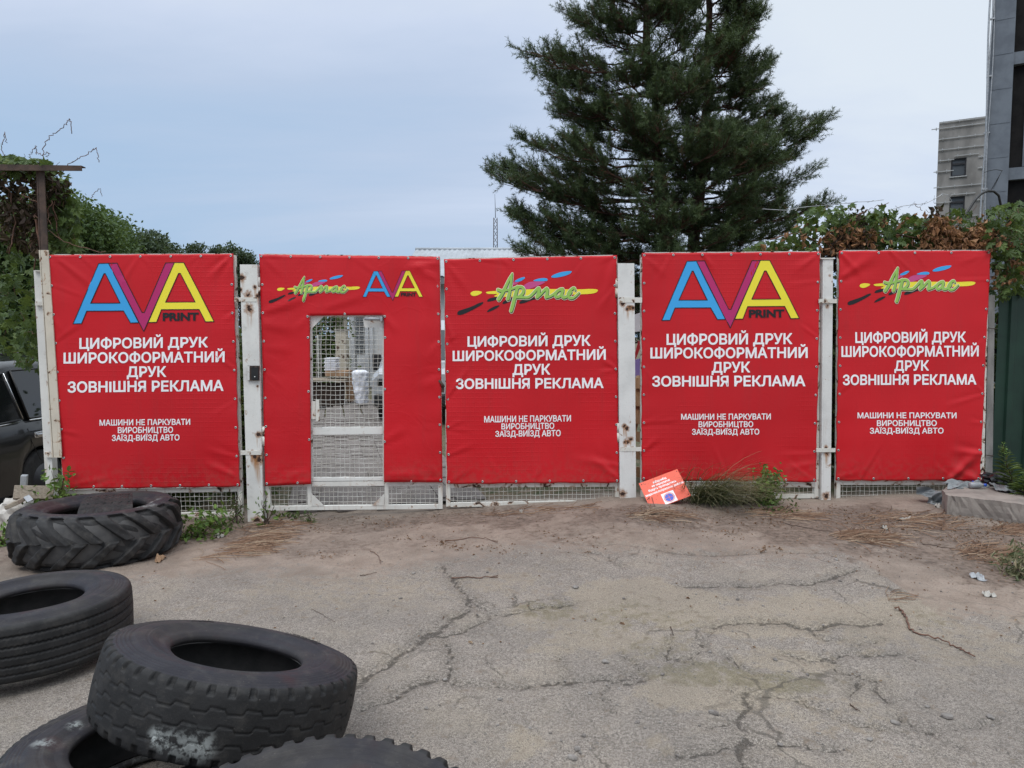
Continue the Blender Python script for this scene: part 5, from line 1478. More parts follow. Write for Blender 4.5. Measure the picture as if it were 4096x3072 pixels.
# --- climbing vines ---------------------------------------------
def img_cloud(rg, n, poly, Y0, Y1):
    """points of a volume whose front outline is the measured one, between two distances"""
    poly = np.array(poly, float); lo, hi = poly.min(0), poly.max(0); out = []
    while len(out) < n:
        q = rg.uniform(lo, hi)
        ins = False; j = len(poly) - 1
        for i in range(len(poly)):
            if (poly[i][1] > q[1]) != (poly[j][1] > q[1]) and q[0] < (poly[j][0] - poly[i][0]) * (q[1] - poly[i][1]) / (poly[j][1] - poly[i][1]) + poly[i][0]: ins = not ins
            j = i
        if ins: out.append(at(q[0], q[1], rg.uniform(Y0, Y1)))
    return np.array(out)
def vine(name, label, loc, parts, stems, seed):
    rg = np.random.default_rng(seed)
    t = thing(name, loc, label, 'climbing plant')
    mb = MB()
    for pts, r in stems:
        p = np.array(pts, float); n = max(8, len(p) * 5)
        a = np.linspace(0, len(p) - 1, n)
        q = np.stack([np.interp(a, np.arange(len(p)), p[:, k]) for k in range(3)], 1) + rg.normal(size=(n, 3)) * .006
        mb.tube(q, r, 5)
    for pn, mat, shape, size, up, polys in parts:
        P = np.concatenate([img_cloud(rg, n, poly, y0, y1) for n, poly, y0, y1 in polys])
        # short stalks tie the leaves back to the mass
        for c in P[::9]:
            e = c + np.clip(rg.normal(size=3), -1.5, 1.5) * np.array([.06, .06, .06]); mb.tube([c, (c + e) / 2 + rg.normal(size=3) * .02, e], .0022, 3, caps=False)
        nrm = rnd_dirs(rg, len(P), up) ; nrm[:, 1] -= .5; nrm /= np.linalg.norm(nrm, axis=1)[:, None]
        ax = rg.normal(size=P.shape) * .6; ax[:, 2] -= .8
        leaves(pn, P, size, shape, mat, t, rg, tint=rg.beta(2, 2.2, len(P)), nrm=nrm, axis=ax)
    mb.build('stems', M['twig_red'], t)
    return t
G1 = [(2960,1015),(2990,985),(3050,965),(3130,950),(3180,900),(3215,840),(3250,815),(3300,840),(3370,820),(3390,850),(3440,860),(3490,850),(3530,860),(3560,835),(3590,855),(3640,860),(3700,880),(3730,900),(3730,1020)]
G2 = [(3600,860),(3640,852),(3680,870),(3730,880),(3770,900),(3800,840),(3850,825),(3880,850),(3920,870),(3940,930),(3940,1010),(3600,1020)]
G3 = [(3950,840),(4000,820),(4050,810),(4140,815),(4140,1180),(3985,1190),(3965,1010),(3940,900)]
B1_ = [(3330,920),(3400,900),(3500,925),(3500,1010),(3310,1010)]
B2_ = [(3700,920),(3730,860),(3770,870),(3800,900),(3860,930),(3930,890),(3975,900),(3990,960),(3970,1000),(3700,1012)]
B3_ = [(3390,830),(3460,830),(3465,890),(3410,910)]
B4_ = [(3715,830),(3760,820),(3770,880),(3720,880)]
vine('climbing_vine', 'vine with green and rust brown leaves growing along the fence top at the right', at(3600, 1940, 7.0) * np.array([1, 1, 0]) + np.array([0, 0, .05]),
     [('leaves', M['leaf_vine'], LEAF_LOBED, .078, .35, [(760, G1, 6.95, 7.7), (330, G2, 7.0, 7.6), (480, G3, 6.75, 7.5), (110, [(3330,820),(3390,800),(3420,850),(3560,830),(3590,860),(3590,1000),(3330,1000)], 6.95, 7.3)]),
      ('dry_leaves', M['leaf_dry'], LEAF_CURL, .075, .0, [(1000, B2_, 6.88, 7.3), (420, B1_, 6.9, 7.2), (130, [(3020,960),(3200,900),(3700,850),(3930,850),(3930,1000),(3020,1010)], 6.9, 7.2), (90, [(3900,900),(4096,860),(4096,1100),(3990,1150)], 6.75, 7.1)]),
      ('dead_leaves', M['leaf_dead'], LEAF_CURL, .06, .0, [(420, B1_, 6.9, 7.4), (30, B3_, 6.9, 7.2), (26, B4_, 6.9, 7.1), (150, [(3280,1000),(3360,960),(3360,1080),(3280,1080)], 7.0, 7.3)])],
     [([at(3300,2000,7.2), at(3310,1500,7.2), at(3330,1000,7.1), at(3400,880,7.1), at(3470,840,7.1)], .010),
      ([at(3330,1000,7.1), at(3200,930,7.2), at(3080,960,7.2)], .007), ([at(3950,1950,7.1), at(3960,1300,7.1), at(3900,1000,7.0), at(3780,900,7.0), at(3740,850,7.0)], .011),
      ([at(3900,1000,7.0), at(3650,950,7.1), at(3450,930,7.1)], .008), ([at(3990,1300,7.1), at(4030,1000,7.1), at(4060,830,7.1)], .010),
      ([at(3440,862,7.1), at(3470,838,7.1), at(3510,822,7.1), at(3560,815,7.1)], .003), ([at(3660,815,7.1), at(3690,845,7.1)], .003)], 51)
LG1 = [(-60,640),(0,628),(60,622),(120,640),(190,640),(200,665),(170,690),(0,690),(-60,690)]
LG2 = [(180,690),(230,680),(270,690),(260,740),(300,790),(330,850),(320,960),(300,1010),(190,1010),(185,850)]
LB1 = [(-60,700),(60,680),(200,690),(230,760),(200,850),(120,870),(0,860),(-60,850)]
LB2 = [(120,850),(165,800),(170,1010),(140,1010)]
def P6(a, b, y=6.6): return at(a, b, y)
vine('climbing_vine', 'half dead vine hanging over the rusty cross pole', at(150, 2020, 6.75) * np.array([1, 1, 0]) + np.array([0, 0, -.12]),
     [('leaves', M['leaf_vine'], LEAF_LOBED, .095, .3, [(190, LG1, 6.45, 6.9), (260, LG2, 6.6, 7.2), (260, [(-80,880),(130,880),(150,1250),(140,1450),(60,1430),(-80,1380)], 6.8, 7.8), (60, [(60,1350),(160,1250),(160,1480),(80,1460)], 6.75, 7.2)]),
      ('dead_leaves', M['leaf_dead'], LEAF_CURL, .085, -.1, [(380, LB1, 6.5, 7.1), (120, LB2, 6.55, 6.8), (160, [(0,860),(120,860),(130,1000),(0,950)], 6.6, 7.2), (120, [(185,700),(260,720),(280,800),(190,850)], 6.6, 7.0)])],
     [([P6(165,1500,6.9), P6(150,1300,6.9), P6(140,1000,6.85), P6(150,700,6.7)], .006),
      ([P6(160,1000,6.55), P6(145,880,6.55), P6(155,760,6.55), P6(165,690,6.55)], .011),
      ([P6(0,690), P6(60,670), P6(150,690), P6(210,720)], .007), ([P6(-40,720), P6(40,760), P6(60,900), P6(40,1010)], .006),
      ([P6(60,690), P6(120,730), P6(170,800), P6(190,900)], .006), ([P6(200,690), P6(220,760), P6(215,850), P6(240,960)], .005),
      ([P6(110,680), P6(180,770), P6(230,880)], .005), ([P6(30,1010,7.2), P6(50,900,7.2), P6(20,780,7.0)], .007),
      ([P6(172,640,6.5), P6(176,590,6.5), P6(190,560,6.5), P6(210,540,6.5), P6(245,515,6.5), P6(268,490,6.5), P6(277,472,6.5), P6(286,490,6.5), P6(288,535,6.5)], .0035),
      ([P6(240,700,6.5), P6(265,665,6.5), P6(290,645,6.5), P6(330,625,6.5), P6(365,610,6.5), P6(385,592,6.5), P6(390,620,6.5), P6(397,648,6.5)], .0033),
      ([P6(16,625,6.5), P6(6,590,6.5), P6(12,560,6.5), P6(20,527,6.5), P6(22,570,6.5)], .0033),
      ([P6(120,625,6.5), P6(130,605,6.5), P6(143,582,6.5), P6(148,620,6.5)], .0028), ([P6(150,610,6.5), P6(175,620,6.5), P6(192,606,6.5), P6(193,625,6.5)], .0026),
      ([P6(365,795,7.2), P6(380,770,7.2), P6(402,752,7.2), P6(411,785,7.2)], .003),
      ([P6(145,870,6.5), P6(200,930,6.5), P6(300,985,6.5), P6(420,1010,6.5)], .0035), ([P6(90,780,6.5), P6(150,810,6.5), P6(185,835,6.5)], .006),
      ([P6(210,800,6.5), P6(190,850,6.5), P6(205,900,6.5)], .004)], 52)

# --- weeds, grass -----------------------------------------------
def grass_clump():
    rg = np.random.default_rng(61)
    base = gpt(2790, 1995); base[1] -= .06
    t = thing('grass_clump', base, 'clump of long bent grass beside the fallen red board', 'grass clump')
    V, F, tint = [], [], []
    def blade(b, d, L, bend, w_, tn, drop):
        n = 7; s = np.linspace(0, 1, n); p = np.zeros((n, 3)); dirv = np.array([d[0], d[1], 1.0])
        az = np.array([d[0], d[1], 0]) ; az /= np.linalg.norm(az) + 1e-9
        ang = bend[0] + (bend[1] - bend[0]) * s ** .9
        st = L / (n - 1); q = np.array(b, float)
        for i in range(n):
            p[i] = q; q = q + st * (az * math.sin(ang[i]) + np.array([0, 0, math.cos(ang[i])]))
            g = float(gz(q[0], q[1])) + .006 + rg.uniform(0, .02)
            if q[2] < g: q[2] = g
        sd_ = np.cross(az, [0, 0, 1.0]); sd_ = sd_ + rg.normal(size=3) * .3
        ww = w_ * (1 - s ** 2 * .9)
        b0 = len(V); 
        for i in range(n): V.append(p[i] - sd_ * ww[i]); V.append(p[i] + sd_ * ww[i])
        for i in range(n - 1): F.append((b0 + 2 * i, b0 + 2 * i + 1, b0 + 2 * i + 3, b0 + 2 * i + 2)); tint.append(tn + .35 * s[i] * drop)
    for i in range(620):
        u = rg.uniform(-1, 1)
        b = base + np.array([u * .13 + rg.normal() * .05 + .03, rg.normal() * .07 - .04, 0]); b[2] = float(gz(b[0], b[1])) 
        a = rg.normal(-1.05, .45) if rg.uniform() < .8 else rg.uniform(-2.8, .6)
        blade(b, (math.cos(a), math.sin(a)), rg.uniform(.34, .88), (rg.uniform(.35, 1.1), rg.uniform(1.5, 2.1)), rg.uniform(.0012, .0028), rg.uniform(.0, .55), 1)
    for i in range(26):
        b = base + np.array([rg.normal() * .22, rg.normal() * .05, 0]); b[2] = float(gz(b[0], b[1]))
        a = rg.uniform(0, 6.28)
        blade(b, (math.cos(a), math.sin(a)), rg.uniform(.25, .55), (rg.uniform(.05, .3), rg.uniform(.3, 1.6)), .0016, rg.uniform(.1, .9), 1)
    for i in range(260):                       # trailing dry skirt to the right
        b = base + np.array([rg.uniform(.1, .55), rg.normal(0, .05) - .02, 0]); b[2] = float(gz(b[0], b[1]))
        a = rg.normal(-.75, .4)
        blade(b, (math.cos(a), math.sin(a)), rg.uniform(.2, .6), (rg.uniform(.5, 1.2), rg.uniform(1.5, 1.9)), .0016, rg.uniform(.35, .95), 1)
    bigmesh('blades', V, F, M['grass'], t, attrs={'tint': ('FACE', np.clip(tint, 0, 1))})
grass_clump()
p = gpt(3055, 2005); shrub('small bright green shrub in front of the mesh, right of the grass clump', p[0], p[1] - .12, .34, .30, 700, .045, M['leaf_light'], 62, LEAF_OVAL, d_=.26)
p = gpt(2950, 2010); shrub('grey green weed patch between grass clump and bright shrub', p[0], p[1] - .05, .5, .14, 260, .05, M['grass'], 63, LEAF_LANCE, cat='weed', name='weed', d_=.2)
p = gpt(3180, 2050); shrub('sparse low weed below the bright green shrub', p[0] - .15, p[1], .45, .08, 90, .035, M['leaf_vine'], 64, LEAF_OVAL, cat='weed', name='weed', d_=.25)
p = gpt(780, 2150); shrub('leafy nettle patch between tractor tyre and mesh panel', p[0], p[1], .55, .20, 280, .055, M['leaf_light'], 65, LEAF_OVAL, cat='weed', name='weed', d_=.45)
p = gpt(880, 2115); shrub('low nettle clump beside the foot of the call box post', p[0], p[1], .40, .12, 130, .045, M['leaf_vine'], 66, LEAF_OVAL, cat='weed', name='weed', d_=.3)
p = gpt(1065, 2100); shrub('small plant with drooping leaves at the foot of the call box post', p[0], p[1] - .03, .20, .30, 42, .05, M['leaf_light'], 67, LEAF_OVAL, cat='weed', name='weed', d_=.15)
p = gpt(980, 2085); shrub('upright weed with narrow leaves against the left side of the call box post', p[0] - .05, p[1] - .05, .12, .34, 48, .065, M['leaf_vine'], 68, LEAF_LANCE, cat='weed', name='weed', d_=.12)
p = gpt(1243, 2090); shrub('tiny tuft growing on the sand before the gate', p[0], p[1], .10, .09, 90, .03, M['leaf_vine'], 69, LEAF_LANCE, cat='weed', name='weed', d_=.08)
p = gpt(1150, 2075); shrub('flat weed in the sand below the left end of the gate leaf', p[0], p[1], .5, .06, 120, .035, M['leaf_vine'], 70, LEAF_OVAL, cat='weed', name='weed', d_=.15)
p = fp(230, 2000, .15); shrub('bramble climbing the end post at the left end of the fence', p[0] - .05, p[1] + .05, .62, .58, 300, .062, M['leaf_light'], 71, LEAF_OVAL, name='bramble', d_=.3)
p = gpt(330, 2010); shrub('leafy bramble arching above the tractor tyre', p[0] - .05, p[1] + .2, .7, .24, 300, .055, M['leaf_light'], 72, LEAF_OVAL, name='bramble', d_=.3)
p = gpt(25, 2180); shrub('light green weed in front of the pale stone block', p[0], p[1], .32, .14, 130, .05, M['leaf_light'], 73, LEAF_OVAL, cat='weed', name='weed', d_=.2)
p = gpt(4075, 2300); shrub('yellowing grass tuft at the right edge of the yard', p[0], p[1], .4, .16, 420, .055, M['grass'], 74, LEAF_LANCE, cat='weed', name='weed', d_=.3)
# goldenrod by the green sheet fence
def goldenrod(label, px, py, top, seed, Y, spread=1.0):
    rg = np.random.default_rng(seed)
    b = at(px, py, Y); tp = at(*top, Y - .05)
    t = thing('goldenrod', b, label, 'weed', 'goldenrods by the green sheet fence')
    mb = MB(); p = branchy(rg, mb, b, tp, .006, .002, .02, 12, 5)
    n = 74; u = np.linspace(.08, .90, n)
    c = np.stack([np.interp(u, np.linspace(0, 1, 12), p[:, k]) for k in range(3)], 1)
    a = np.arange(n) * 2.4; ax = np.stack([np.cos(a), np.sin(a), .15 - .55 * (1 - u)], 1)
    nr = np.stack([-.4 * np.cos(a), -.4 * np.sin(a), np.ones(n)], 1); nr /= np.linalg.norm(nr, axis=1)[:, None]
    leaves('leaves', c, np.interp(u, [0, .5, .9], [.15, .15, .05]) * spread, LEAF_LANCE, M['leaf_vine'], t, rg, nrm=nr, axis=ax)
    m_ = 120; u = rg.uniform(.86, 1, m_)
    c = np.stack([np.interp(u, np.linspace(0, 1, 12), p[:, k]) for k in range(3)], 1) + rg.normal(size=(m_, 3)) * .016
    leaves('flower_head', c, .018, LEAF_QUAD, M['leaf_light'], t, rg)
    mb.build('stem', M['twig'], t)
goldenrod('goldenrod with a slender pale flower head in front of the green sheet fence', 4068, 2010, (4010, 1782), 81, 6.3)
goldenrod('leafy goldenrod cut by the right frame edge', 4110, 2030, (4104, 1900), 82, 6.15, 1.1)
# ------------------------------------------------------------------ buildings
def big_building():
    P0 = at(3935, 850, 25.0); dR = np.array([.862, -.507, 0]); nF = np.array([-.507, -.862, 0])   # facade runs right and nearer; nF faces us
    z0, zt = -.3, 26.0
    o = np.array([P0[0], P0[1], 0])
    t = thing('unfinished_building', o + [0, 0, z0], 'tall dark building shell with blue grey frame at the right edge', 'building')
    def Q(u, z, d): return o + dR * u + nF * d + np.array([0, 0, z])
    def blk(mb, u0, u1, za, zb, d0, d1, mi=0):
        mb.hexa([Q(u0, za, d1), Q(u1, za, d1), Q(u1, za, d0), Q(u0, za, d0), Q(u0, zb, d1), Q(u1, zb, d1), Q(u1, zb, d0), Q(u0, zb, d0)], mi)
    cols = [0, 6.0, 12.0]; cw = .66
    mb = MB()
    for u in cols: blk(mb, u, u + cw, z0, zt, -.45, 0)
    mb.build('column', M['bldg'], t)
    zs = [CAMH + (1344 - y) / FPX * 24.6 for y in (1150, 706, 262, -180, -620, -1060)]
    for z in zs:
        for u in cols[:-1]: mb = MB(); blk(mb, u + cw, u + 6.0, z - .20, z + .20, -.40, -.06); mb.build('floor_beam', M['bldg'], t)
    for u in cols[:-1]:
        for za, zb in zip([z0] + zs, zs):
            mb = MB(); blk(mb, u + cw, u + 6.0, za + .2, zb - .2, -.36, -.30); mb.build('netting', M['net'], t)
    mb = MB(); blk(mb, 1.2, 12.5, z0, zt, -9, -.46); mb.build('core', M['net'], t)
    mb = MB()
    for u, za, zb in ((1.05, zs[1] + .25, zs[2] - .9), (1.25, zs[2] + .2, zs[3] - .4)):
        blk(mb, u, u + .10, za, zb, -.30, -.24)
    mb.build('standpipe', M['bldg'], t)
    for z in np.arange(4.3, 13.5, 1.15):
        mb = MB(); blk(mb, .03, cw - .03, z, z + .02, 0.002, .010); mb.build('pour_joint', M['batten'] if False else M['bldg'], t)
    mb = MB()
    for k, (u, w_) in enumerate(((-.07, .03), (-.02, .022), (.04, .016))):
        pts = [Q(u + .03 * math.sin(z * .9 + k * 2), z, .06 + .03 * math.sin(z * .7 + k)) for z in np.arange(z0, zt, .5)]
        mb.tube(pts, w_, 6)
    for z in np.arange(1, zt, 1.9): blk(mb, -.10, .07, z, z + .05, .0, .08)
    mb.build('downpipe', M['zinc'], t)
    mb = MB()
    pts = [at(3937, 690, 24.2), at(3955, 683, 24), at(3985, 678, 23.8), at(4010, 683, 23.5)]
    mb.tube(pts, .012, 5); mb.tube([at(4008, 683, 23.3), at(3990, 715, 23.3), at(3965, 760, 23.6)], .010, 5); mb.tube([at(4006, 686, 23.3), at(3983, 735, 23.3), at(3972, 756, 23.6)], .008, 5)
    mb.build('loose_wire', M['dark'], t)
big_building()
def stair_tower():
    P0 = at(3757, 490, 50.0); dR = np.array([.862, -.507, 0]); nF = np.array([-.507, -.862, 0])
    o = np.array([P0[0], P0[1], 0]); zt = P0[2] + .02; z0 = -.3; W = 6.0
    t = thing('concrete_tower', o + [0, 0, z0], 'bare concrete stair tower with pale battens and two dark windows', 'building')
    def Q(u, z, d): return o + dR * u + nF * d + np.array([0, 0, z])
    def blk(mb, u0, u1, za, zb, d0, d1, mi=0):
        mb.hexa([Q(u0, za, d1), Q(u1, za, d1), Q(u1, za, d0), Q(u0, za, d0), Q(u0, zb, d1), Q(u1, zb, d1), Q(u1, zb, d0), Q(u0, zb, d0)], mi)
    k = 50.0 / FPX
    def uz(px, py):                                    # pixel -> (u, z) on the facade
        d = raydir(px, py); tt = (o[0] * nF[0] + o[1] * nF[1]) / (d[0] * nF[0] + d[1] * nF[1]); p = d * tt
        return (p[0] - o[0]) * dR[0] + (p[1] - o[1]) * dR[1], CAMH + p[2]
    wins = []
    for (xa, ya, xb, yb) in ((3805, 636, 3862, 708), (3800, 788, 3857, 862)):
        u0, z1 = uz(xa, ya); u1, z2 = uz(xb, yb); wins.append((u0, u1, min(z1, z2) if False else uz(xa, yb)[1], uz(xa, ya)[1]))
    # wall with window openings: vertical strips round the openings
    mb = MB()
    uA = min(w_[0] for w_ in wins); uB = max(w_[1] for w_ in wins)
    blk(mb, 0, uA, z0, zt, -.35, 0); blk(mb, uB, W, z0, zt, -.35, 0)
    edges = [z0] + [v for w_ in sorted(wins, key=lambda q: q[2]) for v in (w_[2], w_[3])] + [zt]
    for a, b in zip(edges[::2], edges[1::2]): blk(mb, uA, uB, a, b, -.35, 0)
    blk(mb, 0, W, z0, zt - .05, -7, -.36)
    mb.build('wall', M['tower'], t)
    for (u0, u1, za, zb) in wins:
        mb = MB(); f = .09; u0, u1 = uA, uB
        blk(mb, u0, u0 + f, za, zb, -.2, -.08); blk(mb, u1 - f, u1, za, zb, -.2, -.08)
        blk(mb, u0 + f, u1 - f, za, za + f, -.2, -.08); blk(mb, u0 + f, u1 - f, zb - f, zb, -.2, -.08)
        zm = za + (zb - za) * .70; blk(mb, u0 + f, u1 - f, zm - .06, zm + .06, -.2, -.07)
        w_ = mb.build('window', M['winframe'], t)
        mb = MB(); blk(mb, u0 + f, u1 - f, za + f, zm - .06, -.18, -.15); blk(mb, u0 + f, u1 - f, zm + .06, zb - f, -.18, -.15)
        mb.build('pane', M['glass'], w_)
        mb = MB(); blk(mb, u0 - .06, u1 + .06, za - .06, za, 0.002, .10); mb.build('sill', M['batten'], w_)
    rails = [(494, 0, 1), (516, -.12, 1), (559, 0, 1), (602, 0, 1), (645, 0, .26), (645, .63, 1), (688, -.06, .26), (688, .63, 1), (751, -.05, 1), (812, -.03, .24), (812, .60, 1), (872, 0, 1), (632, .26, .64), (784, .23, .61)]
    for (y, a, b) in rails:
        z = uz(3757, y)[1]; mb = MB(); blk(mb, a * W * .62, b * W * .62, z - .026, z + .026, .06, .10)
        n = max(2, int((b - a) * 4))
        for i in range(n):
            uu = (a + (b - a) * (i + .25) / n) * W * .62; blk(mb, uu, uu + .05, z - .10, z + .10, .002, .06)
        mb.build('batten', M['batten'], t)
stair_tower()
def low_building():
    t = thing('workshop_building', (-1.5, 22.5, 0), 'low white workshop with grey corrugated roof behind the gate', 'building')
    x0, x1, y0, y1, ze = -5.15, 1.8, 22.5, 29.5, at(1770, 1115, 22.0)[2]
    zr_ = at(1960, 998, 26.0)[2]
    mb = MB()
    mb.box(((-3.2 + x1) / 2, (y0 + y1) / 2, ze / 2 - .1), (x1 + 3.2, y1 - y0, ze + .2))
    mb.box(((x0 - 3.202) / 2, y0 + 2, 1.35), (-3.202 - x0, 4, 2.9))
    mb.build('wall', M['wall_white'], t)
    # corrugated roof: two slopes, ridge along x
    def slope(xa, xb, ya, yb, za, zb):
        n = int((xb - xa) / .045); xs = np.linspace(xa, xb, n + 1)
        V = np.concatenate([np.stack([xs, np.full(n + 1, yy), z + .022 * np.cos(xs * 2 * math.pi / .18)], 1) for yy, z in ((ya, za), (yb, zb))])
        m_ = n + 1
        mb.add(V, [(i, i + 1, m_ + i + 1, m_ + i) for i in range(n)], 0, True)
        mb.add(V - [0, 0, .02], [(m_ + i, m_ + i + 1, i + 1, i) for i in range(n)], 0, True)
    mb = MB(); slope(-3.5, x1 + .3, y0 - .5, 26.0, ze + .08, zr_); slope(-3.5, x1 + .3, 26.0, y1 + .5, zr_, ze + .08)
    mb.tube([(-3.5, 26.0, zr_), (x1 + .3, 26.0, zr_)], .07, 8)
    mb.build('roof', M['roof'], t)
    mb = MB(); mb.box(((-3.2 + x1) / 2, y0 - .47, ze - .06), (x1 + 3.2 + .6, .03, .20)); mb.build('fascia', M['louver'], t)
    mb = MB()
    a = at(1423, 1262, 22.47); b = at(1462, 1420, 22.47)
    for z in np.arange(b[2], a[2], .075): mb.box(((a[0] + b[0]) / 2, 22.45, z), (b[0] - a[0], .05, .05))
    mb.build('louver', M['louver'], t)
    mb = MB()
    for xx in (1412, 1468, 1486): p = at(xx, 1400, 22.43); mb.box((p[0], 22.42, 1.6), (.10, .07, 3.1))
    mb.build('trim', M['pale'], t)
    mb = MB(); a = at(1427, 1421, 22.4); b = at(1478, 1500, 22.4); mb.box(((a[0] + b[0]) / 2, 22.43, (a[2] + b[2]) / 2), (b[0] - a[0], .05, a[2] - b[2])); mb.build('door_panel', M['pale'], t)
    a = at(1756, 1300, 22.4); b = at(1792, 1468, 22.4)
    mb = MB(); mb.box(((a[0] + b[0]) / 2, 22.45, (a[2] + b[2]) / 2), (.5, .06, a[2] - b[2])); mb.build('window', M['louver'], t)
low_building()
def mast():
    d = 60.0; b = at(1982, 1003, d); t = thing('radio_mast', (b[0], d, 0), 'slim dark lattice radio mast with a whip antenna far behind the gate', 'mast')
    mb = MB(); z0, z1 = 0.0, at(1982, 872, d)[2]; n = 22
    def w_(z): return .24 - .10 * (z - z0) / (z1 - z0)
    for sx, sy in ((-1, -1), (1, -1), (1, 1), (-1, 1)):
        mb.tube([(b[0] + sx * w_(z0), d + sy * w_(z0), z0), (b[0] + sx * w_(z1), d + sy * w_(z1), z1)], .028, 4)
    zs = np.linspace(z0, z1, n + 1)
    for i in range(n):
        a, c = zs[i], zs[i + 1]
        cor = [(-1, -1), (1, -1), (1, 1), (-1, 1)]
        for k in range(4):
            p, q = cor[k], cor[(k + 1) % 4]
            if i % 2: p, q = q, p
            mb.tube([(b[0] + p[0] * w_(a), d + p[1] * w_(a), a), (b[0] + q[0] * w_(c), d + q[1] * w_(c), c)], .018, 4)
    mb.build('lattice', M['rust'], t)
    mb = MB(); z2 = at(1982, 775, d)[2]; mb.tube([(b[0], d, z1), (b[0] - .02, d, (z1 + z2) / 2), (b[0] - .05, d, z2)], [.03, .022, .012], 5); mb.build('antenna', M['dark'], t)
mast()
# dark green corrugated sheet fence on the right
def sheet_fence():
    t = thing('sheet_fence', fp(4040, 1960, -.2), 'dark green ribbed metal sheet fence at the right edge', 'fence')
    a = fp(3962, 1184, -.16); a0 = fp(3962, 1960, -.16)
    x0 = a0[0]; y0 = a0[1]; zt = a[2]; zb = -.1
    mb = MB(); n = 60; xs = np.linspace(0, 3.0, n * 4 + 1)
    ph = (xs / .20) % 1
    off = np.interp(ph, [0, .5, .56, .82, .88, 1], [0, 0, .022, .022, 0, 0])
    F0 = np.stack([x0 + xs, y0 + xs * FK - off, np.full(len(xs), zb)], 1); F1 = F0.copy(); F1[:, 2] = zt + .012 * xs
    m_ = len(xs)
    mb.add(np.concatenate([F0, F1]), [(i, i + 1, m_ + i + 1, m_ + i) for i in range(m_ - 1)])
    B0 = F0 + [0, .004, 0]; B1 = F1 + [0, .004, 0]
    mb.add(np.concatenate([B0, B1]), [(m_ + i, m_ + i + 1, i + 1, i) for i in range(m_ - 1)])
    mb.add(np.concatenate([F1, B1]), [(i, i + 1, m_ + i + 1, m_ + i) for i in range(m_ - 1)])
    mb.build('sheet', M['green_sheet'], t)
    mb = MB(); mb.box((x0 + 1.5, y0 + .09, 1.5), (3, .04, .05)); mb.box((x0 + 1.5, y0 + .09, .5), (3, .04, .05)); mb.build('rail', M['dark'], t)
sheet_fence()
# cable looping over the vine, barbed wire
mb = MB()
cp = [(3780,960),(3850,880),(3900,800),(3925,775),(3950,763),(3975,765),(3995,782),(4003,820),(4012,880)]
pts = np.array([at(a, b, 7.2 + i * .02) for i, (a, b) in enumerate(cp)])
tt = np.linspace(0, len(pts) - 1, 50); mb.tube(np.stack([np.interp(tt, np.arange(len(pts)), pts[:, k]) for k in range(3)], 1), .012, 8)
tag(mb.build('cable', M['dark'], None, loc=pts[0]), 'thick black cable arching out of the vine before the dark building', 'cable')
def barbed(label, px, Y):
    pts = np.array([at(a, b, Y) for a, b in px]); t_ = np.linspace(0, len(pts) - 1, 60)
    P = np.stack([np.interp(t_, np.arange(len(pts)), pts[:, k]) for k in range(3)], 1)
    for _ in range(3): P[1:-1] = (P[:-2] + P[1:-1] * 2 + P[2:]) / 4
    mb = MB(); mb.tube(P, .0028, 4)
    rg = np.random.default_rng(int(px[0][0]))
    for i in range(6, 58, 9):
        for _ in range(2): v = rg.normal(size=3) * .018; mb.tube([P[i] - v, P[i] + v], .0020, 3)
    tag(mb.build('barbed_wire', M['zinc'], None, loc=P[0]), label, 'barbed wire', 'loose barbed wire strands')
barbed('loose barbed wire strand sticking up left of the concrete tower', [(3050,836),(3150,842),(3200,830),(3330,818),(3400,812),(3420,808),(3480,806),(3535,799)], 7.1)
barbed('loose barbed wire strand arching against the concrete tower', [(3570,845),(3600,825),(3660,818),(3700,815),(3740,795),(3770,776),(3795,780),(3808,808)], 7.15)
# ------------------------------------------------------------------ the yard behind the gate
def path_pavers():
    rg = np.random.default_rng(91)
    t = thing('paved_path', (-1.2, 12, 0), 'narrow path of brown grey pavers running away behind the wicket door', 'path')
    mb = MB()
    for r_ in range(38):
        y = 6.95 + r_ * .29; xc = -1.25 - (y - 6.95) * .255
        for k in range(9):
            xx = xc + (k - 4) * .195
            z = float(gz(xx, y)) + .02 + rg.uniform(-.006, .006)
            mb.box((xx, y + (.145 if k % 2 else 0), z), (.190, .283, .05), rz=.25)
    mb.build('pavers', M['paver'], t)
    mb = MB(); n_ = 24; Vb = []
    for i in range(n_ + 1):
        y = 6.85 + i * .46; xc = -1.25 - (y - 6.95) * .255
        for xx in (xc - .98, xc + .98): Vb.append((xx, y, float(gz(xx, y)) + .032))
    mb.add(Vb, [(2 * i, 2 * i + 1, 2 * i + 3, 2 * i + 2) for i in range(n_)]); mb.build('joint_sand', M['paver'], t)
    t['kind'] = 'structure'
    if 'category' in t: pass
path_pavers()
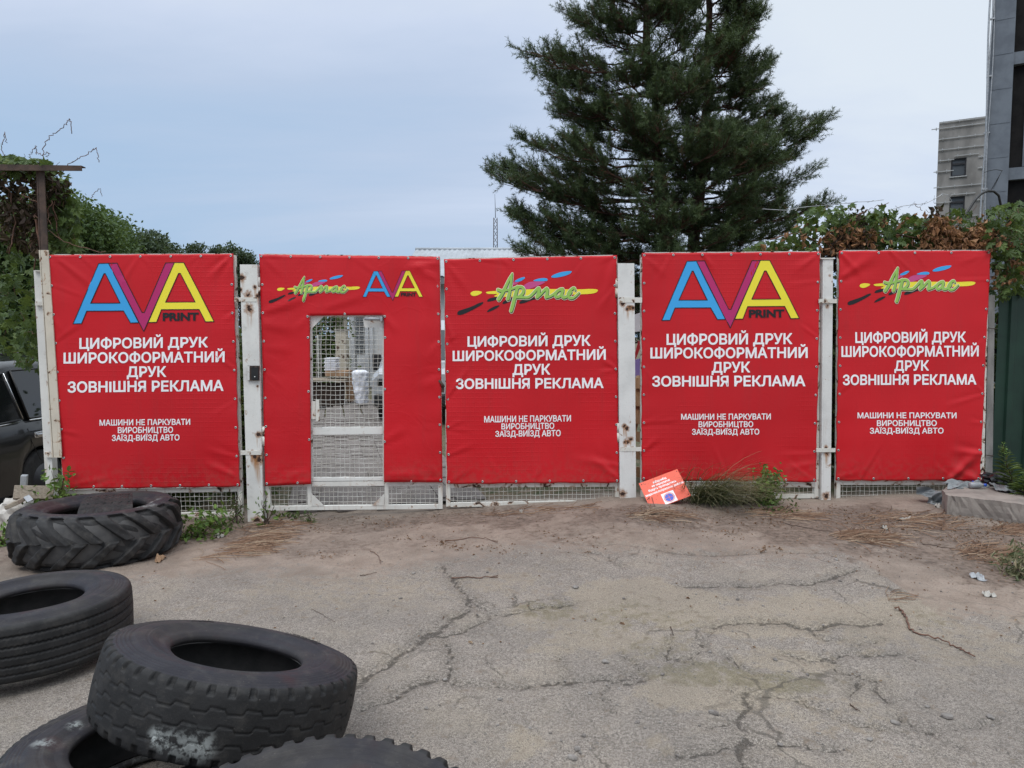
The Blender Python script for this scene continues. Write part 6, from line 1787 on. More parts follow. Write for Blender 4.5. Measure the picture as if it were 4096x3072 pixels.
def van():
    d = 13.0; xL = at(1486, 1500, d)[0]
    t = thing('van', (xL + .9, d + 2, 0), 'silver van parked behind the gate, seen through the wicket mesh', 'van')
    # front view section swept backwards; nose towards the gate
    prof = [(0, .45), (-.10, .9), (-.30, 1.15), (.45 * 0 - .05 + .25, 1.2)]
    mb = MB(); W = 1.75
    st = [(0.0, .40, .95, .02), (.12, .34, 1.05, 0), (.75, .32, 1.15, 0), (1.35, .32, 1.80, .10), (2.0, .32, 1.98, .14), (4.6, .34, 1.98, .14), (4.7, .42, 1.9, .14)]
    rings = []
    for (y, zb, zt, tum) in st:
        rings.append([(xL + tum * .1, d + y, zb), (xL, d + y, (zb + zt) * .5), (xL + tum * .6, d + y, zt - .12), (xL + tum + .12, d + y, zt), (xL + W - tum - .12, d + y, zt), (xL + W - tum * .6, d + y, zt - .12), (xL + W, d + y, (zb + zt) * .5), (xL + W - tum * .1, d + y, zb)])
    k = 8; V = np.array(rings).reshape(-1, 3)
    F = [(i * k + j, i * k + (j + 1) % k, (i + 1) * k + (j + 1) % k, (i + 1) * k + j) for i in range(len(st) - 1) for j in range(k)] + [tuple(range(k))[::-1], tuple((len(st) - 1) * k + j for j in range(k))]
    mb.add(V, F); mb.build('body', M['van'], t)
    mb = MB(); p = np.array([(xL + .16, d + .80, 1.17), (xL + W - .16, d + .80, 1.17), (xL + W - .28, d + 1.33, 1.75), (xL + .28, d + 1.33, 1.75)]) + [0, -.03, .02]
    mb.slab(p, .01, np.array([0, -.75, .65])); mb.build('windscreen', M['carglass'], t)
    mb = MB(); c = at(1508, 1448, d + .9); mb.box(c, (.17, .10, .32), bev=.03); mb.build('mirror', M['dark'], t)
    for yy in (.85, 3.7):
        for xx in (xL + .12, xL + W - .12):
            mb = MB(); mb.tube([(xx - .11, d + yy, .32), (xx + .11, d + yy, .32)], .32, 20); w_ = mb.build('wheel', M['rubber'], t)
            mb = MB(); mb.tube([(xx - .12, d + yy, .32), (xx + .12, d + yy, .32)], .19, 16); mb.build('rim', M['zinc'], w_)
    for xx in (xL + .25, xL + W - .25):
        mb = MB(); mb.box((xx, d + .03, .80), (.30, .10, .14), bev=.03); mb.build('headlight', M['carglass'], t)
    mb = MB(); mb.box((xL + W / 2, d - .02, .48), (W - .1, .12, .22), bev=.04); mb.build('bumper', M['dark'], t)
van()
def lumpy(name, label, cat, c, size, mat, seed, amp=.15, group=None, sub=3, sag=0):
    bm = bmesh.new(); bmesh.ops.create_icosphere(bm, subdivisions=sub, radius=1)
    rg = np.random.default_rng(seed); ph = rg.uniform(0, 6, 6)
    V = np.array([v.co[:] for v in bm.verts]); F = [[v.index for v in f.verts] for f in bm.faces]; bm.free()
    n = 1 + amp * (np.sin(V[:, 0] * 4 + ph[0]) * np.sin(V[:, 1] * 5 + ph[1]) + .6 * np.sin(V[:, 2] * 9 + V[:, 0] * 7 + ph[2]) + .4 * np.sin(V[:, 1] * 15 + ph[3] + V[:, 2] * 6)) + rg.normal(0, amp * .12, len(V))
    V = np.sign(V) * np.abs(V) ** .75 * n[:, None] * np.array(size) / 2
    V[:, 2] = np.maximum(V[:, 2], -size[2] * .42)
    mb = MB(); mb.add(V + np.asarray(c) + [0, 0, size[2] * .42], F, 0, False)
    return tag(mb.build(name, mat, None, loc=c), label, cat, group)
from mathutils import noise as noise_
def sack():
    rg = np.random.default_rng(3); d = 16.4; t0 = at(1410, 1480, d); b0 = at(1475, 1603, d); cx = at(1441, 1550, d)[0]
    zt, zb = t0[2], b0[2] - .05; n = 26; k = 28; V = []
    for i in range(n):
        v = i / (n - 1); z = zb + (zt - zb) * v
        r = 1.18 * (.150 + .012 * math.sin(math.pi * v)) * (1 if v < .93 else 1 - (v - .93) * 6)
        for j in range(k):
            a = 2 * math.pi * j / k
            rr = r * (.74 + .30 * v) * (1 + .05 * math.sin(3 * a + v * 7) + .22 * noise_.noise(Vector((math.cos(a) * 2.2, math.sin(a) * 2.2, v * 7))) + .16 * noise_.noise(Vector((math.cos(a) * 5, math.sin(a) * 5, v * 17))))
            V.append((cx + .03 * (1 - v) + rr * math.cos(a), d + rr * math.sin(a), z))
    mb = MB(); mb.add(V, [(i * k + j, i * k + (j + 1) % k, (i + 1) * k + (j + 1) % k, (i + 1) * k + j) for i in range(n - 1) for j in range(k)] + [tuple((n - 1) * k + j for j in range(k))], 0, True)
    tag(mb.build('sack', M['sack'], None, loc=(cx, d, zb)), 'crumpled white sack hanging by the wicket door path', 'sack')
sack()
def qbox(name, label, cat, xa, ya, xb, yb, d, depth, mat, group=None, tilt=0, zfloor=None, bev=.004):
    a, b = at(xa, ya, d), at(xb, yb, d)
    z1, z0 = a[2], (b[2] if zfloor is None else zfloor)
    mb = MB(); c = np.array([(a[0] + b[0]) / 2, d + depth / 2, (z0 + z1) / 2]); mb.box(c, (abs(b[0] - a[0]), depth, z1 - z0), bev=bev, M=Matrix.Rotation(tilt, 3, 'Y') if tilt else None)
    return tag(mb.build(name, mat, None, loc=(c[0], c[1], z0)), label, cat, group)
def bench():
    d = 16.6; t = thing('work_table', at(1310, 1604, d), 'dark wooden work table left of the path behind the wicket mesh', 'table')
    a, b = at(1215, 1524, d), at(1382, 1604, d); z0 = float(gz(-3, d))
    mb = MB(); mb.box(((a[0] + b[0]) / 2, d + .35, a[2] + .01), (b[0] - a[0], .8, .04), bev=.005); mb.build('top', M['wood_grey'], t)
    mb = MB(); mb.box(((a[0] + b[0]) / 2, d + .05, (a[2] + z0) / 2 - .02), (b[0] - a[0] - .06, .03, a[2] - z0 - .05)); mb.build('front_board', M['wood_dark'], t)
    for xx in (a[0] + .04, b[0] - .04):
        mb = MB(); mb.box((xx, d + .6, (a[2] + z0) / 2), (.06, .06, a[2] - z0 - .03)); mb.build('leg', M['wood_dark'], t)
bench()
qbox('cardboard_box', 'flat brown cardboard box lying on the dark work table', 'box', 1300, 1484, 1392, 1505, 16.8, .5, M['card'])
for i in range(7):
    qbox('tray', 'crumpled white wrapped bundle on the cardboard box', 'bundle', 1296 + (i % 2) * 3, 1432 + i * 7.3, 1346 - (i * 2) % 5, 1438 + i * 7.3, 16.9, .35, M['sack'], 'white bundles stacked on the cardboard box', tilt=.01 * (i % 3 - 1))
qbox('cardboard_sheet', 'brown cardboard sheet leaning between work table and white sack', 'cardboard', 1383, 1512, 1412, 1606, 16.9, .03, M['card'], tilt=-.06)
qbox('cardboard_sheet', 'darker brown cardboard sheet partly behind the white sack', 'cardboard', 1406, 1505, 1432, 1600, 17.3, .03, M['wood_tan'], tilt=-.16)
def pillar():
    d = 18.6; a, b = at(1341, 1322, d), at(1387, 1560, d); t = thing('gate_pillar', ((a[0] + b[0]) / 2, d, 0), 'peeling plastered pillar behind the wicket mesh, flaking to brick red', 'pillar')
    mb = MB(); mb.box(((a[0] + b[0]) / 2, d + .15, a[2] / 2), (b[0] - a[0], .3, a[2]), bev=.01); mb.build('shaft', M['pillar'], t)
    mb = MB(); mb.box(((a[0] + b[0]) / 2, d + .15, a[2] + .02), (b[0] - a[0] + .05, .36, .04), bev=.008); mb.build('cap', M['concrete'], t)
pillar()
qbox('chimney_stub', 'pale plastered wall stub above the peeling pillar', 'wall', 1336, 1180, 1377, 1300, 20.5, .4, M['pillar'], zfloor=0)
for i, x in enumerate((1268, 1277)):
    qbox('fence_post', ('white post far left behind the wicket mesh', 'thin grey post beside the far white post')[i], 'post', x, 1342, x + (6, 8)[i], 1522, 17.6 + i * .3, .09, (M['white'], M['concrete_grey'])[i], zfloor=0)
shrub('bright hazel bush behind the peeling pillar', -5.9, 20.6, 3.2, 3.4, 6000, .12, M['leaf_vine'], 92, LEAF_OVAL, d_=1.2)
shrub('dark bush left behind the gate post and wicket', -6.0, 17.6, 2.2, 2.2, 2600, .10, M['leaf_tree'], 93, LEAF_OVAL, d_=1.2)
# seen between the broad gate post and the fourth banner
def pallet(label, c, rx, seed):
    t = thing('pallet', c, label, 'pallet')
    Mx = Matrix.Rotation(rx[2], 3, 'Z') @ Matrix.Rotation(rx[0], 3, 'X') @ Matrix.Rotation(rx[1], 3, 'Y')
    def add(nm, off, size):
        mb = MB(); mb.box(np.array(c) + np.array(Mx @ Vector(off)), size, M=Mx); mb.build(nm, M['wood_tan'], t)
    for i in range(6): add('deck_board', (0, 0, .1 + i * .19), (.85, .02, .11))
    for x in (-.38, 0, .38): add('stringer', (x, .06, .58), (.09, .09, 1.12))
p = at(2545, 1740, 7.5); pallet('wooden pallet leaning behind the broad gate post', (p[0] - .1, 7.62, float(gz(p[0], 7.6))), (-.08, .20, .15), 1)
def leaning(name, label, cat, quad, d, mat, th=.02):
    q = np.array([at(a, b, d) for a, b in quad]); mb = MB(); mb.slab(q, th, np.array([0, -1.0, 0]))
    return tag(mb.build(name, mat, None, loc=q[:2].mean(0)), label, cat)
leaning('board', 'pale grey board on top of the stack behind the broad gate post', 'board', [(2470,1335),(2564,1325),(2564,1250),(2540,1258)], 7.9, M['pale'])
leaning('board', 'red board slanting behind the broad gate post', 'board', [(2440,1790),(2530,1470),(2566,1380),(2555,1360)], 7.95, M['redboard'])
leaning('board', 'violet board leaning in the gap behind the broad gate post', 'board', [(2536,1508),(2572,1512),(2572,1430),(2540,1440)], 7.85, M['violet'])
leaning('board', 'white board in the narrow gap left of the broad gate post', 'board', [(2440,1690),(2482,1690),(2482,1520),(2440,1520)], 7.9, M['pale'])
# ------------------------------------------------------------------ car on the left
def car():
    # side face seen from the right rear; axis runs away from the camera
    X0 = -5.55; zg = -.42
    t = thing('parked_car', (-6.4, 9.7, zg), 'dark grey estate car parked beside the fence at the left edge', 'car')
    def SP(px, py): return np.array([0, 0, CAMH]) + raydir(px, py) * (X0 / raydir(px, py)[0])
    # sections along y: (y, half width, sill z, belt z, roof z, roof half width)
    yr = 7.36
    st = [(yr, .78, .45, .92, .98, .70), (yr + .06, .88, .34, 1.02, 1.30, .66), (yr + .22, .93, .30, 1.07, 1.70, .69), (yr + .7, .94, .28, 1.07, 1.80, .71), (yr + 2.0, .94, .28, 1.05, 1.82, .72), (yr + 2.9, .94, .28, 1.03, 1.75, .70), (yr + 3.6, .93, .28, 1.02, 1.12, .74), (yr + 4.5, .90, .30, .92, .96, .70), (yr + 4.75, .80, .40, .75, .80, .62)]
    cx = X0 - .94
    def interp(y): return [np.interp(y, [s[0] for s in st], [s[k] for s in st]) for k in range(1, 6)]
    ys = np.linspace(yr, yr + 4.75, 96)
    wheels = (yr + 1.02, yr + 3.75)
    rings = []
    us = 30
    for y in ys:
        hw, zs, zb, zr, rw = interp(y)
        arch = 0
        for wy in wheels:
            q = (.40 ** 2 - (y - wy) ** 2)
            if q > 0: arch = max(arch, .37 + math.sqrt(q))
        sill = max(zs, arch)
        side = [(hw - .05, sill), (hw - .012, sill + (zb - sill) * .2), (hw, sill + (zb - sill) * .45), (hw + .002, sill + (zb - sill) * .7), (hw - .012, zb - .07), (hw - .035, zb)]
        gl = [(hw - .05, zb + .02), ((hw + rw) / 2 - .03, (zb + zr) / 2), (rw + .035, zr - .09), (rw - .01, zr - .03), (rw - .12, zr), (0, zr + .02)]
        r_ = side + gl
        rings.append([(cx + a, y, zg + b) for a, b in r_] + [(cx - a, y, zg + b) for a, b in r_[-2::-1]])
    k = len(rings[0]); V = np.array(rings).reshape(-1, 3)
    F = [(i * k + j, (i + 1) * k + j, (i + 1) * k + j + 1, i * k + j + 1) for i in range(len(ys) - 1) for j in range(k - 1)] + [tuple(range(k)), tuple((len(ys) - 1) * k + j for j in range(k))[::-1]]
    mb = MB(); mb.add(V, F, 0, True); mb.build('body', M['car'], t)
    mb = MB(); mb.box((cx, yr + 2.4, zg + .5), (1.4, 4.0, .5)); mb.build('underbody', M['dark'], t)
    def glass(y0, y1, lean0, lean1, nm='side_window', zlo=.05, zhi=.13):
        q = []
        for y, hi in ((y0, 0), (y1, 0), (y1 + lean1, 1), (y0 + lean0, 1)):
            hw, zs, zb, zr, rw = interp(y)
            q.append((cx + ((rw + .048) if hi else (hw - .040)), y, zg + (zr - zhi if hi else zb + zlo)))
        q = np.array(q); n_ = np.cross(q[1] - q[0], q[3] - q[0]); n_ /= np.linalg.norm(n_)
        if n_[0] < 0: n_ = -n_
        m_ = MB(); m_.slab(q + n_ * .012, .01, n_); w_ = m_.build(nm, M['carglass'], t)
        m_ = MB()
        for a, b in zip(q, np.roll(q, -1, 0)): m_.tube([a + n_ * .012, b + n_ * .012], .011, 6)
        m_.build('window_seal', M['dark'], w_)
        m_ = MB(); m_.tube([q[0] + n_ * .020 - [0, 0, .022], q[1] + n_ * .020 - [0, 0, .022]], .007, 6); m_.tube([q[1] + n_ * .020 + [0, .02, 0], q[2] + n_ * .020 + [0, .02, 0]], .005, 6); m_.build('chrome_strip', M['chrome'], w_)
    glass(7.50, 8.03, .08, -.08); glass(8.15, 8.95, -.07, -.02); glass(9.05, 10.3, -.02, -.30)
    # shut line of the rear door
    hw, zs, zb, zr, rw = interp(8.02)
    for yy in (8.10, 9.0, 10.4):
        m_ = MB(); h_ = interp(yy)
        m_.tube([(cx + h_[0] + .001, yy + (.18 if yy < 8.5 else 0), zg + .62), (cx + h_[0] + .004, yy + (.04 if yy < 8.5 else 0), zg + .85), (cx + h_[0] - .010, yy, zg + h_[2] - .06)], .004, 5); m_.build('door_gap', M['dark'], t)
    for yy in (8.2, 9.1):
        m_ = MB(); h_ = interp(yy); m_.box((cx + h_[0] + .025, yy + .1, zg + .92), (.035, .20, .035), bev=.012); m_.box((cx + h_[0] + .003, yy + .1, zg + .92), (.02, .22, .07), bev=.008); m_.build('door_handle', M['chrome'] if yy < 9 else M['car'], t)
    for wy in wheels:
        for sx in (1, -1):
            xx = cx + sx * .80
            m_ = MB(); m_.tube([(xx - .11, wy, zg + .36), (xx - .09, wy, zg + .36), (xx + .09, wy, zg + .36), (xx + .11, wy, zg + .36)], [.33, .36, .36, .33], 28); w_ = m_.build('wheel', M['rubber'], t)
            m_ = MB(); m_.tube([(xx - .112, wy, zg + .36), (xx + .112, wy, zg + .36)], .20, 20); m_.build('rim', M['winframe'], w_)
    m_ = MB()
    for sx in (1, -1): m_.tube([(cx + sx * .60, 7.8, zg + 1.81), (cx + sx * .61, 8.0, zg + 1.86), (cx + sx * .61, 9.9, zg + 1.87), (cx + sx * .60, 10.1, zg + 1.80)], .018, 8)
    m_.build('roof_rail', M['dark'], t)
    for sx in (1, -1):
        m_ = MB(); m_.box((cx + sx * .80, yr + .03, zg + .95), (.14, .12, .30), bev=.03); m_.build('tail_light', M['redboard'], t)
car()
# ------------------------------------------------------------------ fallen board with a no stopping sign
def no_park():
    off = .20
    q = [fp(2555,1934,.10), fp(2605,2043,.34), fp(2761,1984.5,.30), fp(2709,1876,.06)]     # TL BL BR TR
    TL, BL, BR, TR = (np.array(v) for v in q)
    BR = TR + BL - TL                                             # a true rectangle-ish plate
    n = np.cross(BL - TL, TR - TL); n /= np.linalg.norm(n)
    if n[1] > 0: n = -n
    t = thing('notice_board', BL, 'small faded red no parking board fallen against the fence foot', 'sign')
    mb = MB(); mb.slab([BL, BR, TR, TL], .004, n); mb.build('plate', M['sign'], t)
    W = np.linalg.norm(TR - TL); H = np.linalg.norm(BL - TL)
    def P(u, v, up): return TL + (TR - TL) * u + (BL - TL) * v + n * up
    mb = MB()
    for (s, ul, ur, v0, v1) in (('заїзд-виїзд', .315, .665, .105, .18), ('не паркувати!', .255, .715, .215, .29), ('будуть проводитись', .135, .845, .325, .40), ('зварочні-похрасочні роботи', .015, .985, .450, .525)):
        V, F, lv = text_mesh(s, .045)
        mb.add(np.array([P(ul + (ur - ul) * a, v1 - (v1 - v0) * b, .0008 + c_ * .00003) for (a, b), c_ in zip(V, lv)]), F)
    mb.build('lettering', M['ink_white'], t)
    # pictogram
    mats = [M['ink_white'], M['ink_sred'], M['ink_blue']]
    mb = MB(); u0, u1, v0, v1 = .365, .675, .615, .985
    mb.add([P(u0, v1, .0010), P(u1, v1, .0010), P(u1, v0, .0010), P(u0, v0, .0010)], [(0, 1, 2, 3)], 0)
    cu, cv = (u0 + u1) / 2, (v0 + v1) / 2
    def ring(ra, rb, up, mi, a0=0, a1=2 * math.pi, k=40):
        a = np.linspace(a0, a1, k + 1)
        V = [P(cu + r_ * math.cos(x) / W, cv + r_ * math.sin(x) / H, up) for x in a for r_ in (ra, rb)]
        mb.add(V, [(2 * i, 2 * i + 1, 2 * i + 3, 2 * i + 2) for i in range(k)], mi)
    Rr = min((u1 - u0) * W, (v1 - v0) * H) * .5 * .88
    ring(Rr * .99, Rr * .90, .0014, 1); ring(Rr * .83, Rr * .77, .0014, 1)
    for i in range(4):
        a = math.pi / 4 + i * math.pi / 2 + math.pi / 4 * 0
        ring(0.12 * Rr, Rr * .76, .0014, 2, a - math.pi / 4 + .09 + math.pi / 4 * 0, a + math.pi / 4 - .09)
    for i in range(2):
        a = i * math.pi / 2
        d = np.array([math.cos(a), math.sin(a)]); e = np.array([-d[1], d[0]])
        c4 = [d * Rr * .8 + e * Rr * .045, d * Rr * .8 - e * Rr * .045, -d * Rr * .8 - e * Rr * .045, -d * Rr * .8 + e * Rr * .045]
        mb.add([P(cu + x / W, cv + y / H, .0018 + i * .0002) for x, y in c4], [(0, 1, 2, 3)], 1)
    mb.build('pictogram', mats, t)
    mb = MB()
    for u, v in ((.05, .07), (.96, .07), (.96, .93)): c = P(u, v, 0); mb.tube([c, c + n * .0012], .0045, 10)
    mb.build('screw_hole', M['dark'], t)
no_park()
# ------------------------------------------------------------------ slab, rubbish and litter at the right
def slab():
    top = [gpt(4600, 2120, .26)] 
    pts = [(3768,1958),(3790,1985),(3850,1990),(4000,2008),(4096,2020),(4500,2075),(4500,1965),(4096,1945),(3900,1925),(3820,1928)]
    zt = .265
    P = np.array([atz(a, b, zt) for a, b in pts])
    bm = bmesh.new()
    f = bm.faces.new([bm.verts.new(v) for v in P]); 
    r_ = bmesh.ops.extrude_face_region(bm, geom=[f])
    for v in [g for g in r_['geom'] if isinstance(g, bmesh.types.BMVert)]: v.co.z = -.05
    bmesh.ops.recalc_face_normals(bm, faces=bm.faces)
    bmesh.ops.subdivide_edges(bm, edges=bm.edges[:], cuts=6, use_grid_fill=True)
    rg = np.random.default_rng(5)
    for v in bm.verts:
        if v.co.z > .2: v.co.z += .008 * math.sin(v.co.x * 9 + v.co.y * 7) + rg.normal() * .003
        v.co.x += rg.normal() * .004; v.co.y += rg.normal() * .006
    bmesh.ops.triangulate(bm, faces=[q for q in bm.faces if len(q.verts) > 4])
    bm.verts.index_update()
    mb = MB(); V = np.array([v.co[:] for v in bm.verts]); mb.add(V, [[v.index for v in q.verts] for q in bm.faces]); bm.free()
    tag(mb.build('concrete_slab', M['slab_top'], None, loc=P.mean(0) * [1, 1, 0]), 'dusty concrete slab at the foot of the green sheet fence', 'slab')
    return zt
zt_ = slab()
def rag(name, label, cat, ctr, wdt, hgt, mat, seed, normal=(0, -.5, .9), amp=.05, n=18, group=None):
    """a crumpled thin sheet"""
    rg = np.random.default_rng(seed); Mx = rot_to(normal, rg.uniform(0, 6)); ph = rg.uniform(0, 6, 8)
    u, v = np.meshgrid(np.linspace(-1, 1, n), np.linspace(-1, 1, n))
    r = np.hypot(u, v); k = 1 - .25 * np.sin(3 * np.arctan2(v, u) + ph[0]) * (r > .6)
    z = amp * (np.sin(u * 5 + ph[1] + 2 * v) + np.sin(v * 6 + ph[2] - 3 * u) * .8 + np.sin(u * 11 + v * 9 + ph[3]) * .5 + .3 * rg.normal(size=u.shape) * .4)
    V = np.stack([u * wdt / 2 * k, v * hgt / 2 * k, z], 2).reshape(-1, 3) @ Mx.T + np.asarray(ctr)
    g = gz(V[:, 0], V[:, 1]) + .004; V[:, 2] = np.maximum(V[:, 2], g)
    F = [(i * n + j, i * n + j + 1, (i + 1) * n + j + 1, (i + 1) * n + j) for i in range(n - 1) for j in range(n - 1)]
    mb = MB(); m_ = len(V); mb.add(np.concatenate([V, V - np.array(Mx[:, 2]) * .002]), F + [tuple(m_ + q for q in f[::-1]) for f in F], 0, True)
    return tag(mb.build(name, mat, None, loc=ctr), label, cat, group)
c = atz(3760, 1985, .18); rag('plastic_bag', 'crumpled grey plastic bag hanging over the end of the concrete slab', 'plastic bag', c + [0, -.02, .0], .17, .30, M['bag_grey'], 5, (-.3, -.8, .5), .030, 26)
c = atz(3860, 1938, .285); rag('plastic_film', 'pale grey plastic film lying along the slab below the last banner', 'plastic film', c, .36, .13, M['bag_grey'], 6, (0, -.2, 1), .014, 26)
c = atz(3985, 1935, .275); lumpy('rubbish_bag', 'shiny black rubbish bag on the slab by the green sheet fence', 'rubbish bag', c, (.24, .16, .11), M['bag_black'], 7, .22)
c = atz(4020, 1957, .285); rag('paper_sheet', 'grey paper sheet lying on the slab beside the black rubbish bag', 'paper', c + [0, 0, .01], .26, .12, M['bag_grey'], 8, (0, -.1, 1), .010)
mb = MB(); a, b = fp(3889, 1920, .0), fp(3896, 1945, .06); mb.tube([a, (a + b) / 2 + [0, 0, .005], b], .011, 8); tag(mb.build('strap_end', M['blue_plastic'], None, loc=b), 'blue strap hanging below the corner of the last banner', 'strap')
mb = MB(); c = atz(3905, 1940, .30)
mb.tube([c + [-.06, 0, 0], c + [-.05, 0, 0], c + [.03, 0, 0], c + [.05, 0, 0], c + [.065, 0, 0]], [.022, .027, .027, .014, .012], 12)
bt = thing('bottle', c - [0, 0, .027], 'clear plastic bottle with a blue cap lying on the slab', 'bottle'); bb = mb.build('bottle_body', M['clear'], bt)
mb = MB(); mb.tube([c + [.067, 0, 0], c + [.088, 0, 0]], .014, 12); mb.build('cap', M['blue_plastic'], bt)
# left edge: stone block, planks, bracket
c = gpt(95, 2130); lumpy('stone_block', 'pale chipped stone block behind the big tractor tyre at the left', 'stone', c + [-.02, .12, 0], (.46, .36, .34), M['plaster'], 21, .10, sub=4)
def plank(name, label, a, b, w_, th, mat, roll=0, cat='plank'):
    a, b = np.array(a), np.array(b); d = Vector(b - a); L = d.length; Q = np.array(d.to_track_quat('X', 'Z').to_matrix() @ Matrix.Rotation(roll, 3, 'X'))
    mb = MB(); mb.box((a + b) / 2, (L, w_, th), bev=.006, M=Q); return tag(mb.build(name, mat, None, loc=(a + b) / 2), label, cat)
plank('plank', 'weathered grey plank lying on the rubble left of the end post', at(55, 1970, 6.25), at(215, 1972, 6.4), .12, .075, M['wood_grey'], 1.2)
plank('plank', 'broken dark plank end pointing down to the pale stone block', at(95, 1995, 6.3), at(45, 2022, 6.0), .11, .035, M['wood_grey'], .4)
plank('channel', 'short zinc coated channel standing on the rubble behind the grey plank', at(94, 1965, 6.5), at(98, 1900, 6.5), .065, .05, M['zinc'], .4, 'metal channel')
plank('channel', 'bent zinc strip below the grey plank', at(105, 1985, 6.2), at(122, 2004, 6.1), .05, .012, M['zinc'], .4, 'metal strip')
# ------------------------------------------------------------------ debris on the ground
def twig(name, label, pix, r=.003, mat='twig_red', group=None, lift=.006, cat='twig', fork=False):
    P = np.array([gpt(a, b, lift) for a, b in pix]); n = max(8, len(P) * 4); t_ = np.linspace(0, len(P) - 1, n)
    r *= .72; Q = np.stack([np.interp(t_, np.arange(len(P)), P[:, k]) for k in range(3)], 1)
    for _ in range(2): Q[1:-1] = (Q[:-2] + 2 * Q[1:-1] + Q[2:]) / 4
    rg = np.random.default_rng(int(pix[0][0])); Q[1:-1] += rg.normal(size=(n - 2, 3)) * r * .8; Q[:, 2] = np.maximum(Q[:, 2], gz(Q[:, 0], Q[:, 1]) + r * .7)
    mb = MB(); mb.tube(Q, np.linspace(r, r * .55, n), 6)
    if fork:
        for s in (-1, 1): e = Q[-1] + (Q[-1] - Q[-5]) * .6 + np.array([0, s * .02, .004]); mb.tube([Q[-2], e], r * .6, 5)
    return tag(mb.build(name, M[mat], None, loc=Q[0]), label, cat, group)
TW = 'twigs and dry stalks lying in the yard'
twig('dry_stalk', 'long curved dry stalk at the right, the largest of the loose stalks', [(3580,2441),(3600,2445),(3620,2465),(3630,2510),(3660,2535),(3720,2555),(3790,2580),(3845,2600),(3870,2620)], .0085, 'twig_red', TW, .01, fork=True)
twig('twig', 'straight reddish twig beside the big crack', [(1806,2315),(1870,2312),(1920,2313),(1970,2311)], .0065, 'twig_red', TW, fork=True)
twig('twig', 'long thin twig lying on the sand above the big crack', [(1780,2165),(1840,2160),(1880,2152),(1940,2155),(1972,2165)], .005, 'twig_red', TW, fork=True)
twig('twig', 'small dark twig on the sand left of the big crack', [(1440,2304),(1470,2303),(1508,2293)], .004, 'twig', TW)
twig('twig', 'thin pale straw by the leaning zigzag tyre', [(1245,2440),(1280,2455),(1310,2475),(1342,2493)], .002, 'straw_mat' if False else 'twig', TW)
twig('twig', 'short forked twig in the middle of the sand', [(1480,2205),(1500,2215),(1515,2225),(1520,2245)], .004, 'twig_red', TW, fork=True)
twig('twig', 'tiny hooked twig in the sandy patch right of centre', [(2680,2510),(2690,2530),(2695,2545)], .004, 'twig', TW)
twig('twig', 'thin stem lying before the grass clump to the right', [(3120,2090),(3180,2105),(3260,2120),(3330,2128)], .004, 'twig', TW)
twig('twig', 'dark stem bending across the foot of the red board', [(2590,2020),(2605,2000),(2612,2030),(2620,2050)], .005, 'twig', TW, .05)
twig('twig', 'long stem lying on the soil before the concrete slab', [(3720,2115),(3800,2122),(3880,2120),(3950,2112)], .004, 'twig', TW)
twig('twig', 'second long stem lower on the soil before the concrete slab', [(3690,2180),(3760,2188),(3830,2200),(3900,2212)], .004, 'twig', TW)
twig('twig', 'thick dry stalk in front of the gate post by the nettles', [(1100,2098),(1150,2090),(1210,2088),(1250,2100)], .006, 'twig_red', TW)
twig('twig', 'short twig in the right foreground cracks', [(3400,2820),(3420,2840),(3440,2850)], .004, 'twig', TW)
def heap(label, px, py, rx, ry, n, seed, lmin=.12, lmax=.45, hgt=.05, name='straw_heap'):
    rg = np.random.default_rng(seed); c0 = gpt(px, py); V, F, T_ = [], [], []
    sx = rx / FPX * c0[1]; sy = abs(gpt(px, py - ry)[1] - gpt(px, py + ry)[1]) / 2
    for i in range(n):
        r = rg.uniform(0, 1) ** .6; a = rg.uniform(0, 6.28)
        b = c0[:2] + np.array([sx * r * math.cos(a), sy * r * math.sin(a)])
        th = rg.normal(.15, .5); L = rg.uniform(lmin, lmax); m_ = 7; curv = rg.normal(0, 2.2)
        p = np.zeros((m_, 3)); q = np.array([b[0], b[1]]); 
        h0 = hgt * rg.uniform(0, 1) * (1 - r * .8)
        for k in range(m_):
            p[k] = (q[0], q[1], float(gz(q[0], q[1])) + .005 + h0 * (1 - abs(k / 3 - 1) * .5)); q = q + L / m_ * np.array([math.cos(th), math.sin(th)]); th += curv * L / m_
        w_ = rg.uniform(.0011, .0027); d = np.gradient(p, axis=0); d /= np.linalg.norm(d, axis=1)[:, None]
        s1 = np.cross(d, [0, 0, 1.0]); b0 = len(V)
        for k in range(m_):                                    # three-sided stalks
            V += [p[k] - s1[k] * w_, p[k] + s1[k] * w_, p[k] + [0, 0, w_ * 1.6]]
        for k in range(m_ - 1):
            for j in range(3): F.append((b0 + 3 * k + j, b0 + 3 * k + (j + 1) % 3, b0 + 3 * k + 3 + (j + 1) % 3, b0 + 3 * k + 3 + j)); T_.append(rg.uniform(0, 1) if j == 0 and k == 0 else T_[-1])
    o = bigmesh(name, V, F, M['straw'], None, loc=c0, attrs={'tint': ('FACE', T_)})
    tag(o, label, 'straw heap', 'heaps of dry stalks on the yard')
heap('largest heap of reddish dry stalks, in front of the nettle patch', 990, 2180, 95, 45, 190, 101)
heap('loose dry stalks trailing left of the largest stalk heap', 850, 2225, 80, 30, 26, 102, .25, .6, .03)
heap('heap of dry straw on the right side of the sand', 3420, 2150, 105, 26, 150, 103)
heap('flat brown straw scatter at the right edge before the slab', 3930, 2225, 110, 40, 150, 104, .1, .4, .03)
heap('thin straw litter along the foot of the call box post', 1060, 2110, 150, 22, 80, 105, .1, .35, .03)
heap('dark dry stems below the red board', 2600, 2065, 110, 22, 100, 106, .1, .4, .05)
heap('brown straw scatter right of the grass clump', 3120, 2060, 150, 24, 140, 107, .1, .35, .03)
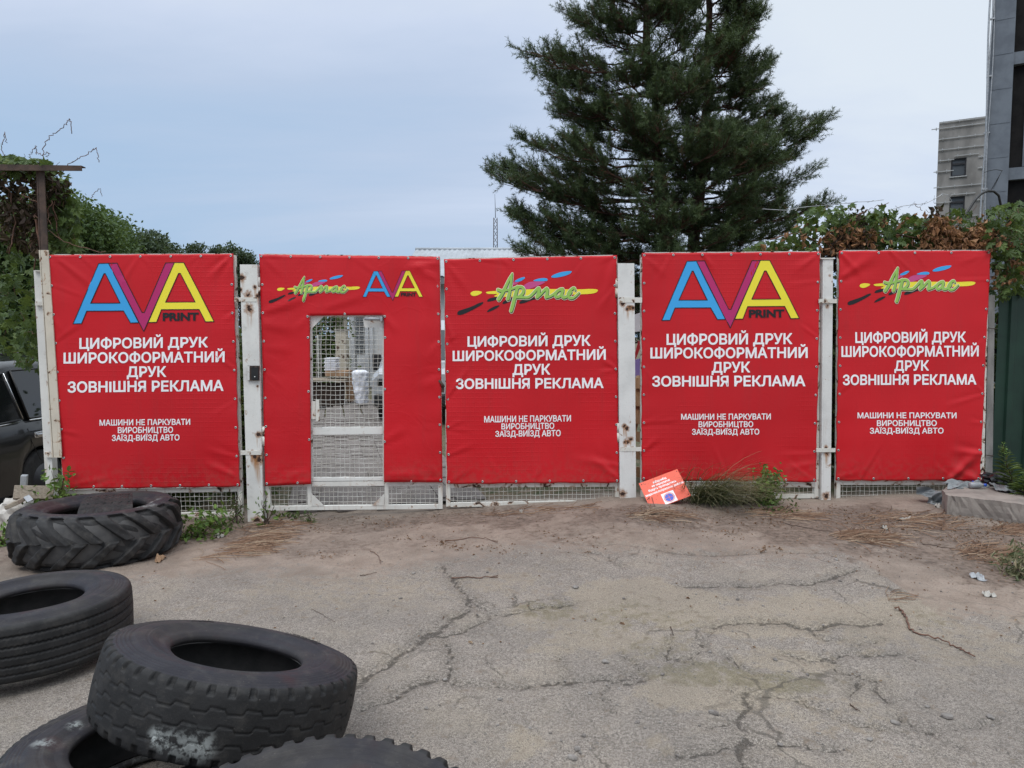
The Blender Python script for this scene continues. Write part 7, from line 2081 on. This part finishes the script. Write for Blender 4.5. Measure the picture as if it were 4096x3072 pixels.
heap('small straw tangle on the sand beyond the long dry stalk', 3560, 2390, 40, 25, 10, 108, .1, .25, .02)
heap('yellowish straw patch before the slab', 4010, 2125, 80, 20, 90, 109, .08, .25, .03)
heap('stems scattered below the plain gate leaf', 2150, 2045, 260, 16, 70, 110, .1, .3, .02)
heap('stems scattered on the soil below the last banner', 3600, 2085, 220, 40, 150, 111, .08, .35, .02)
# litter
LT = 'scraps of litter in the yard'
for (lab, px, py, w_, h_, mt, sd_) in (('white paper scrap lying alone on the right, near the long dry stalk', 3955, 2384, .09, .07, 'paper', 1), ('clear crumpled foil on the sand at the right edge', 3915, 2315, .13, .10, 'clear', 2), ('small white scrap on the soil before the last banner', 3538, 2117, .07, .06, 'paper', 3), ('long white strip of litter below the last banner', 3610, 2082, .20, .03, 'paper', 4), ('silver scrap in the stalks by the nettle patch', 875, 2148, .08, .10, 'paper', 5), ('pale scrap near the front of the slab', 4025, 2062, .08, .05, 'paper', 6), ('folded white paper at the right edge of the stalks', 4060, 2255, .12, .05, 'paper', 7), ('white scrap below the grey plastic bag', 3750, 2028, .10, .05, 'paper', 8), ('white foam bit under the plain gate leaf', 2085, 2050, .08, .04, 'paper', 9)):
    rag('litter', lab, 'litter', gpt(px, py, .010), w_ * .72, h_ * .72, M[mt], 300 + sd_, (0, -.2, 1), .010, 10, LT)
rag('dry_leaf', 'curled tan leaf lying beside the big tractor tyre', 'leaf', gpt(638, 2243, .014), .11, .06, M['card'], 320, (0, -.2, 1), .012, 10)
# pebbles: individual stones that show, one shared set of meshes
def pebbles():
    rg = np.random.default_rng(77); meshes = []
    for k in range(4):
        bm = bmesh.new(); bmesh.ops.create_icosphere(bm, subdivisions=2, radius=1)
        ph = rg.uniform(0, 6, 3)
        for v in bm.verts:
            f = 1 + .18 * math.sin(v.co.x * 3 + ph[0]) + .15 * math.sin(v.co.y * 4 + ph[1]) + rg.normal() * .06; v.co = v.co * f; v.co.z *= .62
        me = bpy.data.meshes.new('pebble'); bm.to_mesh(me); bm.free(); me.materials.append(M['stone']); meshes.append(me)
    spots = [(2303,2352,.022),(1655,2295,.014),(1950,2290,.012),(1602,2395,.012),(2420,2650,.02),(2855,2855,.022),(2310,3000,.018),(2335,2945,.013),(3790,2872,.026),(3580,2895,.018),(3710,2830,.014),(2360,2775,.013),(1705,2835,.012),(2290,3035,.022),(2950,2400,.014),(3360,2325,.013),(2495,2395,.012),(3345,2240,.016),(2840,2610,.012),(3100,2640,.014),(2000,2800,.012),(2650,2700,.013),(3230,2700,.011),(1780,2720,.012),(3960,2870,.016),(3480,2960,.014),(2550,2890,.012),(3120,2980,.012)]
    for i in range(150):
        spots.append((rg.uniform(1000, 4096), rg.uniform(2150, 3060), rg.uniform(.004, .009)))
    for i, (a, b, r) in enumerate(spots):
        o = bpy.data.objects.new('pebble', meshes[i % 4]); C.objects.link(o)
        o.location = tuple(gpt(a, b, r * .25)); r *= .85; o.scale = (r * rg.uniform(.8, 1.3), r, r); o.rotation_euler = (0, 0, rg.uniform(0, 6))
        tag(o, 'small grey stone lying loose on the cracked asphalt', 'pebble', 'loose stones on the asphalt')
pebbles()

# fine litter of leaf bits, bark and grit: nobody could count it
def ground_litter():
    rg = np.random.default_rng(404); pts = []
    def strip(n, xs, ys): 
        for _ in range(n):
            px = rg.uniform(*xs); py = np.interp(px, [0, 700, 1500, 2500, 3300, 4096], ys[0]) + rg.exponential(ys[1])
            pts.append(gpt(px, py, .004))
    strip(700, (700, 4096), ([2110, 2095, 2065, 2030, 2015, 2080], 26)); strip(700, (2500, 4096), ([2100, 2090, 2070, 2035, 2030, 2085], 60)); strip(450, (3300, 4096), ([2100, 2090, 2070, 2035, 2040, 2090], 90))
    for _ in range(30):
        cx, cy = rg.uniform(900, 4096), rg.uniform(2090, 2230); k = rg.integers(8, 40)
        for _ in range(k): pts.append(gpt(cx + rg.normal() * 45, cy + rg.normal() * 9, .004))
    for _ in range(140): pts.append(gpt(rg.uniform(500, 4096), rg.uniform(2150, 2600), .003))
    pts = np.array(pts); n = len(pts)
    t_ = np.where(rg.uniform(size=n) < .15, rg.uniform(.7, 1, n), rg.uniform(.15, .75, n))
    o = leaves('leaf_litter', pts, rg.uniform(.006, .024, n) * np.where(rg.uniform(size=n) < .1, 1.6, 1), LEAF_CURL, M['straw'], None, rg, 2.0, t_)
    tag(o, 'scatter of dry leaf bits and bark on the dirt along the fence', 'leaf litter', kind='stuff')
    # grit
    n = 5200; px = rg.uniform(300, 4096, n); py = 2130 + 940 * rg.uniform(0, 1, n) ** 1.3
    c = np.array([gpt(a, b, .001) for a, b in zip(px, py)]); r = rg.uniform(.0015, .0042, n) * np.where(rg.uniform(size=n) < .06, 1.8, 1)
    T = np.array([[1, 0, 0], [-.5, .87, 0], [-.5, -.87, 0], [0, 0, .9]])
    V = c[:, None, :] + r[:, None, None] * T[None] * rg.uniform(.7, 1.3, (n, 1, 3)); a = rg.uniform(0, 6.28, n)
    d = V - c[:, None, :]; V = c[:, None, :] + np.stack([d[:, :, 0] * np.cos(a)[:, None] - d[:, :, 1] * np.sin(a)[:, None], d[:, :, 0] * np.sin(a)[:, None] + d[:, :, 1] * np.cos(a)[:, None], d[:, :, 2]], 2)
    F = (np.arange(n)[:, None, None] * 4 + np.array([(0, 1, 3), (1, 2, 3), (2, 0, 3)])[None]).reshape(-1, 3)
    o = bigmesh('grit', V.reshape(-1, 3), F, M['stone']); tag(o, 'loose grit and crumbs of asphalt spread over the yard', 'grit', kind='stuff')
ground_litter()
